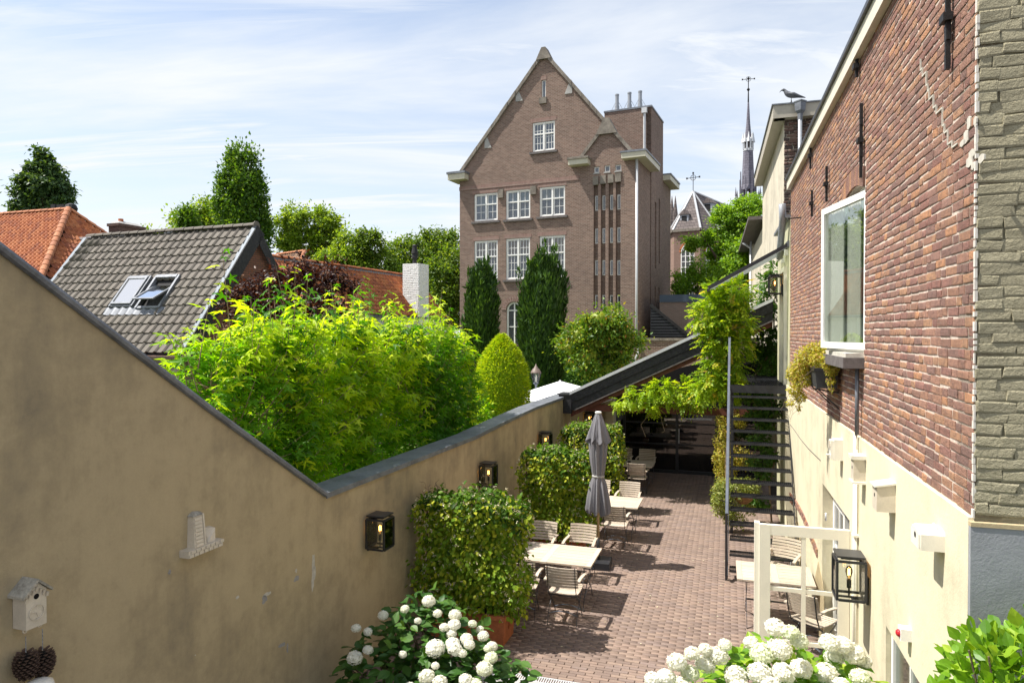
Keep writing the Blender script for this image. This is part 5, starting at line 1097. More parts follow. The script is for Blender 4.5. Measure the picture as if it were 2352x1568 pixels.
# orange hipped house far left
HF = Frame(-17.5, 27.0, 18.0)
hh = fthing('orange_hipped_house', 'house with a hipped orange clay tile roof at the far left edge', 'house', HF)
AZ = 9.14; hb, ha, dzr = 3.0, 2.43, 2.96; LN = 6.5
S1 = math.hypot(hb, dzr); D1 = (0, -hb/S1, -dzr/S1)
tilefield(hh, 'roof_tile', 'roof_tiles', (-LN, 0, AZ), (1,0,0), D1, int((LN+ha)/0.21), int(S1/0.235)+1, 0.21, 0.235, M['tile_orange'], 0.070, PANT, lambda s, d: d < S1 and (s-LN) < ha*d/S1-0.02, 0.022)
S2 = math.hypot(ha, dzr); D2 = (ha/S2, 0, -dzr/S2)
tilefield(hh, 'roof_tile', 'roof_tiles_right', (0, -hb, AZ), (0,1,0), D2, int((hb+3.6)/0.21), int(S2/0.235)+1, 0.21, 0.235, M['tile_orange'], 0.070, PANT, lambda s, d: d < S2 and -hb*d/S2+0.02 < (s-hb) < 3.6*d/S2, 0.022, nmax=120)
m = MB(); m.add([(-LN,0,AZ-.03),(0,0,AZ-.03),(ha,-hb,AZ-dzr-.03),(-LN,-hb,AZ-dzr-.03),(ha,3.6,AZ-dzr-.03),(-LN,3.6,AZ-dzr-.03)], [(0,1,2,3),(1,4,2),(0,5,4,1)]); m.build('roof_deck', M['chimney_brick'], hh)
ridge(hh, (0,0,AZ+0.03), (-LN,0,AZ+0.03), 0.12, 0.34, M['tile_orange_ridge']); ridge(hh, (ha,-hb,AZ-dzr+0.04), (0,0,AZ+0.05), 0.13, 0.32, M['tile_orange_ridge'], lift=0.02); ridge(hh, (ha,3.6,AZ-dzr+0.04), (0,0,AZ+0.05), 0.12, 0.34, M['tile_orange_ridge'])
m = MB(); m.box(-LN, ha-0.25, -hb+0.25, 3.3, 0, AZ-dzr); m.build('wall', M['white_brick'], hh)
m = MB(); m.box(-LN, ha+0.05, -hb-0.10, -hb+0.05, AZ-dzr-0.16, AZ-dzr-0.02); m.box(ha-0.05, ha+0.10, -hb, 3.6, AZ-dzr-0.16, AZ-dzr-0.02); m.build('gutter', M['white_zinc'], hh)
m = MB(); m.box(ha*0.42, ha+1.6, -0.35, 1.4, AZ-dzr, AZ-1.25); m.build('dormer', M['taupe'], hh); MB().box(ha*0.40, ha+1.65, -0.40, 1.45, AZ-1.25, AZ-1.15).build('dormer_edge', M['white_zinc'], hh)
q = HF.front(20, 640, -2.6)
m = MB(); m.add([(q[0]-2.5,-3.3,q[1]-.6),(q[0],-3.3,q[1]-.6),(q[0]-0.1,-1.6,q[1]+.35),(q[0]-2.5,-1.9,q[1]+.5)], [(0,1,2,3)]); m.build('small_dormer_roof', M['tile_orange'], hh)
ct = thing('chimney_pair', 'mortar chimney cap with a dark cowl peeping over the orange hipped roof ridge', 'chimney', D(130, 492, 30), -HF.th)
m = MB(); m.box(-0.9, 0.75, -0.4, 0.5, -1.2, -0.05); m.build('stack', M['chimney_brick'], ct)
m = MB(); m.hexa([(-0.9,-0.4,-0.05),(0.75,-0.4,-0.05),(0.75,0.5,-0.05),(-0.9,0.5,-0.05),(-0.4,-0.1,0.18),(0.4,-0.1,0.18),(0.4,0.2,0.18),(-0.4,0.2,0.18)]); m.build('cap', M['concrete'], ct)
m = MB(); m.box(-0.35, -0.1, 0, 0.1, 0.15, 0.45); m.box(0.0, 0.42, 0, 0.1, 0.15, 0.42); m.build('flue', M['iron'], ct)
m = MB(); m.lathe([(0.12,0),(0.22,0.08),(0.26,0.22),(0.20,0.36),(0.05,0.42)], (0.85,0,0.0), 12); m.build('cowl', M['iron'], ct, smooth=False)
cc = D(272.6, 512, 29.0)
cb = thing('brick_chimney', 'dark brick chimney with corbelled top and terracotta pot behind the grey tiled ridge', 'chimney', (cc[0], cc[1], 0), -math.radians(20))
zc0, zc1 = 6.5, cc[2]; wch = 0.58; dch = 1.28
m = MB(); m.box(-wch, 0, 0, dch, zc0, zc1-0.12); m.build('stack', M['chimney_brick'], cb)
m = MB(); m.box(-wch-.05, .05, -.05, dch+.05, zc1-0.12, zc1); m.build('corbel', M['chimney_brick'], cb)
m = MB(); m.hexa([(-wch,0,zc1),(0,0,zc1),(0,dch,zc1),(-wch,dch,zc1),(-wch*.65,.2,zc1+.13),(-wch*.35,.2,zc1+.13),(-wch*.35,dch-.2,zc1+.13),(-wch*.65,dch-.2,zc1+.13)]); m.build('mortar_cap', M['concrete'], cb)
MB().lathe([(0.11,0),(0.10,0.14)], (-wch/2, 0.35, zc1+.1), 12).build('chimney_pot', M['terracotta'], cb)

# long orange roofed house with whitewashed chimney
MF = Frame(-9.39, 26.0, 23.7)
mh = fthing('orange_roofed_house', 'long low whitewashed house with an orange tiled roof and a white brick chimney', 'house', MF)
mz, mez, mw = 7.23, 5.13, 1.82; S3 = math.hypot(mw, mz-mez); D3 = (mw/S3, 0, -(mz-mez)/S3); ML = 10.9; B0 = -2.5
tilefield(mh, 'roof_tile', 'roof_tiles', (0, B0, mz), (0,1,0), D3, int((ML-B0)/0.205), 12, 0.205, S3/12, M['tile_orange'], 0.045, PANT, lambda s, d: s < ML-B0 and d < S3 and not (8.0 < s+B0 < 8.9 and d > S3*0.55), 0.022)
m = MB(); m.add([(0,B0,mz-.03),(0,ML,mz-.03),(mw,ML,mez-.03),(mw,B0,mez-.03),(-mw,B0,mez-.03),(-mw,ML,mez-.03)], [(0,1,2,3),(0,1,5,4)]); m.build('roof_deck', M['chimney_brick'], mh)
ridge(mh, (0,B0,mz+.02), (0,ML,mz+.02), 0.11, 0.36, M['tile_orange']); MB().box(-0.02, 0.13, B0, ML, mz-0.10, mz-0.02).build('ridge_mortar', M['lead'], mh)
m = MB(); m.box(-mw+.2, mw-.12, B0, ML-.12, 0, mez-.02); m.build('wall', M['white_brick'], mh)
m = MB(); m.add([(-mw+.2,ML-.11,mez-.02),(mw-.2,ML-.11,mez-.02),(0,ML-.11,mz-.1)], [(0,1,2)]); m.build('gable', M['white_brick'], mh)
MB().box(mw-.1, mw+.10, B0, ML, mez-.14, mez-.05).build('gutter', M['lead'], mh)
wz = 4.3+(765-606)/1568*32.6
chm = MB(); chm.box(1.0, 1.9, 8.0, 8.9, 0, wz-0.02); cho = chm.build('chimney', M['white_brick'], mh)
itc = field(1.0, 1.9, mez-0.9, wz, 0.085, [0.23, 0.12], 0.012, jit=0.006); lay(cho, 'brick', 'bricks', itc, (0,8.0,0), (1,0,0), (0,-1,0), (0,0,1), 0.014, M['white_brick'], 300, ROUGH, 0.01)
itc = field(8.0, 8.9, mez-0.9, wz, 0.085, [0.23, 0.12], 0.012, jit=0.003); lay(cho, 'side_brick', 'side_bricks', itc, (1.9,0,0), (0,1,0), (1,0,0), (0,0,1), 0.012, M['white_brick'], 160, ROUGH, 0.01)
m = MB(); m.lathe([(0.10,0),(0.10,0.35),(0.16,0.36),(0.13,0.55),(0.17,0.57),(0.11,0.85),(0.11,0.95),(0.07,1.0)], (1.42,8.4,wz-0.02), 12); m.build('flue_cowl', M['iron'], cho)
fh = Frame(*D(640, 765, 36)[:2], 40.0)
bh = fthing('brown_roofed_house', 'far house with a brownish tiled hip showing above the orange ridge', 'house', fh)
z5 = 4.3+(765-572)/1568*36
m = MB(); m.box(-2.6, 1.2, 0, 4, 0, z5-1.3); m.build('wall', M['far_brick'], bh)
tilefield(bh, 'roof_tile', 'roof_tiles', (-2.8, 1.6, z5), (1,0,0), (0,-.70,-.714), 16, 9, 0.22, 0.25, tilemat('brown_clay_tile', [(0.25,0.14,0.08),(0.20,0.12,0.08),(0.29,0.16,0.09)], (0.10,0.08,0.06), (0.3,0.25,0.15)), 0.05, PANT, lambda s, d: s < 2.6+d*0.6, 0.02, nmax=60)
ridge(bh, (0,1.6,z5+.03), (-2.8,1.6,z5+.03), 0.12, 0.34, M['tile_orange_ridge']); ridge(bh, (1.1,0.1,z5-1.55), (0,1.6,z5+.03), 0.12, 0.34, M['tile_orange_ridge'])
# ================================================================== WALL LANTERNS
def lantern_parts(t, reach=0.17, brk=True):
    w, h = 0.125, 0.37; F_ = M['black']       # box centred on (reach) outward along +x, wall at x=0
    m = MB(); e = 0.011; cx = reach
    for sx in (-1, 1):
        for sy in (-1, 1): m.box(cx+sx*w-e, cx+sx*w+e, sy*w-e, sy*w+e, -h/2, h/2)
    for z in (-h/2, h/2):
        for s in (-1, 1): m.box(cx-w+e, cx+w-e, s*w-e*.95, s*w+e*.95, z-e, z+e); m.box(cx+s*w-e*.95, cx+s*w+e*.95, -w+e, w-e, z-e, z+e)
    m.box(cx-w+e, cx+w-e, -0.012, 0.012, -h/2-e, -h/2+0.004)
    m.build('frame', F_, t)
    m = MB(); m.box(cx-0.085, cx+0.085, -0.085, 0.085, h/2+e, h/2+0.035); m.box(cx-0.125, cx+0.125, -0.125, 0.125, h/2+0.035, h/2+0.052); m.build('roof_cap', F_, t)
    for s in (-1, 1):
        MB().box(cx-w+e+.001, cx+w-e-.001, s*w-0.002, s*w+0.002, -h/2+e, h/2-e).build('glass_pane', M['glass'], t); MB().box(cx+s*w-0.002, cx+s*w+0.002, -w+e+.001, w-e-.001, -h/2+e, h/2-e).build('glass_pane', M['glass'], t)
    m = MB(); m.tube([(cx,0,-h/2), (cx,0,-0.09)], 0.008, 6); m.tube([(cx,0,-0.10), (cx,0,-0.02)], 0.021, 10); m.build('bulb_holder', F_, t)
    m = MB(); m.lathe([(0.013,-0.02),(0.020,0.01),(0.033,0.055),(0.031,0.08),(0.018,0.105),(0.004,0.112)], (cx,0,0), 12); o = m.build('bulb', M['bulb_glass'], t, smooth=True)
    m = MB()
    for s in (-1, 1): m.tube([(cx+s*0.008, s*0.006, 0.02), (cx+s*0.008, s*0.006, 0.085)], 0.0034, 6)
    m.build('filament', M['filament'], o)
    m = MB(); m.box(0.0, 0.022, -0.035, 0.035, -0.24, 0.02); m.box(0.02, cx-0.02, -0.012, 0.012, -0.21, -0.185); m.build('bracket', F_, t)
Z3 = zoom(1250, 1800, 1.568)
lan = None
def lantern_at(F, b, z, flip, label, off=0.0):
    global lan
    x, y, _ = F.to(off, b); rz = -F.th+(math.pi if flip else 0)
    if lan is None:
        lan = thing('wall_lantern', label, 'lantern', (0,0,0), 0, 'black wall lanterns'); lantern_parts(lan); t = lan
    else: t = copy_tree(lan); t['label'] = label
    t.location = (x, y, z); t.rotation_euler = (0, 0, rz); return t
for (px, py, lb) in ((873,1222,'lit black box lantern on the olive wall, nearest of the row, above the hydrangea'),(1122,1091,'lit black box lantern on the olive wall above the nearest trellis hedge'),(1253,1014,'lit black box lantern on the olive wall directly over the second trellis hedge')):
    b_, z_ = LW.side(px, py, 0.17); lantern_at(LW, b_, z_, False, lb)
lantern_at(LW, 21.6, 1.72, False, 'black box lantern on the wall inside the shed, half hidden by the closed parasol')
b_, z_ = RW.side(1950, 1325, -0.20); lantern_at(RW, b_, z_, True, 'large black box lantern in the sun beside the open white door', -0.03)
b_, z_ = RW.side(1780, 655, -0.18); lantern_at(RW, b_, z_, True, 'lit black box lantern up beside the upstairs door under the glass awning', -0.012)

# ================================================================== CERAMIC WALL ORNAMENTS
Zb = zoom(0, 1900, 2352/1300)
bb, bz = LW.side(*Zb(243, 925), 0.10); x, y, _ = LW.to(0, bb)
nb = thing('birdhouse', 'cream ceramic birdhouse with pitched roof, round hole and relief clock face on the olive wall', 'birdhouse', (x, y, bz), -LW.th)
nb.scale = (.9, .9, .9)
# local: x outward, y along wall
hw = 0.076; dpt = 0.14
m = MB(); m.prism([(-hw,-0.17),(hw,-0.17),(hw,0.09),(0,0.165),(-hw,0.09)], lambda s,z,d: (d,s,z), 0.004, dpt); m.build('body', M['ceramic'], nb)
m = MB()
for s in (-1, 1): m.hexa([(0.0,s*(hw+.035),0.065),(dpt+.025,s*(hw+.035),0.065),(dpt+.025,0,0.165),(0.0,0,0.165),(0.0,s*(hw+.035),0.085),(dpt+.025,s*(hw+.035),0.085),(dpt+.025,0,0.187),(0.0,0,0.187)])
m.build('roof', M['ceramic_roof'], nb)
m = MB()
for k in range(-3, 4): m.lathe([(0.016,0),(0.012,0.006),(0.002,0.009)], (0,0,0), 8); 
m = MB()
for k in range(-3, 4):
    yy = k*0.026; zz_ = 0.115-abs(yy)*0.80; m.hexa([(dpt,yy-.009,zz_-.022),(dpt+.008,yy-.009,zz_-.022),(dpt+.008,yy+.009,zz_-.022),(dpt,yy+.009,zz_-.022),(dpt,yy-.009,zz_+.012),(dpt+.016,yy-.009,zz_+.012),(dpt+.016,yy+.009,zz_+.012),(dpt,yy+.009,zz_+.012)])
m.build('scalloped_trim', M['ceramic'], nb)
def disc(r0, r1, x0, x1, cy, cz_, n=24):
    m = MB(); p = []
    if r0 == 0: return m.prism([(cy+r1*math.cos(2*math.pi*k/n), cz_+r1*math.sin(2*math.pi*k/n)) for k in range(n)], lambda s,z,d: (d,s,z), x0, x1)
    for k in range(n):
        a0, a1 = 2*math.pi*k/n, 2*math.pi*(k+1)/n; P = lambda a, r, x: (x, cy+r*math.cos(a), cz_+r*math.sin(a))
        m.hexa([P(a0,r0,x0),P(a0,r1,x0),P(a0,r1,x1),P(a0,r0,x1),P(a1,r0,x0),P(a1,r1,x0),P(a1,r1,x1),P(a1,r0,x1)])
    return m
disc(0, 0.020, dpt+.0005, dpt+.0015, 0.0, 0.055).build('entrance_hole', M['hole'], nb)
m = disc(0.052, 0.058, dpt+.0005, dpt+.007, 0, -0.06); m.bar((dpt+.003,0,-.06), (dpt+.003,-.036,-.052), .006, .006); m.bar((dpt+.003,0,-.06), (dpt+.003,.010,-.095), .006, .006)
for k in range(4): a = k*math.pi/2; m.lathe([(0.003,0)], (0,0,0), 3) if False else m.box(dpt+.0005, dpt+.005, .044*math.cos(a)-.004, .044*math.cos(a)+.004, -.06+.044*math.sin(a)-.004, -.06+.044*math.sin(a)+.004)
m.build('clock_face', M['ceramic'], nb)
for s in (-1, 1): disc(0.009, 0.016, 0.09, 0.10, s*0.055, -0.185, 14).build('ring', M['ceramic'], nb)
def pine_cone(label, yy, zz_):
    x, y, z = LW.to(0.095, bb+yy, bz+zz_)
    t = thing('pine_cone', label, 'pine cone', (x, y, z), -LW.th, 'pine cones hanging under the birdhouse')
    MB().lathe([(0.01,0.072),(0.035,0.055),(0.044,0),(0.035,-0.05),(0.01,-0.085)], n=12).build('core', M['hole'], t)
    me = bpy.data.meshes.new('scale'); me.from_pydata([(-.010,0,0),(.010,0,0),(.014,.026,.004),(0,.034,.010),(-.014,.026,.004),(0,.028,-.006)], [], [(0,1,2,3,4),(0,4,3,5),(0,5,1),(1,5,2),(2,5,3)]); me.materials.append(M['cone'])
    rows = 11
    for i in range(rows):
        f = i/(rows-1); zz2 = 0.075-0.155*f; r = 0.010+0.036*math.sin(math.pi*min(1, f*0.85+0.12))**0.8; n = max(7, int(r*300))
        for k in range(n):
            a = 2*math.pi*(k+0.5*(i % 2))/n; R = Matrix.Rotation(a-math.pi/2, 4, 'Z') @ Matrix.Rotation(math.radians(-8+30*(0.5-f)), 4, 'X')
            link(me, 'scale', None, t, Matrix.Translation((r*math.cos(a), r*math.sin(a), zz2)) @ R)
    m = MB(); L_ = -zz_-0.27; n = int(L_/0.013)
    for k in range(n): z = 0.08+k*0.013; m.box(-.003 if k % 2 else -.0012, .003 if k % 2 else .0012, -.0012 if k % 2 else -.003, .0012 if k % 2 else .003, z, z+0.014)
    m.build('chain', M['zinc'], t)
pine_cone('dark pine cone on a short chain under the birdhouse, left of the pair', -0.050, -0.385); pine_cone('dark pine cone on a longer chain under the birdhouse, right of the pair', 0.062, -0.420)
# miniature brick tower and ledge ornament
ob, oz = LW.side(*Zb(1460, 500), 0.05); x, y, _ = LW.to(0, ob)
og = thing('wall_ornament', 'small cream ceramic relief of a brick tower and ledge on the olive wall', 'wall ornament', (x, y, oz), -LW.th)
m = MB(); m.prism([(-0.20,-0.06),(0.20,-0.06),(0.20,0.0),(-0.20,0.0)], lambda s,z,d: (d,s,z), 0.0, 0.10); m.build('ledge', M['ceramic'], og)
me = MB().box(0.100, 0.108, -0.022, 0.022, -0.013, 0.013).mesh('ledge_brick'); me.materials.append(M['ceramic'])
for r in range(2):
    for k in range(7): link(me, 'ledge_brick', None, og, Matrix.Translation((0, -0.172+k*0.056+(0.02 if r else 0), -0.045+r*0.03)))
m = MB(); m.hexa([(0,-0.115,0),(0.085,-0.115,0),(0.085,0.010,0),(0,0.010,0),(0,-0.105,0.27),(0.06,-0.105,0.27),(0.06,0.0,0.27),(0,0.0,0.27)]); m.build('tower', M['ceramic'], og)
for k in range(8): zz_ = 0.008+k*0.032; xo = 0.085-0.025*(zz_/0.27); MB().hexa([(xo,-0.10,zz_),(xo+.008,-0.10,zz_),(xo+.008,-0.018,zz_),(xo,-0.018,zz_),(xo-.003,-0.10,zz_+.024),(xo+.005,-0.10,zz_+.024),(xo+.005,-0.018,zz_+.024),(xo-.003,-0.018,zz_+.024)]).build('tower_course', M['ceramic'], og)
MB().bar((0.085,0.004,0), (0.062,0,0.275), 0.016, 0.016).build('corner_pilaster', M['ceramic'], og)
m = MB(); m.hexa([(0,-0.115,0.27),(0.07,-0.115,0.27),(0.07,0.008,0.27),(0,0.008,0.27),(0,-0.06,0.300),(0.03,-0.06,0.300),(0.03,0.008,0.285),(0,0.008,0.29)]); m.build('tower_cap', M['ceramic_roof'], og)
m = MB(); m.hexa([(0,0.03,0.0),(0.07,0.05,0.0),(0.07,0.14,0.0),(0,0.15,0.0),(0,0.04,0.13),(0.05,0.07,0.04),(0.06,0.15,0.11),(0,0.15,0.12)]); m.build('broken_block', M['ceramic'], og)
# white ceramic nest boxes on the cream wall: local x outward (towards courtyard), y along wall towards viewer negative
def nestbox(px, py, label, w, h, d, kind):
    b_, z_ = RW.side(px, py, -0.03-d/2); x, y, _ = RW.to(-0.03, b_); t = thing('nest_box', label, 'nest box', (x, y, z_), -RW.th+math.pi, 'white ceramic nest boxes on the cream wall')
    mp = lambda s,z,dd: (dd, s, z)
    if kind == 'flat':
        m = MB(); m.hexa([(0,-w/2,-h/2),(d,-w/2,-h/2),(d,w/2,-h/2),(0,w/2,-h/2),(0,-w/2,h/2+.03),(d,-w/2,h/2),(d,w/2,h/2),(0,w/2,h/2+.03)]); m.build('body', M['ceramic'], t)
        m = MB(); m.hexa([(0,-w/2-.012,h/2+.031),(d+.02,-w/2-.012,h/2+.001),(d+.02,w/2+.012,h/2+.001),(0,w/2+.012,h/2+.031),(0,-w/2-.012,h/2+.048),(d+.02,-w/2-.012,h/2+.015),(d+.02,w/2+.012,h/2+.015),(0,w/2+.012,h/2+.048)]); m.build('roof', M['white_ceramic'], t)
        disc(0, 0.016, d+.0005, d+.0015, 0.0, h*0.12).build('entrance_hole', M['hole'], t)
    elif kind == 'loaf':
        m = MB(); r = 0.03; pr = [(-w/2,-h/2),(w/2,-h/2),(w/2,h/2-r),(w/2-r,h/2),(-w/2+r,h/2),(-w/2,h/2-r)]; m.prism(pr, mp, 0, d-.012); m.prism([(p[0]*.92, p[1]*.90) for p in pr], mp, d-.012, d); m.build('body', M['white_ceramic'], t, smooth=False)
        disc(0, 0.020, d+.0005, d+.0015, 0.01, h*0.10).build('entrance_hole', M['hole'], t); MB().tube([(0.03, w*0.30, h/2-.005), (0.03+.02, w*.2, h/2+.03), (0.03, w*.05, h/2-.005)], 0.008, 8).build('loop', M['white_ceramic'], t, smooth=True)
    elif kind == 'scroll':
        m = MB(); m.lathe([(0.0,0)], n=3) if False else None; m.box(0, d-.01, -w/2, w/2, -h/2, h/2); m.build('body', M['ceramic'], t)
        m = MB(); m.tube([(0.02, -w/2-.01, h/2), (d, -w/2-.01, h/2), ], 0.018, 8); m.tube([(0.02, w/2, h/2), (d, w/2, h/2)], 0.018, 8); m.box(0, d+.012, -w/2-.02, w/2+.02, h/2-.005, h/2+.03); m.box(0, d+.006, -w/2-.015, w/2+.015, -h/2-.02, -h/2+.002); m.build('moulding', M['white_ceramic'], t, smooth=False)
        disc(0, 0.016, d-.0095, d-.0085, 0.0, h*0.08).build('entrance_hole', M['hole'], t)
    else:
        m = MB(); m.box(0, d*.75, -w/2, w/2, -h/2, h/2); pr = [(-w/2,-h/2),(w/2,-h/2),(w/2,h/2),(-w/2,h/2)]; m.prism([(p[0]*.9,p[1]*.9) for p in pr], mp, d*.75, d); m.build('body', M['white_ceramic'], t)
        m = MB()
        for k in range(6): a = k*math.pi/3; m.box(d, d+.012, .03*math.cos(a)-.02, .03*math.cos(a)+.02, h*.22+.03*math.sin(a)-.018, h*.22+.03*math.sin(a)+.018)
        m.build('leaf_relief', M['ceramic'], t); MB().tube([(d, 0, -h*.28), (d+.04, 0, -h*.28)], 0.010, 8).build('perch', M['white_ceramic'], t)
nestbox(1920, 1031, 'white ceramic nest box with leaf relief and perch, farthest of the row of four', 0.17, 0.24, 0.13, 'relief')
nestbox(1970, 1077, 'small cream nest box with a scrolled top moulding right over the wall pipe', 0.14, 0.23, 0.12, 'scroll')
nestbox(2030, 1143, 'tall cream nest box with a flat sloping lid, third of the row', 0.17, 0.20, 0.14, 'flat')
nestbox(2130, 1232, 'squat white loaf-shaped nest box with a loop on top, nearest of the row', 0.20, 0.135, 0.15, 'loaf')
b_, z_ = RW.side(2074, 1453, -0.08); x, y, _ = RW.to(-0.03, b_)
al = thing('alarm_box', 'small white alarm box with a round red beacon low on the cream wall', 'alarm box', (x, y, z_), -RW.th+math.pi)
MB().box(0, 0.075, -0.045, 0.045, -0.045, 0.045).build('box', M['white'], al); m = MB(); m.lathe([(0.028,0),(0.028,0.012),(0.018,0.024),(0.004,0.028)], n=14); o = m.build('beacon', M['red_plastic'], al, smooth=True); o.matrix_local = Matrix.Translation((0.074,0.005,0)) @ Matrix.Rotation(math.pi/2, 4, 'Y')

# ================================================================== GARDEN TABLES AND CHAIRS
def rect_sweep(m, pts, wd, w, nd_fn, t):
    vs = []; wd = Vector(wd)
    for i, p in enumerate(pts):
        p = Vector(p); d = (Vector(pts[min(i+1, len(pts)-1)])-Vector(pts[max(i-1, 0)])).normalized(); n = wd.cross(d).normalized()
        vs += [p-wd*w/2-n*t/2, p+wd*w/2-n*t/2, p+wd*w/2+n*t/2, p-wd*w/2+n*t/2]
    k = len(pts); fs = [(i*4+j, i*4+(j+1) % 4, (i+1)*4+(j+1) % 4, (i+1)*4+j) for i in range(k-1) for j in range(4)]+[(3,2,1,0), (4*k-4,4*k-3,4*k-2,4*k-1)]
    return m.add(vs, fs)
def make_chair(t):
    seat = lambda y: 0.445+0.028*math.cos((y+0.02)/0.22*1.4)*-1+0.028   # gently dished seat
    for k in range(9):
        y = -0.19+k*0.047; z = seat(y); m = MB(); rect_sweep(m, [(x, y, z+0.010*(x/0.22)**2) for x in (-.225,-.08,.08,.225)], (0,1,0), 0.036, None, 0.013); m.build('seat_slat', M['teak'], t)
    bl = lambda z: -0.215-0.13*((z-0.45)/0.45)**1.15
    for k in range(7):
        z = 0.585+k*0.046; y = bl(z); m = MB(); tilt = Vector((0, -0.28, 0.96)); rect_sweep(m, [(x, y+0.035*(x/0.23)**2, z) for x in (-.235,-.12,0,.12,.235)], tilt, 0.036, None, 0.012); m.build('back_slat', M['teak'], t)
    for s in (-1, 1):
        x = s*0.205
        m = MB(); rect_sweep(m, [(x, 0.215, 0), (x, 0.10, 0.18), (x, -0.06, 0.34), (x, -0.20, 0.45), (x, -0.26, 0.60), (x, bl(0.90)+0.03, 0.89)], (1,0,0), 0.007, None, 0.022); m.build('leg', M['black'], t)
        x2 = s*0.215; m = MB(); rect_sweep(m, [(x2, -0.25, 0), (x2, -0.16, 0.20), (x2, 0.02, 0.34), (x2, 0.17, 0.43), (x2, 0.235, 0.53), (x2, 0.215, 0.61), (x2, 0.17, 0.65)], (1,0,0), 0.007, None, 0.022); m.build('leg', M['black'], t)
        m = MB(); x3 = s*0.245; rect_sweep(m, [(x3, -0.27, 0.665), (x3, -0.12, 0.675), (x3+s*.012, 0.06, 0.672), (x3+s*.016, 0.20, 0.645)], (1,0,0), 0.046, None, 0.020); m.build('armrest', M['teak'], t)
        m = MB(); pts = [(x3, 0.15+0.035*math.cos(a), 0.61+0.035*math.sin(a)) for a in [k*math.pi/5 for k in range(11)]]; m.tube(pts, 0.006, 5, caps=False); m.build('scroll', M['steel_blue'], t)
    for y, z in ((-0.185, 0.15), (0.13, 0.13)):
        m = MB(); rect_sweep(m, [(x, y, z+0.05*(1-(x/0.21)**2)) for x in (-.21,-.14,-.07,0,.07,.14,.21)], (0,1,0), 0.028, None, 0.006); m.build('arched_stretcher', M['steel_blue'], t)
    m = MB(); m.bar((-.21,-.20,.438), (.21,-.20,.438), .012, .012); m.bar((-.21,.18,.43), (.21,.18,.43), .012, .012); m.build('seat_rail', M['black'], t)
chair0 = thing('garden_chair', '', 'chair', (0,0,0), 0, 'folding slatted garden armchairs'); make_chair(chair0); used = []
def chair(x, y, face, label):
    t = chair0 if not used else copy_tree(chair0); used.append(1); t.location = (x, y, 0.036); t.rotation_euler = (0, 0, math.radians(face)); t['label'] = label
A_ = -18
chair(0.80, 10.12, A_, 'slatted armchair at the near side of the nearest left table, in full view')
chair(0.17, 10.34, A_+6, 'slatted armchair at the nearest left table, half behind the big trellis hedge')
chair(1.18, 11.80, A_+180, 'slatted armchair at the far side of the nearest left table, beside the parasol pole')
chair(0.50, 11.98, A_+180, 'shaded slatted armchair at the far side of the nearest left table, next to the hedge')
chair(2.08, 13.62, A_, 'slatted armchair at the near side of the middle table, right of the parasol pole')
chair(1.42, 13.86, A_-5, 'slatted armchair at the near side of the middle table, hidden behind the closed parasol')
chair(2.60, 15.25, A_+180, 'pale sunlit slatted armchair at the far side of the middle table')
chair(1.95, 15.5, A_+178, 'armchair at the far side of the middle table, mostly behind the parasol and hedge')
chair(3.32, 17.98, A_, 'slatted armchair before the farthest table, at the edge of the shed shade')
chair(2.66, 18.2, A_, 'slatted armchair at the near side of the farthest table, partly behind the last hedge')
chair(3.86, 19.62, A_+180, 'shaded armchair at the far side of the farthest table, right one before the glass doors')
chair(3.22, 19.82, A_+180, 'shaded armchair at the far side of the farthest table, left one before the glass doors')
chair(4.36, 11.02, A_+180-22, 'slatted armchair turned at an angle behind the table by the open white door')
chair(4.02, 9.05, A_-38, 'slatted armchair seen through the lower panes of the open white door')
def make_table(t, L_, W_, pl=12):
    e = 0.075
    for s in (-1, 1): MB().box(min(s*L_/2, s*(L_/2-e)), max(s*L_/2, s*(L_/2-e)), -W_/2, W_/2, 0.710, 0.738).build('end_rail', M['teak'], t)
    MB().box(-e*.7, e*.7, -W_/2, W_/2, 0.710, 0.737).build('middle_rail', M['teak'], t)
    n = pl; pw = W_/n
    for k in range(n):
        for s in (-1, 1):
            x0, x1 = (-L_/2+e+.002, -e*.7-.002) if s < 0 else (e*.7+.002, L_/2-e-.002)
            MB().box(x0, x1, -W_/2+k*pw+.003, -W_/2+(k+1)*pw-.003, 0.712+.001*(k % 3), 0.736+.001*(k % 2)).build('plank', M['teak'], t)
    for s in (-1, 1):
        x = s*(L_/2-0.14)
        for q in (-1, 1):
            m = MB(); rect_sweep(m, [(x, q*W_*.40, 0), (x, q*W_*.25, 0.2), (x, -q*W_*.22, 0.52), (x, -q*W_*.38, 0.70)], (1,0,0), 0.008, None, 0.026); m.build('leg', M['black'], t)
        m = MB(); rect_sweep(m, [(x, yy, 0.16+0.06*(1-(yy/(W_*.3))**2)) for yy in (-W_*.3,-W_*.15,0,W_*.15,W_*.3)], (1,0,0), 0.006, None, 0.02); m.build('arched_stretcher', M['steel_blue'], t)
    m = MB(); m.box(-L_/2+.1, L_/2-.1, -.02, .02, .69, .705); m.box(-L_/2+.14, L_/2-.14, -.01, .01, .30, .32); m.build('cross_bar', M['black'], t)
def table(x, y, L_, W_, label, rz=A_):
    t = thing('garden_table', label, 'table', (x, y, 0.036), math.radians(rz), 'slatted teak garden tables'); make_table(t, L_, W_, 12 if W_ > .8 else 10)
table(0.62, 10.95, 1.50, 0.92, 'weathered slatted table nearest on the left, half in leaf shade between the first two hedges')
table(2.05, 14.35, 1.30, 0.90, 'bright sunlit slatted table in the middle of the left row, beside the parasol')
table(3.16, 18.60, 1.40, 0.90, 'shaded slatted table under the shed roof edge with a glass ashtray')
table(3.86, 10.02, 1.05, 0.84, 'pale slatted table on the right behind the open white door', -17)
m = MB(); m.lathe([(0.05,0),(0.055,0.03),(0.045,0.032),(0.04,0.008)], n=14)
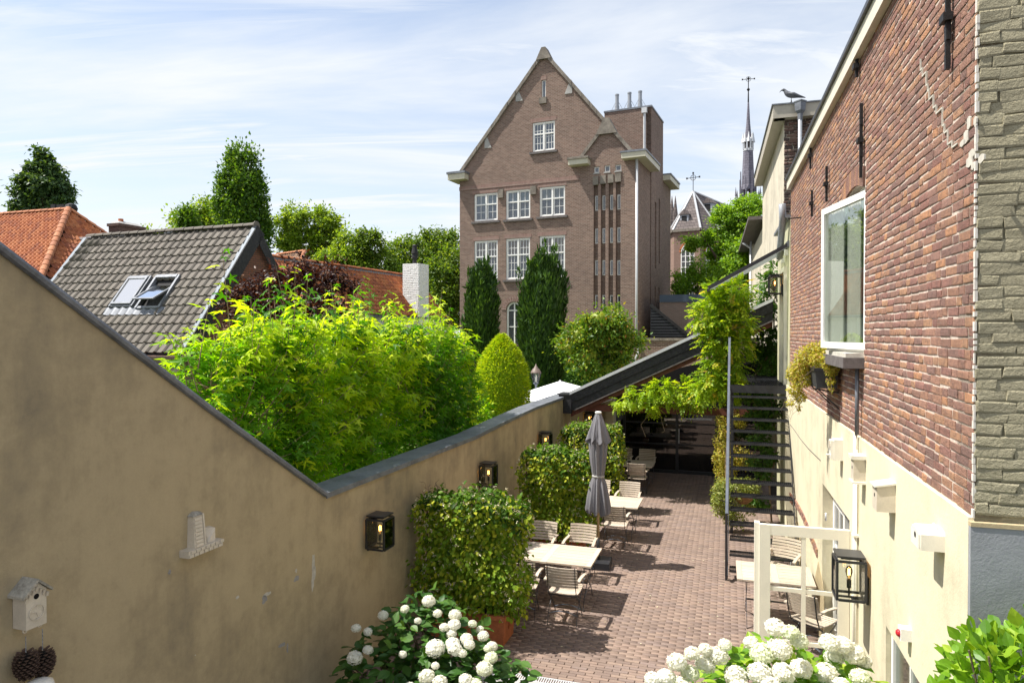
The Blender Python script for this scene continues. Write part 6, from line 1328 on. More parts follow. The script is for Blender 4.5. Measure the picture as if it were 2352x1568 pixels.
o = m.build('ashtray', M['glass_dark']); o.location = (3.2, 18.62, 0.776); tag(o, 'small round glass ashtray on the shaded far table', 'ashtray')

# ================================================================== CLOSED PARASOL
pr = thing('closed_parasol', 'closed grey garden parasol on a wooden pole with a square black base', 'parasol', (1.58, 12.47, 0.036), math.radians(-14))
m = MB(); m.hexa([(-.26,-.26,0),(.26,-.26,0),(.26,.26,0),(-.26,.26,0),(-.25,-.25,.12),(.25,-.25,.12),(.25,.25,.12),(-.25,.25,.12)]); m.build('base', M['black'], pr)
MB().tube([(0,0,.12),(0,0,.52)], 0.036, 12).build('base_tube', M['black'], pr, smooth=True)
MB().tube([(0,0,.5),(0,0,2.80)], 0.026, 12).build('pole', M['pale_wood'], pr, smooth=True)
n = 96
def folds(prof, ph, nf=8, n=n, seed=1):
    rr = random.Random(seed); am = [rr.uniform(.6, 1.3) for _ in range(nf)]; vs = []
    for i, (r, z, dpth) in enumerate(prof):
        for k in range(n):
            a = 2*math.pi*k/n; q = (a/(2*math.pi)*nf) % nf; j = int(q); f = q-j; am_ = am[j]*(1-f)+am[(j+1) % nf]*f
            w = 1+dpth*am_*(math.cos(a*nf+ph+z*0.8)*0.7+0.3*math.cos(a*nf*2+1.3+z*2))
            rad = r*w; hem = 0
            if i in (0,): hem = 0.05*math.cos(a*nf+ph)
            vs.append((rad*math.cos(a), rad*math.sin(a), z+hem))
    m_ = len(prof); fs = [(i*n+k, i*n+(k+1) % n, (i+1)*n+(k+1) % n, (i+1)*n+k) for i in range(m_-1) for k in range(n)]
    mm = MB(); mm.add(vs, fs); return mm
pr.scale = (.9, .9, 1)
folds([(0.195,0.98,.46),(0.205,1.05,.46),(0.185,1.25,.40),(0.145,1.50,.32),(0.115,1.62,.15),(0.108,1.66,.12),(0.12,1.72,.18),(0.15,1.95,.24),(0.165,2.2,.26),(0.15,2.45,.22),(0.09,2.7,.15)], 0.4, 9, seed=3).build('folded_canopy', M['canvas'], pr, smooth=True)
folds([(0.20,2.30,.34),(0.185,2.36,.30),(0.15,2.52,.2),(0.10,2.68,.12),(0.055,2.80,.05)], 1.4, 8, seed=5).build('top_flap', M['canvas'], pr, smooth=True)
MB().lathe([(0.02,2.78),(0.062,2.80),(0.07,2.82),(0.05,2.835),(0.01,2.84)], n=20).build('top_cap', M['white'], pr, smooth=True)
MB().lathe([(0.122,1.635),(0.128,1.645),(0.128,1.66),(0.122,1.67)], n=24).build('tie_strap', M['concrete'], pr, smooth=True)

# ================================================================== GARDEN THINGS
lamp = D(1231, 900, 21.0)
gl = thing('street_lamp', 'old-fashioned garden lamp post with a glass lantern head in front of the dark yew', 'street lamp', (lamp[0], lamp[1], 0))
hz_ = 4.3+(765-840)/1568*21.0
m = MB(); m.lathe([(0.09,0),(0.09,0.25),(0.05,0.32),(0.042,1.5),(0.055,1.52),(0.034,1.58),(0.030,hz_-.60),(0.055,hz_-.58),(0.035,hz_-.53)], n=12); m.build('post', M['steel_blue'], gl, smooth=True)
m = MB(); m.lathe([(0.075,hz_-.52),(0.145,hz_-.22)], n=6); m.build('glass_lantern', M['glass'], gl)
m = MB(); 
for k in range(6): a = k*math.pi/3; m.bar((0.077*math.cos(a),0.077*math.sin(a),hz_-.53), (0.148*math.cos(a),0.148*math.sin(a),hz_-.21), .012, .012)
m.lathe([(0.09,hz_-.55),(0.08,hz_-.52)], n=6); m.build('lantern_frame', M['steel_blue'], gl)
m = MB(); m.lathe([(0.175,hz_-.22),(0.16,hz_-.19),(0.10,hz_-.09),(0.06,hz_-.06),(0.05,hz_-.02),(0.02,hz_+.0),(0.01,hz_+.06)], n=12); m.build('lantern_cap', simple('brown_copper', (0.17,0.125,0.105), 0.5, .1), gl, smooth=True)
MB().lathe([(0.02,hz_-.5),(0.03,hz_-.35),(0.01,hz_-.28)], n=8).build('lamp_bulb', M['white'], gl)
pc = (1.45, 20.6); pg = thing('white_parasol', 'open square white garden parasol seen edge-on beyond the courtyard wall', 'parasol', (pc[0], pc[1], 0), math.radians(-24))
m = MB(); s_ = 1.35; zt_ = 2.86; ze_ = 2.36
m.add([(-s_,-s_,ze_),(s_,-s_,ze_),(s_,s_,ze_),(-s_,s_,ze_),(0,0,zt_)], [(0,1,4),(1,2,4),(2,3,4),(3,0,4)])
m.add([(-s_,-s_,ze_),(s_,-s_,ze_),(s_,s_,ze_),(-s_,s_,ze_),(-s_,-s_,ze_-.1),(s_,-s_,ze_-.1),(s_,s_,ze_-.1),(-s_,s_,ze_-.1)], [(0,1,5,4),(1,2,6,5),(2,3,7,6),(3,0,4,7)]); m.build('canopy', M['white_canvas'], pg, recalc=False)
MB().tube([(0,0,0),(0,0,zt_+.03)], 0.025, 8).build('pole', M['white'], pg); m = MB()
for a in range(4): x = s_*(1 if a in (1,2) else -1); y = s_*(1 if a > 1 else -1); m.bar((0,0,zt_-.02), (x,y,ze_-.02), .02, .02)
m.build('rib', M['white'], pg)
q = D(1330, 902, 22.5); MB().box(q[0]-.6, q[0]+.9, q[1], q[1]+.8, q[2]-.25, q[2]+.12).build('garden_box', M['concrete']); tag(C.objects['garden_box'], 'small grey flat-topped garden shed box just behind the shed eave', 'garden shed')
# bird on the roof edge
q = RW.front(1818, 240, tb-0.3); bw = RW.to(q[0], tb-0.3, tz+0.035)
bd = thing('bird', 'grey bird with a curved beak standing on the roof edge of the tall house', 'bird', bw, -RW.th)
m = MB(); m.tube([(0.30,0,.12),(0.22,0,.14),(0.10,0,.17),(0.0,0,.20),(-.10,0,.245),(-.155,0,.31),(-.175,0,.355),(-.205,0,.375),(-.235,0,.375),(-.27,0,.365),(-.30,0,.335),(-.315,0,.305)], [.010,.025,.055,.082,.088,.055,.042,.045,.036,.014,.008,.003], 12)
b0_ = m.build('body', M['bird'], bd, smooth=True); sub = b0_.modifiers.new('s', 'SUBSURF'); sub.levels = 1; sub.render_levels = 1
for s in (-1, 1):
    m = MB(); m.tube([(-.09,s*.06,.26),(.05,s*.082,.215),(.20,s*.045,.155),(.36,s*.012,.105)], [.02,.045,.028,.006], 8); m.build('wing', M['bird'], bd, smooth=True)
    m = MB(); m.tube([(0.0,s*.035,.14),(-.01,s*.035,.07),(0.01,s*.035,0.005)], .007, 6); m.tube([(0.01,s*.035,.005),(-.045,s*.035,.004)], .005, 5); m.tube([(0.01,s*.035,.005),(-.035,s*.06,.004)], .004, 5); m.tube([(0.01,s*.035,.005),(-.035,s*.01,.004)], .004, 5); m.build('leg', M['stone_sill'], bd)
    MB().lathe([(.001,-.006),(.007,0),(.001,.006)], (-.212,s*.041,.385), 8).build('eye', M['hole'], bd)
# round white pot rim peeping in at the bottom left
q = LW.side(88, 1572, 0.16); x, y, _ = LW.to(0.16, q[0]); pt = thing('white_ceramic_top', 'rounded top of a white ceramic piece on the olive wall, cut by the picture edge', 'wall ornament', (x, y, q[1]))
MB().lathe([(0.09,-0.2),(0.095,-0.03),(0.085,0.012),(0.05,0.03),(0.01,0.034)], n=20).build('body', M['white_ceramic'], pt, smooth=True)
# ================================================================== VEGETATION
def onb(n, up=(0,0,1)):
    return n
def cloud_pts(blobs, n, shell=0.55, clumps=None, csig=0.12, flat=1.0):
    """points in and around the surface of ellipsoid blobs [(cx,cy,cz,rx,ry,rz)], returned with outward normals"""
    vol = np.array([b[3]*b[4]+b[4]*b[5]+b[3]*b[5] for b in blobs]); cnt = (n*vol/vol.sum()).astype(int); P, N_ = [], []
    for b, c in zip(blobs, cnt):
        if c < 1: continue
        ctr = np.array(b[:3]); r = np.array(b[3:6])
        if clumps:
            k = max(4, int(clumps*(r[0]*r[1]+r[1]*r[2]+r[0]*r[2]))); d = rdir(k); cp = d*(RNG.uniform(shell, 1.0, (k, 1)))*r
            i = RNG.integers(0, k, c); off_ = RNG.normal(size=(c, 3))*csig*(0.6+0.8*RNG.random((k, 1))[i])*np.array([1, 1, flat]); p = cp[i]+off_; nn = d[i]+RNG.normal(size=(c, 3))*0.5+off_/csig*0.4
        else:
            d = rdir(c); p = d*(RNG.uniform(shell, 1.0, (c, 1)))*r; nn = d/r
        P.append(p+ctr); N_.append(nn/np.linalg.norm(nn, axis=1, keepdims=True))
    return np.concatenate(P), np.concatenate(N_)
def orient(N_, up=0.6, droop=0.3, spread=0.6):
    n = len(N_); nr = N_*1.0+RNG.normal(size=(n, 3))*spread+np.array([0, 0, up]); nr /= np.linalg.norm(nr, axis=1, keepdims=True)
    ld = N_+RNG.normal(size=(n, 3))*0.7+np.array([0, 0, -droop]); return ld, nr
def trunk_mesh(parent, base, tips, r0, mat, name='trunk', k=6):
    m = MB(); bx, by, bz = base; top_z = min(t[2] for t in tips); fork = (bx, by, bz+(top_z-bz)*0.75)
    m.tube([(bx, by, bz), (bx+0.03, by, bz+(fork[2]-bz)*0.5), fork], [r0*1.15, r0*0.9, r0*0.7], 8)
    for t in tips:
        mid = ((fork[0]+t[0])/2+random.uniform(-.1,.1), (fork[1]+t[1])/2, (fork[2]+t[2])/2-0.05*(t[2]-fork[2])); m.tube([fork, mid, t], [r0*0.5, r0*0.32, r0*0.1], 6)
    return m.build(name, mat, parent, smooth=True)
def tree(name, label, base, blobs, n, ls, mat, group=None, tpl=LEAF, clumps=6, csig=0.25, shell=0.5, up=0.7, droop=0.2, bark='bark', r0=0.18, cat='tree', rmin=0.7, rmax=1.3, core=False, nind=0, spread=0.6, flat=1.0):
    t = thing(name, label, cat, base, 0, group); bl = [(b[0]-base[0], b[1]-base[1], b[2]-base[2], b[3], b[4], b[5]) for b in blobs]
    P, N_ = cloud_pts(bl, n, shell, clumps, csig, flat); ld, nr = orient(N_, up, droop, spread); s = ls*RNG.uniform(rmin, rmax, len(P))
    c = leafset(t, 'leaf', 'crown', tpl, P, ld, nr, s, mat, nind)
    if core:
        m = MB()
        for b in bl: m.lathe([(b[3]*.62*math.sin(math.pi*i/8)+.001, b[5]*.62*-math.cos(math.pi*i/8)) for i in range(9)], b[:3], 10, 1, b[4]/b[3])
        m.build('inner_crown', mat, t)
    trunk_mesh(t, (0, 0, 0), [(b[0], b[1], b[2]+b[5]*.3) for b in bl][:9], r0, M[bark]); return t

# --- pleached sweetgums behind the left wall
names = ['sweetgum trained on canes, nearest and leftmost, its shoots rising against the grey roof', 'yellow-green sweetgum second from the left, below the copper beech', 'sweetgum in the middle of the trained row behind the wall', 'sweetgum fourth along, in front of the white chimney', 'sweetgum with a mottled pale trunk and crossed canes near the right end of the row', 'smallest sweetgum at the right end of the row, beside the golden yew']
for i, (px, yb) in enumerate(((470, 7.9), (661, 9.3), (838, 10.9), (961, 12.6), (1040, 14.0))):
    a = -1.35; b_ = yb/LW.c; x, y, _ = LW.to(a, b_)
    lb = names[i] if i < 4 else names[5]
    t = thing('sweetgum_tree', names[i] if i != 4 else names[5], 'tree', (x, y, 0), -LW.th, 'pleached sweetgum trees behind the courtyard wall')
    R_ = 1.05 if i < 3 else 0.9; ztp = (4.62, 4.80, 4.72, 4.68, 4.55)[i]
    R_ = (0.62, R_, R_, R_*.95, 0.42)[i]
    n = (2000, 3300, 3200, 2800, 1200)[i]
    ztop_l = ztp; nl = 9; ns = n//nl; m = MB()
    u0 = RNG.random(ns); y0 = RNG.uniform(-R_, R_, ns); zc_ = 1.55+(ztp-2.05)*u0**0.8; face = RNG.random(ns)
    x0 = np.where(face < .5, RNG.uniform(.25, .62, ns), RNG.uniform(-.75, .3, ns))
    if i == 4: k_ = zc_ > 3.4; y0[k_] *= 0.8
    dirs = np.stack([x0*.9+RNG.normal(0, .35, ns), RNG.normal(0, .45, ns), RNG.uniform(.2, 1.1, ns)], 1); top_ = u0 > .8; dirs[top_] += np.array([0, 0, 1.2]); dirs /= np.linalg.norm(dirs, axis=1, keepdims=True)
    L_ = RNG.uniform(.3, .62, ns); org = np.stack([x0*.75, y0, zc_], 1)
    extra = (5, 9, 9, 8, 6)[i]; eo = np.stack([RNG.uniform(-.4, .4, extra), np.linspace(-R_*.9, R_*.9, extra)+RNG.normal(0, .08, extra), np.full(extra, ztp-.5)+RNG.normal(0, .08, extra)], 1); ed = np.stack([RNG.normal(0, .15, extra), RNG.normal(0, .15, extra), np.ones(extra)], 1); el = RNG.uniform(.5, .95, extra)
    if i == 0: el[1] = 1.25; eo[1, 1] = -.1
    org = np.concatenate([org, eo]); dirs = np.concatenate([dirs, ed]); L_ = np.concatenate([L_, el]); ns = len(org); tone = RNG.normal(0, .12, ns)
    P, ld, nr, rnd, s = [], [], [], [], []
    for j in range(nl+3):
        f = (j+.6)/(nl+3); keep_ = (j < nl) | (L_ > .6); c = org+dirs*(L_*f)[:, None]; a_ = j*2.4+RNG.random(ns)*1.2
        o_ = np.stack([np.cos(a_), np.sin(a_), RNG.uniform(-.3, .25, ns)], 1); pet = RNG.uniform(.03, .10, ns)
        P.append((c+o_*pet[:, None])[keep_]); l_ = o_+RNG.normal(size=(ns, 3))*.2+np.array([0, 0, -.35]); ld.append(l_[keep_])
        q = np.array([.15, -.20, 1.0])+o_*.25+RNG.normal(size=(ns, 3))*.42; nr.append(q[keep_])
        hgt = np.clip((c[:, 2]-2.0)/(ztp-2.0), 0, 1.1); rnd.append((-.03+.70*hgt**1.8+tone*1.3+RNG.normal(0, .07, ns)+.12*(f > .8))[keep_]); s.append((RNG.uniform(.095, .155, ns)*(1-.35*(f > .8)))[keep_])  # backlit crown top and shaded bottom painted into leaf colour by height
    P, ld, nr, rnd, s = map(np.concatenate, (P, ld, nr, rnd, s)); rnd = np.clip(rnd, 0, .999)
    for q in range(ns):
        if q % 2 == 0 or q > ns-12: a = org[q]; b_ = a+dirs[q]*L_[q]; m.tube([tuple(a-dirs[q]*.15), tuple(a+dirs[q]*L_[q]*.5), tuple(b_)], [.007, .005, .002], 4, caps=False)
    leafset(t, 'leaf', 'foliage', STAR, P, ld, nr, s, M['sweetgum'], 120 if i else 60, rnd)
    # trunk, limbs, canes
    m.tube([(0,0,0), (0.02,0.02,1.5), (0,-0.02,3.0), (0.02,0,4.0)], [0.06, 0.052, 0.04, 0.015], 8)
    for k in range(9): z = 1.6+k*0.3; sgn = 1 if k % 2 else -1; m.tube([(0,0,z), (random.uniform(-.2,.2), sgn*R_*.5, z+.15), (random.uniform(-.3,.3), sgn*R_*.9, z+.35)], [0.018, 0.012, 0.004], 5)
    m.build('trunk', M['bark_pale'], t, smooth=True)
    for k in range(5): y0 = -R_+2*R_*k/4; MB().tube([(0.1, y0, 0.3), (0.12, y0+random.choice((-.45,.45)), 3.3)], 0.011, 5).build('cane', M['bark_pale'], t)
MB().tube([LW.to(-1.3, 7.5, 2.35), LW.to(-1.3, 16.2, 2.35)], 0.012, 5).build('bamboo_rail', M['bark_pale']); tag(C.objects['bamboo_rail'], 'horizontal bamboo rail tying the trained sweetgums together', 'cane')

# --- copper beech
base = D(668, 900, 18.0); bl = []
for (x, y, r, s) in ((560,676,24,1),(600,660,26,1),(650,644,28,1),(700,632,28,1),(750,628,24,1),(785,655,22,1),(620,690,40,1),(700,680,45,1),(760,672,30,1),(540,700,25,1),(660,735,60,1),(600,745,50,1),(740,730,45,1),(690,600,10,1)):
    p = D(x, y, 18+random.uniform(-.6,.8)); rr = r/1568*18*1.1; bl.append((*p, rr*1.25, rr*1.2, rr*0.8))
tree('copper_beech', 'dark purple-leaved copper beech between the grey gable and the orange roof', (base[0], base[1], 0), bl, 15000, 0.115, M['copper'], clumps=14, csig=0.13, up=1.0, r0=.14)
# --- yew columns
def yew(label, px0, px1, ptop, Y, mat, group, n, name='yew', lean=0.0, cone=False, shoots=40, ls=0.16):
    xc = (px0+px1)/2; b_ = D(xc, 765, Y); Hh = D(xc, ptop, Y)[2]; R_ = (px1-px0)/2/1568*Y*(1.02 if cone else .84)
    t = thing(name, label, 'conifer', (b_[0], b_[1], 0), 0, group)
    if cone: prof = lambda f: R_*(1.0 if f < .62 else max(0.05, 1-((f-.62)/.385)**2.7))*(0.90+0.12*min(1,f*3))
    else: prof = lambda f: R_*(0.70+0.46*f if f < .55 else 0.95 if f < .80 else max(.30, .95-((f-.80)/.21)**1.3*.62))
    P, ld, nr = [], [], []
    f = RNG.random(n)**(0.9); a = RNG.random(n)*2*math.pi
    k = 26 if cone else 60
    sa = RNG.random(k)*2*math.pi; sh_ = RNG.random(k)
    lump = np.zeros(n)
    for i in range(k):
        da = np.abs((a-sa[i]+math.pi) % (2*math.pi)-math.pi); lump += np.exp(-(da/.28)**2-((f-sh_[i])/(.05 if cone else .14))**2)*RNG.uniform(-1, 1)
    rad = np.array([prof(q) for q in f])*(1+(0.03 if cone else .26)*lump+RNG.normal(0, .02 if cone else .05, n)-RNG.random(n)**3*.35)
    P = np.stack([rad*np.cos(a), rad*np.sin(a), f*Hh], 1); o_ = np.stack([np.cos(a), np.sin(a), np.zeros(n)], 1)
    if cone: ld = o_*0.9+np.array([0,0,.25])+RNG.normal(size=(n,3))*.35; nr = o_*.3+np.array([0,0,1.])+RNG.normal(size=(n,3))*.5
    else: ld = o_*0.35+np.array([0,0,1.])+RNG.normal(size=(n,3))*.25; nr = o_+RNG.normal(size=(n,3))*.4
    extra = []
    if not cone:
        for s in range(shoots*2):
            aa = random.random()*6.28; ff = random.uniform(.35, .97); r_ = prof(ff)*random.uniform(.55, 1.05); L_ = random.uniform(.35, 1.1); nn = 60
            q = RNG.random(nn); sp_ = (0.10*(1-q*.8)); extra.append(np.stack([r_*math.cos(aa)*(1+.25*q)+RNG.normal(0,1,nn)*sp_, r_*math.sin(aa)*(1+.25*q)+RNG.normal(0,1,nn)*sp_, np.full(nn, ff*Hh)+q*L_], 1))
        E = np.concatenate(extra); P = np.concatenate([P, E]); ld = np.concatenate([ld, np.array([0,0,1.])+RNG.normal(size=(len(E),3))*.35]); nr = np.concatenate([nr, RNG.normal(size=(len(E),3))])
    leafset(t, 'leaf', 'foliage', NARROW if not cone else NARROW, P, ld, nr, ls*RNG.uniform(.7, 1.4, len(P))*(1 if cone else 1.0), mat)
    m = MB(); m.lathe([(prof(i/12)*(.86 if cone else .62), i/12*Hh*(.97 if cone else .9)) for i in range(13)], n=20, wob=lambda a_, i: 1+.06*math.sin(a_*5+i*1.7)); m.build('inner_foliage', mat, t)
    MB().tube([(0,0,0),(0,0,Hh*.5)], .1, 6).build('trunk', M['bark'], t); return t
yew('dark columnar yew at the left corner of the large brick building', 1064, 1146, 622, 29, M['yew'], 'dark columnar yews', 14000, 'columnar_yew', ls=.24, shoots=45)
yew('tall dark columnar yew in front of the brick building arched window', 1188, 1302, 598, 26, M['yew'], 'dark columnar yews', 22000, 'columnar_yew', ls=.22, shoots=70)
yew('clipped golden yew cone between the two dark columns', 1094, 1212, 769, 18, M['golden_yew'], None, 30000, 'golden_yew', cone=True, ls=.085)
# --- round evergreen tree, low hedge, misc planting
b_ = D(1385, 765, 24); bl = []
for (x, y, r) in ((1330,770,34),(1375,735,34),(1420,745,32),(1440,785,28),(1310,800,28),(1350,820,34),(1400,800,44),(1435,820,22),(1370,775,50),(1395,850,26),(1350,850,20)):
    p = D(x, y, 24+random.uniform(-.5,.5)); rr = r/1568*24; bl.append((*p, rr, rr, rr*.9))
tree('round_evergreen', 'round-headed yellowish evergreen tree with reddish leaf tips before the brick building', (b_[0]+.5, b_[1], 0), bl, 13000, 0.125, M['photinia'], clumps=14, csig=0.15, r0=.10, core=True)
def hedgebox(name, label, F, x0, x1, y0, y1, z0, z1, n, ls, mat, tpl=LEAF, group=None):
    t = fthing(name, label, 'hedge', F, group); P = np.stack([RNG.uniform(x0, x1, n), RNG.uniform(y0, y1, n), RNG.uniform(z0, z1, n)], 1); ax = RNG.integers(0, 3, n); sd = RNG.integers(0, 2, n)
    lo = np.array([x0, y0, z0]); hi = np.array([x1, y1, z1]); N_ = np.zeros((n, 3))
    for k in range(3):
        i = ax == k; P[i, k] = np.where(sd[i] == 0, lo[k], hi[k])+RNG.normal(0, .03, i.sum()); N_[i, k] = np.where(sd[i] == 0, -1, 1)
    ld, nr = orient(N_); leafset(t, 'leaf', 'foliage', tpl, P, ld, nr, ls*RNG.uniform(.7,1.3,n), mat); MB().box(x0+.05, x1-.05, y0+.05, y1-.05, z0, z1-.05).build('inner_foliage', mat, t); return t
HB = Frame(*D(1320, 765, 33)[:2], 20); q0, q1 = HB.front(1283, 843), HB.front(1366, 843)
hedgebox('clipped_hedge', 'dark clipped hedge at the foot of the large brick building', HB, q0[0], q1[0]+2, 0, 1.4, 0, q0[1], 9000, .13, M['vine_dark'])
for j, (x, y, Y, r, mk, lb) in enumerate(((1080,940,17.5,1.1,'sweetgum','yellowish shrub at the foot of the golden yew'),(1040,920,22,1.6,'vine_dark','dark green shrub in the shade left of the golden yew'),(1160,900,30,2.0,'dark_tree','dark shrub between the two columnar yews'))):
    p = D(x, y, Y); tree('garden_shrub', lb, (p[0], p[1], 0), [(p[0], p[1], max(.6, p[2]-.3), r*.8, r*.8, r*.8)], 1500, .10 if Y < 20 else .14, M[mk], 'shrubs in the garden beyond the wall', clumps=20, csig=.12, cat='shrub', r0=.04)
# --- far trees
def far(name, label, bx, Y, spec, n, ls, mat, group='trees beyond the rooftops', **k):
    b_ = D(bx, 765, Y); bl = []
    for (x, y, r) in spec:
        p = D(x, y, Y+random.uniform(-1, 1)*r/1568*Y*.5); rr = r/1568*Y*k.get('rs', 1.0); bl.append((*p, rr, rr, rr*k.get('vz', 1.0)))
    k.pop('vz', None); k.pop('rs', None); return tree(name, label, (b_[0], b_[1], 0), bl, n, ls, M[mat], group, **k)
sp_ = [(94,350,9),(88,372,16),(106,372,14),(80,398,20),(115,392,18),(70,425,22),(100,420,28),(135,415,16),(148,432,12),(60,450,22),(95,452,30),(135,450,24),(50,478,22),(90,482,34),(140,478,24),(40,500,16),(150,500,22)]
far('giant_sequoia', 'tall dark conifer with an irregular pointed crown rising over the orange hipped roof', 98, 60, sp_, 17000, .36, 'conifer', clumps=3.2, csig=.30, shell=.45, up=.9, droop=.4, r0=.45, flat=.55, rs=.85)
sp_ = [(530,362,14),(556,358,15),(578,372,13),(530,395,24),(560,395,28),(582,410,18),(525,435,26),(556,435,34),(588,440,20),(522,480,28),(558,480,40),(596,478,18),(520,525,26),(556,525,42),(600,520,20),(612,545,16),(540,560,40)]
far('columnar_oak', 'tall dark green columnar tree behind the grey tiled ridge', 556, 50, sp_, 26000, .24, 'oak_column', clumps=4, csig=.22, shell=.55, up=.9, droop=-.5, r0=.4, vz=1.45, rs=.86, flat=1.5)
far('small_conifer', 'small dark pointed tree left of the tall columnar one', 428, 50, [(428,486,9),(428,503,15),(428,522,18),(442,512,10),(424,540,18)], 5000, .25, 'oak_column', clumps=5, csig=.22, shell=.3)
far('pale_tree', 'airy yellow-green tree with visible branches behind the small conifer', 470, 54, [(468,475,18),(450,492,18),(488,490,18),(470,505,26),(405,505,12),(495,510,16),(410,520,12)], 3800, .26, 'poplar', clumps=3, csig=.3, shell=.3)
far('far_treetop', 'small pale treetop just right of the brick chimney', 345, 55, [(345,540,10),(360,545,8)], 700, .22, 'poplar', clumps=4, csig=.25)
far('poplar_tree', 'light green tree with an airy rounded top, left of the pair above the orange roof', 680, 52, [(672,495,20),(690,500,22),(655,520,20),(685,530,32),(660,555,24),(700,560,28),(670,585,30)], 9000, .24, 'poplar', clumps=3, csig=.26, shell=.6)
far('poplar_tree', 'light green tree with an airy rounded top, right of the pair above the orange roof', 745, 52, [(735,500,18),(752,498,20),(765,520,18),(740,530,28),(755,555,26),(735,580,28),(720,605,30)], 9000, .24, 'poplar', clumps=3, csig=.26, shell=.6)
far('bright_tree', 'low bright green tree in front of the poplars', 790, 46, [(793,545,12),(785,565,16),(775,590,24),(745,600,20),(810,590,22),(765,615,26)], 6000, .2, 'poplar', clumps=5, csig=.22)
far('bushy_tree', 'mid green bushy tree with spiky shoots right of the poplars', 845, 46, [(825,548,15),(850,545,16),(862,560,14),(830,575,24),(860,590,24),(800,600,20),(840,610,30),(880,605,22)], 9500, .2, 'dark_tree', clumps=4, csig=.22, up=.9, shell=.6)
for j, (lb, bx, Y, s, n) in enumerate((('broad dark tree whose crown starts just right of the bushy tree', 915, 50, [(900,578,16),(925,565,18),(950,560,18),(905,600,26),(940,595,30),(965,600,24),(920,630,32),(960,640,34)], 10000), ('tallest broad tree in the dense row beside the brick building', 1000, 54, [(970,556,16),(992,548,18),(1015,552,20),(1035,560,20),(980,585,28),(1020,590,32),(1000,620,34),(1045,600,24)], 12000), ('lower dark tree filling the gap left of the brick building', 1035, 47, [(1040,585,20),(1020,620,30),(1050,640,26),(1000,660,30),(1035,680,34),(990,700,26),(1045,720,26)], 10000))):
    far('broad_tree', lb, bx, Y, s, n, .22, 'dark_tree', clumps=3.5, csig=.30, shell=.65, r0=.35)
far('robinia_tree', 'large feathery light green tree between the brick building and the tall house', 1680, 46, [(1700,478,24),(1725,470,24),(1740,480,20),(1670,500,28),(1710,505,34),(1640,520,26),(1680,535,38),(1725,540,34),(1610,545,24),(1645,560,36),(1690,575,36),(1598,558,20),(1730,590,34),(1660,600,34)], 27000, .17, 'robinia', group='light trees before the church', clumps=3.5, csig=.26, up=1.1, shell=.6, flat=.5, tpl=NARROW if False else LEAF, r0=.3)
far('yellow_green_tree', 'dense bright green tree standing in front of the feathery tree', 1700, 40, [(1705,570,18),(1690,600,24),(1720,590,20),(1670,630,24),(1710,630,28),(1650,650,22)], 8000, .17, 'robinia', group='light trees before the church', clumps=6, csig=.2)
far('low_tree', 'low spreading light tree under the gothic window', 1590, 42, [(1560,650,16),(1580,635,20),(1605,625,20),(1630,640,22),(1570,665,20),(1610,660,24),(1650,665,22),(1555,680,14)], 8000, .15, 'robinia', group='light trees before the church', clumps=6, csig=.2)

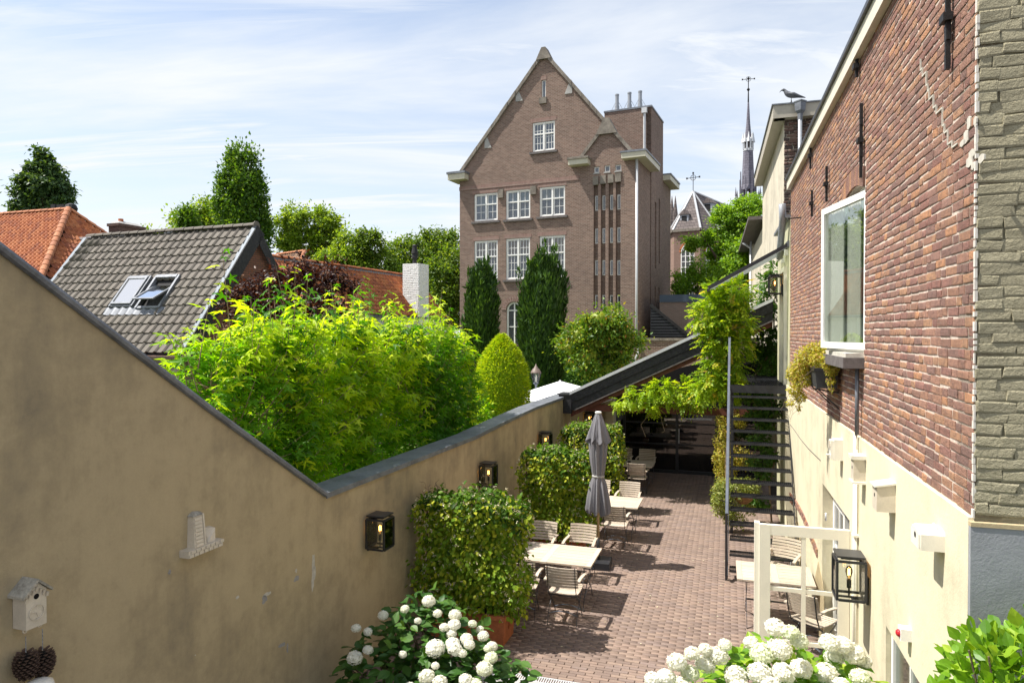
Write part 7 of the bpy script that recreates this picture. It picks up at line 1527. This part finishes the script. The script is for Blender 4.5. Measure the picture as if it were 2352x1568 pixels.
# --- trellis hedges in terracotta planters
def jasmine_hedge(label, cx, cy_, L_, T_, z0, z1, n, nind, seed, pot=True):
    F = Frame(cx, cy_, 18); t = thing('trellis_hedge', label, 'hedge', (cx, cy_, 0), -F.th, 'jasmine hedges on trellises in terracotta planters')
    m_ = n; x = RNG.uniform(-L_/2, L_/2, m_); z = z0+(z1-z0)*RNG.random(m_)**.9; y = RNG.uniform(-T_/2, T_/2, m_)
    ax = RNG.random(m_); y = np.where(ax < .62, np.where(RNG.random(m_) < .7, -T_/2, T_/2)+RNG.normal(0, .05, m_), y)
    x = np.where((ax >= .62) & (ax < .80), np.where(RNG.random(m_) < .4, -L_/2, L_/2)+RNG.normal(0, .05, m_), x); z = np.where(ax >= .80, z1+RNG.normal(0, .05, m_), z); tp_ = (ax >= .80)*.42
    z += np.where(tp_ > 0, .05*np.sin(x*7+seed)+.03*np.sin(x*17+seed*3), 0); bul = 1+.18*np.sin(x*5+seed)+.16*np.sin(z*6+seed*2); y = y*bul; x = x*(1+.05*np.sin(z*7+seed)-.10*np.clip((z0+.35-z)/.35, 0, 1))
    z -= .14*np.clip((np.abs(x)-L_*.38)/(L_*.12), 0, 1)**2
    P = np.stack([x, y, z], 1); N_ = np.stack([x/(L_/2)*.6, y/(T_/2), (z-(z0+z1)/2)*.6], 1)+RNG.normal(size=(m_, 3))*.25; N_ /= np.linalg.norm(N_, axis=1, keepdims=True)
    ld = N_*.6+RNG.normal(size=(m_, 3))*.5+np.array([0,0,-.55]); nr = N_*.7+np.array([0,0,.55])+RNG.normal(size=(m_, 3))*.35
    hi = np.clip((z-z0)/(z1-z0), 0, 1); rnd = np.clip(.10+.35*hi**5+tp_+RNG.normal(0, .16, m_), 0, .999)  # sun on the hedge top is painted in as yellower leaves upwards
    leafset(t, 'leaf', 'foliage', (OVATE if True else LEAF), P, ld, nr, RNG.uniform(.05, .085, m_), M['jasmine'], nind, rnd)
    k = int(n*.17); i = RNG.integers(0, m_, k); fp = P[i]+N_[i]*.03; 
    fl = ([(0,0,0),(.5,.15,.1),(.6,.6,.1),(.1,.4,.15),(-.5,.2,.1),(-.6,.6,.1),(0,1,.1)], [(0,1,2),(0,2,3),(0,3,6),(0,4,5),(0,5,3)])
    leafset(t, 'flower', 'flowers', fl, fp, N_[i]+RNG.normal(size=(k,3))*.5, N_[i]+RNG.normal(size=(k,3))*.3+np.array([0,0,.4]), RNG.uniform(.030,.055,k), M['jas_flower'])['kind'] = 'stuff'
    m = MB(); rr = random.Random(seed)    # loose tendrils
    for q in range(16):
        x0 = rr.uniform(-L_/2, L_/2); zz0 = z1-.02; pts = [(x0, rr.uniform(-.1,.1), zz0)]
        for w in range(4): p = pts[-1]; pts.append((p[0]+rr.uniform(-.07,.07), p[1]+rr.uniform(-.05,.05), p[2]+rr.uniform(.02,.07)))
        m.tube(pts, .0028, 4)
    for q in range(9): xx = -L_/2+.06+q*(L_-.12)/8; m.box(xx-.008, xx+.008, -.03, -.015, z0-.1, z1-.06)
    for q in range(9): zz_ = z0+.05+q*(z1-z0-.15)/8; m.box(-L_/2+.05, L_/2-.05, -.014, 0, zz_-.008, zz_+.008)
    m.build('trellis', M['bark'], t)
    MB().box(-L_/2+.14, L_/2-.14, -T_*.26, T_*.26, z0+.08, z1-.14).build('inner_foliage', M['jasmine'], t)
    if pot: planter('terracotta planter box with a raised rosette, holding the '+label.split(' with ')[0].split(' on ')[0].split(',')[0], cx, cy_, F, L_*.74, .48, z0)
    return t
def planter(label, cx, cy_, F, L_, W_, h):
    t = thing('planter', label, 'planter', (cx, cy_, 0.034), -F.th, 'terracotta planters under the trellis hedges')
    m = MB(); a, b_ = L_/2, W_/2; o = .02
    m.add([(-a+o,-b_+o,0),(a-o,-b_+o,0),(a-o,b_-o,0),(-a+o,b_-o,0),(-a,-b_,h-.05),(a,-b_,h-.05),(a,b_,h-.05),(-a,b_,h-.05)], [(3,2,1,0),(0,1,5,4),(1,2,6,5),(2,3,7,6),(3,0,4,7)])
    m.build('body', M['terracotta'], t)
    m = MB(); e = .028
    for q in ((-a-e,a+e,-b_-e,-b_+.03),(-a-e,a+e,b_-.03,b_+e),(-a-e,-a+.03,-b_+.03,b_-.03),(a-.03,a+e,-b_+.03,b_-.03)): m.box(*q, h-.06, h)
    m.build('rim', M['terracotta'], t)
    MB().box(-a+.03, a-.03, -b_+.03, b_-.03, h-.09, h-.05).build('soil', M['soil'], t)
    m = MB()
    for k in range(6):
        an_ = k*math.pi/3; 
        for X0, s in ((a-o*.4, 1),): m.hexa([(X0,-.012+.035*math.cos(an_),h*.5-.012+.035*math.sin(an_)),(X0+.012,-.012+.035*math.cos(an_),h*.5-.012+.035*math.sin(an_)),(X0+.012,.012+.035*math.cos(an_),h*.5-.012+.035*math.sin(an_)),(X0,.012+.035*math.cos(an_),h*.5-.012+.035*math.sin(an_)),(X0,-.012+.035*math.cos(an_),h*.5+.012+.035*math.sin(an_)),(X0+.012,-.012+.035*math.cos(an_),h*.5+.012+.035*math.sin(an_)),(X0+.012,.012+.035*math.cos(an_),h*.5+.012+.035*math.sin(an_)),(X0,.012+.035*math.cos(an_),h*.5+.012+.035*math.sin(an_))])
    m.build('rosette', M['terracotta'], t)
jasmine_hedge('nearest clipped jasmine hedge on a trellis, dark and broad, beside the hydrangea', -.56, 9.62, 1.50, .50, .42, 1.98, 5200, 280, 1)
jasmine_hedge('second clipped jasmine hedge with a sunlit yellow-green top, left of the parasol', .88, 13.05, 1.36, .50, .42, 2.02, 5200, 260, 2)
jasmine_hedge('farthest clipped jasmine hedge, behind the closed parasol', 1.92, 16.5, 1.45, .50, .42, 2.02, 4600, 200, 3)

# --- hydrangeas
def floret_head(n=150):
    """ball of four-petalled florets"""
    vs, fs = [], []; ga = math.pi*(3-math.sqrt(5))
    for i in range(n):
        z = 1-2*(i+.5)/n
        if z < -.72: continue
        r = math.sqrt(1-z*z); a = ga*i; nrm_ = Vector((r*math.cos(a), r*math.sin(a), z)); nrm_ = (nrm_+Vector((random.gauss(0,.12), random.gauss(0,.12), random.gauss(0,.12)))).normalized()
        u = nrm_.orthogonal().normalized(); v_ = nrm_.cross(u); ph = random.random()*1.57; c = nrm_*(0.94+random.uniform(-.06,.06)); s = 0.27*random.uniform(.85,1.15)
        for k in range(4):
            aa = ph+k*math.pi/2; d = u*math.cos(aa)+v_*math.sin(aa); e = nrm_.cross(d); b0 = len(vs); lift = random.uniform(-.02,.12)
            vs += [c-nrm_*.03, c+d*s*.55+e*s*.42+nrm_*lift*.5, c+d*s+nrm_*lift, c+d*s*.55-e*s*.42+nrm_*lift*.5]; fs += [(b0,b0+1,b0+2), (b0,b0+2,b0+3)]
    b0 = len(vs); n0 = 8; r0 = .74
    for i in range(7):
        for k in range(10): th = math.pi*(i+.5)/7; ph = k*math.pi/5; vs.append(Vector((r0*math.sin(th)*math.cos(ph), r0*math.sin(th)*math.sin(ph), r0*math.cos(th))))
    for i in range(6):
        for k in range(10): a, b_, c_, d_ = b0+i*10+k, b0+i*10+(k+1) % 10, b0+(i+1)*10+(k+1) % 10, b0+(i+1)*10+k; fs += [(a, c_, b_), (a, d_, c_)]
    return vs, fs
HEADS = []
for k in range(3):
    v_, f_ = floret_head(150); me = bpy.data.meshes.new('flower_head'); me.from_pydata(v_, [], f_); me.materials.append(M['petal']); HEADS.append(me)
def hydrangea(label, base, blobs, nleaf, lsz, heads, mat, nind=260, hd=(.20, .26)):
    t = thing('hydrangea', label, 'shrub', base, 0, 'white mophead hydrangeas'); bl = [(b[0]-base[0], b[1]-base[1], b[2]-base[2], *b[3:]) for b in blobs]
    P, N_ = cloud_pts(bl, nleaf, .72, None); k = (P[:, 2]+base[2] > .05); P, N_ = P[k], N_[k]; n = len(P)
    # leaves grow in opposite rosettes
    ld = N_*.35+RNG.normal(size=(n,3))*np.array([.8,.8,.25])+np.array([0,0,-.15]); nr = N_*.45+np.array([0,0,1.])+RNG.normal(size=(n,3))*.28
    leafset(t, 'leaf', 'foliage', OVATE, P, ld, nr, lsz*RNG.uniform(.65,1.2,n), mat, nind)
    for i, (x, y, z, d) in enumerate(heads):
        me = HEADS[i % 3]; R = Matrix.Rotation(random.uniform(0,6.28), 4, 'Z') @ Matrix.Rotation(random.uniform(-.3,.3), 4, 'X'); o = link(me, 'flower_head', None, t, Matrix.Translation((x-base[0], y-base[1], z-base[2])) @ R @ Matrix.Diagonal((d/2, d/2, d/2*.82, 1)))
    m = MB()
    for i in range(26): b_ = random.choice(bl); a = random.random()*6.28; m.tube([(random.uniform(-.2,.2), random.uniform(-.2,.2), 0), (b_[0]*.6, b_[1]*.6, (b_[2])*.6), (b_[0]+b_[3]*.7*math.cos(a), b_[1]+b_[4]*.7*math.sin(a), b_[2]+b_[5]*.4)], [.014,.010,.006], 5)
    m.build('stems', M['bark'], t); return t
def on_blobs(px, py, blobs, k=1.04):
    r = np.array(ray(px, py)); o = np.array([0, 0, H]); best = None
    for b in blobs:
        c = np.array(b[:3]); s = np.array(b[3:6])*k; d = r/s; q = (o-c)/s; A = d@d; B = 2*q@d; Cc = q@q-1; dis = B*B-4*A*Cc
        if dis > 0:
            t = (-B-math.sqrt(dis))/(2*A); best = t if best is None else min(best, t)
    if best is None:
        c = min(blobs, key=lambda b: abs(1176+FPX*b[0]/b[1]-px)); best = c[1]*1.0
    return o+r*best
hL = []
for (x, y, dpx) in ((985,1380,36),(930,1398,24),(1005,1408,24),(1045,1412,34),(1020,1440,26),(960,1425,20),(1043,1435,36),(1085,1432,24),(880,1412,28),(818,1442,26),(845,1450,24),(1000,1488,52),(1045,1490,40),(1037,1455,28),(1072,1467,34),(1040,1478,38),(1078,1480,30),(1120,1488,22),(1102,1445,22),(1110,1460,30),(1130,1484,30),(1128,1510,36),(1113,1535,44),(815,1510,42),(845,1492,28),(980,1553,44),(1010,1566,40),(1070,1562,38),(1090,1574,44),(1000,1528,22),(940,1576,28),(925,1502,22),(1062,1500,24)):
    hL.append((x, y, dpx))
bl = [(-1.15,7.55,.55,.75,.6,.65),(-.55,7.2,.45,.62,.55,.62),(-1.0,7.7,.95,.42,.38,.45),(-.75,7.0,.25,.6,.55,.6),(-1.55,7.45,.35,.42,.5,.55),(-.15,7.35,.30,.42,.42,.55),(-.85,7.6,.80,.6,.45,.50)]
hL = [(*on_blobs(x, y, bl), d) for x, y, d in hL]; hL = [(a, b, c, d/1568*b*0.86) for a, b, c, d in hL]
hydrangea('large dark green hydrangea with white flower balls at the lower left against the olive wall', (-.9, 7.35, 0), bl, 1900, .135, hL, M['hydrangea'])
hR = []
for (x, y, dpx) in ((1780,1440,44),(1815,1452,40),(1835,1470,42),(1790,1490,56),(1750,1500,54),(1695,1500,44),(1650,1505,46),(1620,1525,46),(1555,1520,46),(1590,1500,36),(1725,1475,34),(1870,1500,44),(1905,1475,46),(1935,1480,44),(1960,1500,50),(1915,1510,42),(1895,1545,52),(1945,1535,44),(1975,1555,44),(1840,1535,50),(1800,1545,52),(1745,1545,54),(1690,1550,50),(1640,1560,46),(1530,1555,44),(1500,1560,40),(1585,1545,42),(1560,1575,46),(1985,1520,34),(1860,1570,46),(1770,1575,50),(1930,1575,44),(1700,1580,50),(1620,1490,30),(1665,1480,30),(1890,1445,34)):
    hR.append((x, y, dpx))
bl = [(2.05,5.3,1.35,.55,.5,.55),(1.55,5.25,1.10,.5,.45,.5),(2.5,5.2,1.25,.45,.45,.55),(2.1,5.0,1.0,.8,.5,.7),(1.75,5.3,.6,.8,.5,.7),(1.25,5.2,.95,.28,.3,.35)]
hR = [(*on_blobs(x, y, bl, 1.0), d) for x, y, d in hR]; hR = [(a, b, c, d/1568*b*1.0) for a, b, c, d in hR]
hydrangea('bright sunlit hydrangea with many white heads at the bottom centre-right', (2.0, 5.2, 0), bl, 4200, .12, hR[::3]+hR[1::3]+hR[2::6], M['laurel'], 260)
# --- glossy shrub in the lower right corner
t = thing('laurel_shrub', 'bright green laurel-like shrub before the grey plinth in the lower right corner', 'shrub', (2.75, 3.45, 0))
bl = [(-.22,.0,2.47,.32,.28,.33),(.05,.05,2.55,.32,.28,.32),(-.42,-.02,2.22,.28,.28,.30),(-.1,.0,1.95,.55,.4,.5),(.38,.05,2.60,.28,.25,.30)]
P, N_ = cloud_pts(bl, 2600, .55, None); n = len(P); ld = N_*.8+RNG.normal(size=(n,3))*.4+np.array([0,0,.45]); nr = N_*.3+RNG.normal(size=(n,3))*.5+np.array([-.2,-.1,.9])
leafset(t, 'leaf', 'foliage', OVATE, P, ld, nr, RNG.uniform(.05,.10,n)*1.0, M['laurel'], 300)
m = MB()
for b_ in bl: 
    for k in range(3): m.tube([(0,0,0), (b_[0]*.6, b_[1], b_[2]*.6), (b_[0]+random.uniform(-.2,.2), b_[1]+random.uniform(-.1,.1), b_[2]+.2)], [.02,.014,.005], 5)
m.build('stems', M['bark'], t)

# --- wisteria on the stair post, awning and along the tie beam
def vine(name, label, F, seeds, n, ls, mat, group=None, droop=.5, nind=150, stem=None, tpl=LEAF, cat='climber', pinnate=True, sig=.12):
    """seeds: list of (a,b,z,ra,rb,rz) in frame coordinates"""
    t = fthing(name, label, cat, F, group)
    if pinnate:      # compound leaves: rows of leaflets along a drooping stalk
        nl = 11; k = n//nl; C_, N_ = cloud_pts(seeds, k, .45, None); k = len(C_); out = N_+RNG.normal(size=(k,3))*.35; out[:, 2] -= droop*.5; out /= np.linalg.norm(out, axis=1, keepdims=True)
        side_ = np.cross(out, np.array([0,0,1.])); side_ /= np.linalg.norm(side_, axis=1, keepdims=True)+1e-6; upv = np.cross(side_, out); P, ld, nr = [], [], []
        L_ = RNG.uniform(.16, .28, k)
        for j in range(nl):
            f = (j//2+1)/(nl//2+1) if j < nl-1 else 1.0; sg = (1 if j % 2 else -1) if j < nl-1 else 0
            p = C_+out*(L_*f)[:, None]-np.array([0,0,1.])*((f**2)*.3*L_)[:, None]; P.append(p); ld.append(out*(.5 if sg else 1)+side_*sg*.9+np.array([0,0,-.25])+RNG.normal(size=(k,3))*.12); nr.append(upv+RNG.normal(size=(k,3))*.25)
        P, ld, nr = map(np.concatenate, (P, ld, nr)); rnd = np.tile(np.clip(RNG.normal(.42,.22,k),0,.99), nl)
    else:
        P, N_ = cloud_pts(seeds, n, .4, None); P = P+RNG.normal(size=P.shape)*sig*.3; k = len(P); ld = N_*.6+RNG.normal(size=(k,3))*.5+np.array([0,0,-droop]); nr = N_+RNG.normal(size=(k,3))*.4+np.array([0,0,.3]); rnd = RNG.random(k)
    leafset(t, 'leaf', 'foliage', tpl, P, ld, nr, ls*RNG.uniform(.7,1.25,len(P)), mat, nind, rnd)
    m = MB()
    for q_, st_ in enumerate(stem or []): m.tube(st_, [.022]*(len(st_)-1)+[.006] if q_ == 0 or cat != 'climber' or F is not SF else .006, 6)
    for q in range(14):
        s = random.choice(seeds); a = random.random()*6.28; p = (s[0]+s[3]*math.cos(a), s[1]+s[4]*math.sin(a), s[2]); m.tube([p, (p[0]+random.uniform(-.12,.12), p[1]-.05, p[2]-.12), (p[0]+random.uniform(-.2,.2), p[1]-.08, p[2]-.05-random.random()*.25)], .0035, 4)
    m.build('stem', M['bark_pale'], t); return t
def sd(F, b, spec, thick=.35):
    out = []
    for (x, y, rx, ry) in spec:
        a, z = F.front(x, y, b); k = 14.8/1568; out.append((a, b, z, rx*k, thick*(.7+.6*random.random()), ry*k))
    return out
wb2 = TB+.45
sW = sd(ST, wb2, [(1655,670,38,24),(1690,665,35,28),(1640,700,40,30),(1680,700,42,32),(1620,730,32,26),(1660,740,40,34),(1700,740,30,30),(1640,780,30,30),(1675,785,38,32),(1700,790,24,26),(1650,825,28,34),(1685,835,28,36),(1640,865,30,32),(1670,885,30,30),(1620,890,28,24)])
vine('wisteria', 'big bright wisteria covering the stair post and the low end of the glass awning', ST, sW, 15000, .082, M['wisteria'], 'wisteria plants around the stair', sig=.12, stem=[[(-.1, wb2+.2, 0), (-.12, wb2+.2, 1.5), (0, wb2+.1, 3.2), (-.05, wb2, 4.6)]])
SFb = -.15
sB = []
for (x, y, rx, ry) in ((1425,922,16,9),(1450,912,20,12),(1480,900,24,15),(1510,895,26,18),(1540,905,26,18),(1570,895,28,18),(1600,905,26,20),(1500,930,16,12),(1530,885,24,12),(1620,895,26,24),(1590,925,18,12)):
    a, z = SF.front(x, y, SFb); k = 18.3/1568; sB.append((a, SFb, z, rx*k, .22, ry*k))
vine('wisteria', 'arm of wisteria trailing along the shed tie beam with two hanging tendrils', SF, sB, 5200, .080, M['wisteria'], 'wisteria plants around the stair', stem=[[(SF.front(1700,900,SFb)[0], SFb, SF.front(1700,900,SFb)[1]), (SF.front(1560,925,SFb)[0], SFb, SF.front(1560,925,SFb)[1]), (SF.front(1410,925,SFb)[0], SFb, SF.front(1410,925,SFb)[1])], [(*[SF.front(1500,940,SFb)[0]], SFb, SF.front(1500,940,SFb)[1]), (SF.front(1472,975,SFb)[0], SFb, SF.front(1472,975,SFb)[1]), (SF.front(1483,1003,SFb)[0], SFb, SF.front(1483,1003,SFb)[1])], [(SF.front(1512,940,SFb)[0], SFb, SF.front(1512,940,SFb)[1]), (SF.front(1527,990,SFb)[0], SFb, SF.front(1527,990,SFb)[1]), (SF.front(1520,993,SFb)[0], SFb, SF.front(1520,993,SFb)[1])]])
bR = TB+LL*.95
sR = []
for (x, y, rx, ry) in ((1785,625,20,22),(1765,650,22,18),(1760,690,26,24),(1775,730,20,30),(1765,770,24,26),(1780,800,18,30),(1745,790,24,22),(1760,830,26,20),(1785,850,14,26)):
    a, z = ST.front(x, y, bR); k = 18.2/1568; sR.append((a, bR, z, rx*k, .3, ry*k))
vine('climbing_vine', 'mid green climber at the back of the stair landing beside the upstairs lantern', ST, sR, 6000, .09, M['vine_dark'], None, stem=[[(1.0, bR, 3.2), (.85, bR, 3.8), (1.0, bR, 4.4), (1.02, bR, 5.3)], [(.55, bR, 3.2), (.8, bR-.1, 3.6), (.95, bR, 4.0)]])
bU = TB+.9; sU = []
for (x, y, rx, ry) in ((1710,905,30,14),(1750,915,30,16),(1775,940,20,20),(1740,950,24,14),(1760,975,22,20),(1745,1010,22,20),(1765,1045,16,22),(1755,1085,14,22),(1735,1065,18,14),(1720,1145,16,10),(1745,1155,20,10)):
    a, z = ST.front(x, y, bU); k = 15.5/1568; sU.append((a, bU, z, rx*k, .2, ry*k))
vine('climbing_vine', 'shaded climber growing up behind the stair treads', ST, sU, 2600, .10, M['vine_dark'], None, stem=[[(.85, bU, .03), (.8, bU, .9), (.95, bU, 1.8), (.8, bU, 3.0)]], pinnate=False, nind=120)
# hanging baskets with variegated ivy beside the stair
def basket(label, x, y, Y, R_, spec, n, mat, hang):
    p = D(x, y, Y); t = thing('hanging_basket', label, 'hanging basket', p, 0, 'hanging baskets of ivy beside the stair')
    MB().lathe([(R_*.35,-R_*.9),(R_*.8,-R_*.55),(R_,0),(R_*.92,.01),(R_*.6,-R_*.5)], n=16).build('coir_liner', simple('coir', (.20,.11,.05), .95, .3, 18), t)
    sdz = []
    for (xx, yy, r) in spec: q = D(xx, yy, Y); rr = r*1.25/1568*Y; sdz.append((q[0]-p[0], q[1]-p[1]+random.uniform(-.1,.1), q[2]-p[2], rr, rr, rr*1.15))
    P, N_ = cloud_pts(sdz, n, .45, None); k = len(P); leafset(t, 'leaf', 'foliage', LEAF, P, N_*.6+RNG.normal(size=(k,3))*.5+np.array([0,0,-.4]), N_+RNG.normal(size=(k,3))*.4+np.array([0,0,.4]), RNG.uniform(.035,.06,k), mat, 60)
    m = MB()
    for a in (0, 2.1, 4.2): m.tube([(R_*math.cos(a), R_*math.sin(a), 0), (0, 0, hang)], .004, 4)
    m.tube([(0,0,hang), (0,0,hang+.25)], .004, 4); m.build('chain', M['iron'], t)
basket('upper basket of pale trailing ivy, hanging from the tie beam left of the handrail', 1690, 905, 16.6, .20, [(1655,965,10),(1660,985,14),(1668,1000,14),(1655,1015,14),(1665,1035,18),(1650,1050,14),(1690,1045,20),(1710,1055,18),(1675,1065,22),(1655,1080,14),(1668,1100,14),(1690,960,14),(1705,975,10)], 5000, M['ivy_yellow'], .35)
basket('lower basket of trailing green and yellow ivy in a brown coir liner beside the stair', 1708, 1135, 14.6, .22, [(1650,1128,14),(1665,1120,18),(1640,1145,10),(1660,1150,20),(1655,1170,14),(1672,1175,16),(1690,1120,20),(1720,1118,18),(1735,1125,12),(1680,1190,14),(1700,1195,14),(1690,1165,14),(1725,1170,10)], 5000, M['ivy_green'], .8)
# window planter with yellow creeper
pb, pz = RW.side(1871, 846, -.30)[0], RW.side(1871, 846, -.30)[1]
wp = fthing('window_planter', 'dark trough planter fixed to the brick wall under the window, overflowing with yellow creeper', 'planter', RW)
m = MB(); m.hexa([(-.27,pb,pz-.24),(-.05,pb,pz-.24),(-.05,pb+.95,pz-.24),(-.27,pb+.95,pz-.24),(-.30,pb-.02,pz),(-.04,pb-.02,pz),(-.04,pb+1.0,pz),(-.30,pb+1.0,pz)]); m.build('trough', simple('dark_trough', (.045,.047,.052), .5, .1), wp)
m = MB(); m.box(-.31, -.03, pb-.03, pb+1.01, pz-.03, pz+.005); m.build('trough_rim', M['black'], wp)
for k in (.15, .8): m = MB(); m.bar((-.3, pb+k, pz-.25), (0, pb+k, pz-.30), .02, .02); m.bar((0, pb+k, pz-.5), (-.25, pb+k, pz-.25), .015, .015); m.build('bracket', M['black'], wp)
sp2 = []
for (x, y, r, d) in ((1870,805,20,.3),(1900,800,22,.2),(1925,812,16,.1),(1850,820,24,.4),(1835,845,22,.5),(1845,870,20,.5),(1825,895,16,.6),(1838,910,14,.6),(1880,825,20,.1),(1915,830,22,-.05),(1935,850,14,-.05),(1938,875,9,-.05),(1930,895,5,-.05),(1820,860,16,.7),(1815,925,8,.7),(1835,935,6,.7)):
    b2 = pb+d; a, z = RW.front(x, y, b2); a = min(a, -.12); a = max(a, -.75); k = (b2*.96)/1568; sp2.append((a, b2, z, r*k, r*k, r*k*1.05))
P, N_ = cloud_pts(sp2, 5200, .4, None); k = P[:, 0] < -.01; P, N_ = P[k], N_[k]; k = len(P)
leafset(wp, 'leaf', 'creeper', LEAF, P, N_*.6+RNG.normal(size=(k,3))*.5+np.array([0,0,-.3]), N_+RNG.normal(size=(k,3))*.4+np.array([0,0,.4]), RNG.uniform(.022,.042,k), M['ivy_yellow'], 120)
m = MB(); rr = random.Random(9)
for q in range(18):
    s = rr.choice(sp2[4:]); p = [(s[0], s[1], s[2])]
    for w in range(5): l = p[-1]; p.append((max(-.9, l[0]+rr.uniform(-.06,.03)), l[1]+rr.uniform(-.05,.05), l[2]-rr.uniform(.02,.08)))
    m.tube(p, .002, 4)
m.build('trailing_stems', M['bark_pale'], wp)
# fallen leaves on the paving, tufts in the joints
n = 90; xy = np.stack([RNG.uniform(.5, 4.2, n), RNG.uniform(8.8, 17, n), np.full(n, .040)], 1); k = np.array([RW.fr(x, y)[0] < -.2 for x, y, _ in xy]); xy = xy[k]
o = link(batch_mesh('fallen_leaves', LEAF[0], LEAF[1], xy, rots(rdir(len(xy))*np.array([1,1,.05]), np.tile([0.01,0.02,1.], (len(xy),1))), RNG.uniform(.02,.05,len(xy)), M['jas_flower']), 'fallen_leaves', None); tag(o, 'small dry leaves and petals scattered over the brick paving', 'leaves', kind='stuff')
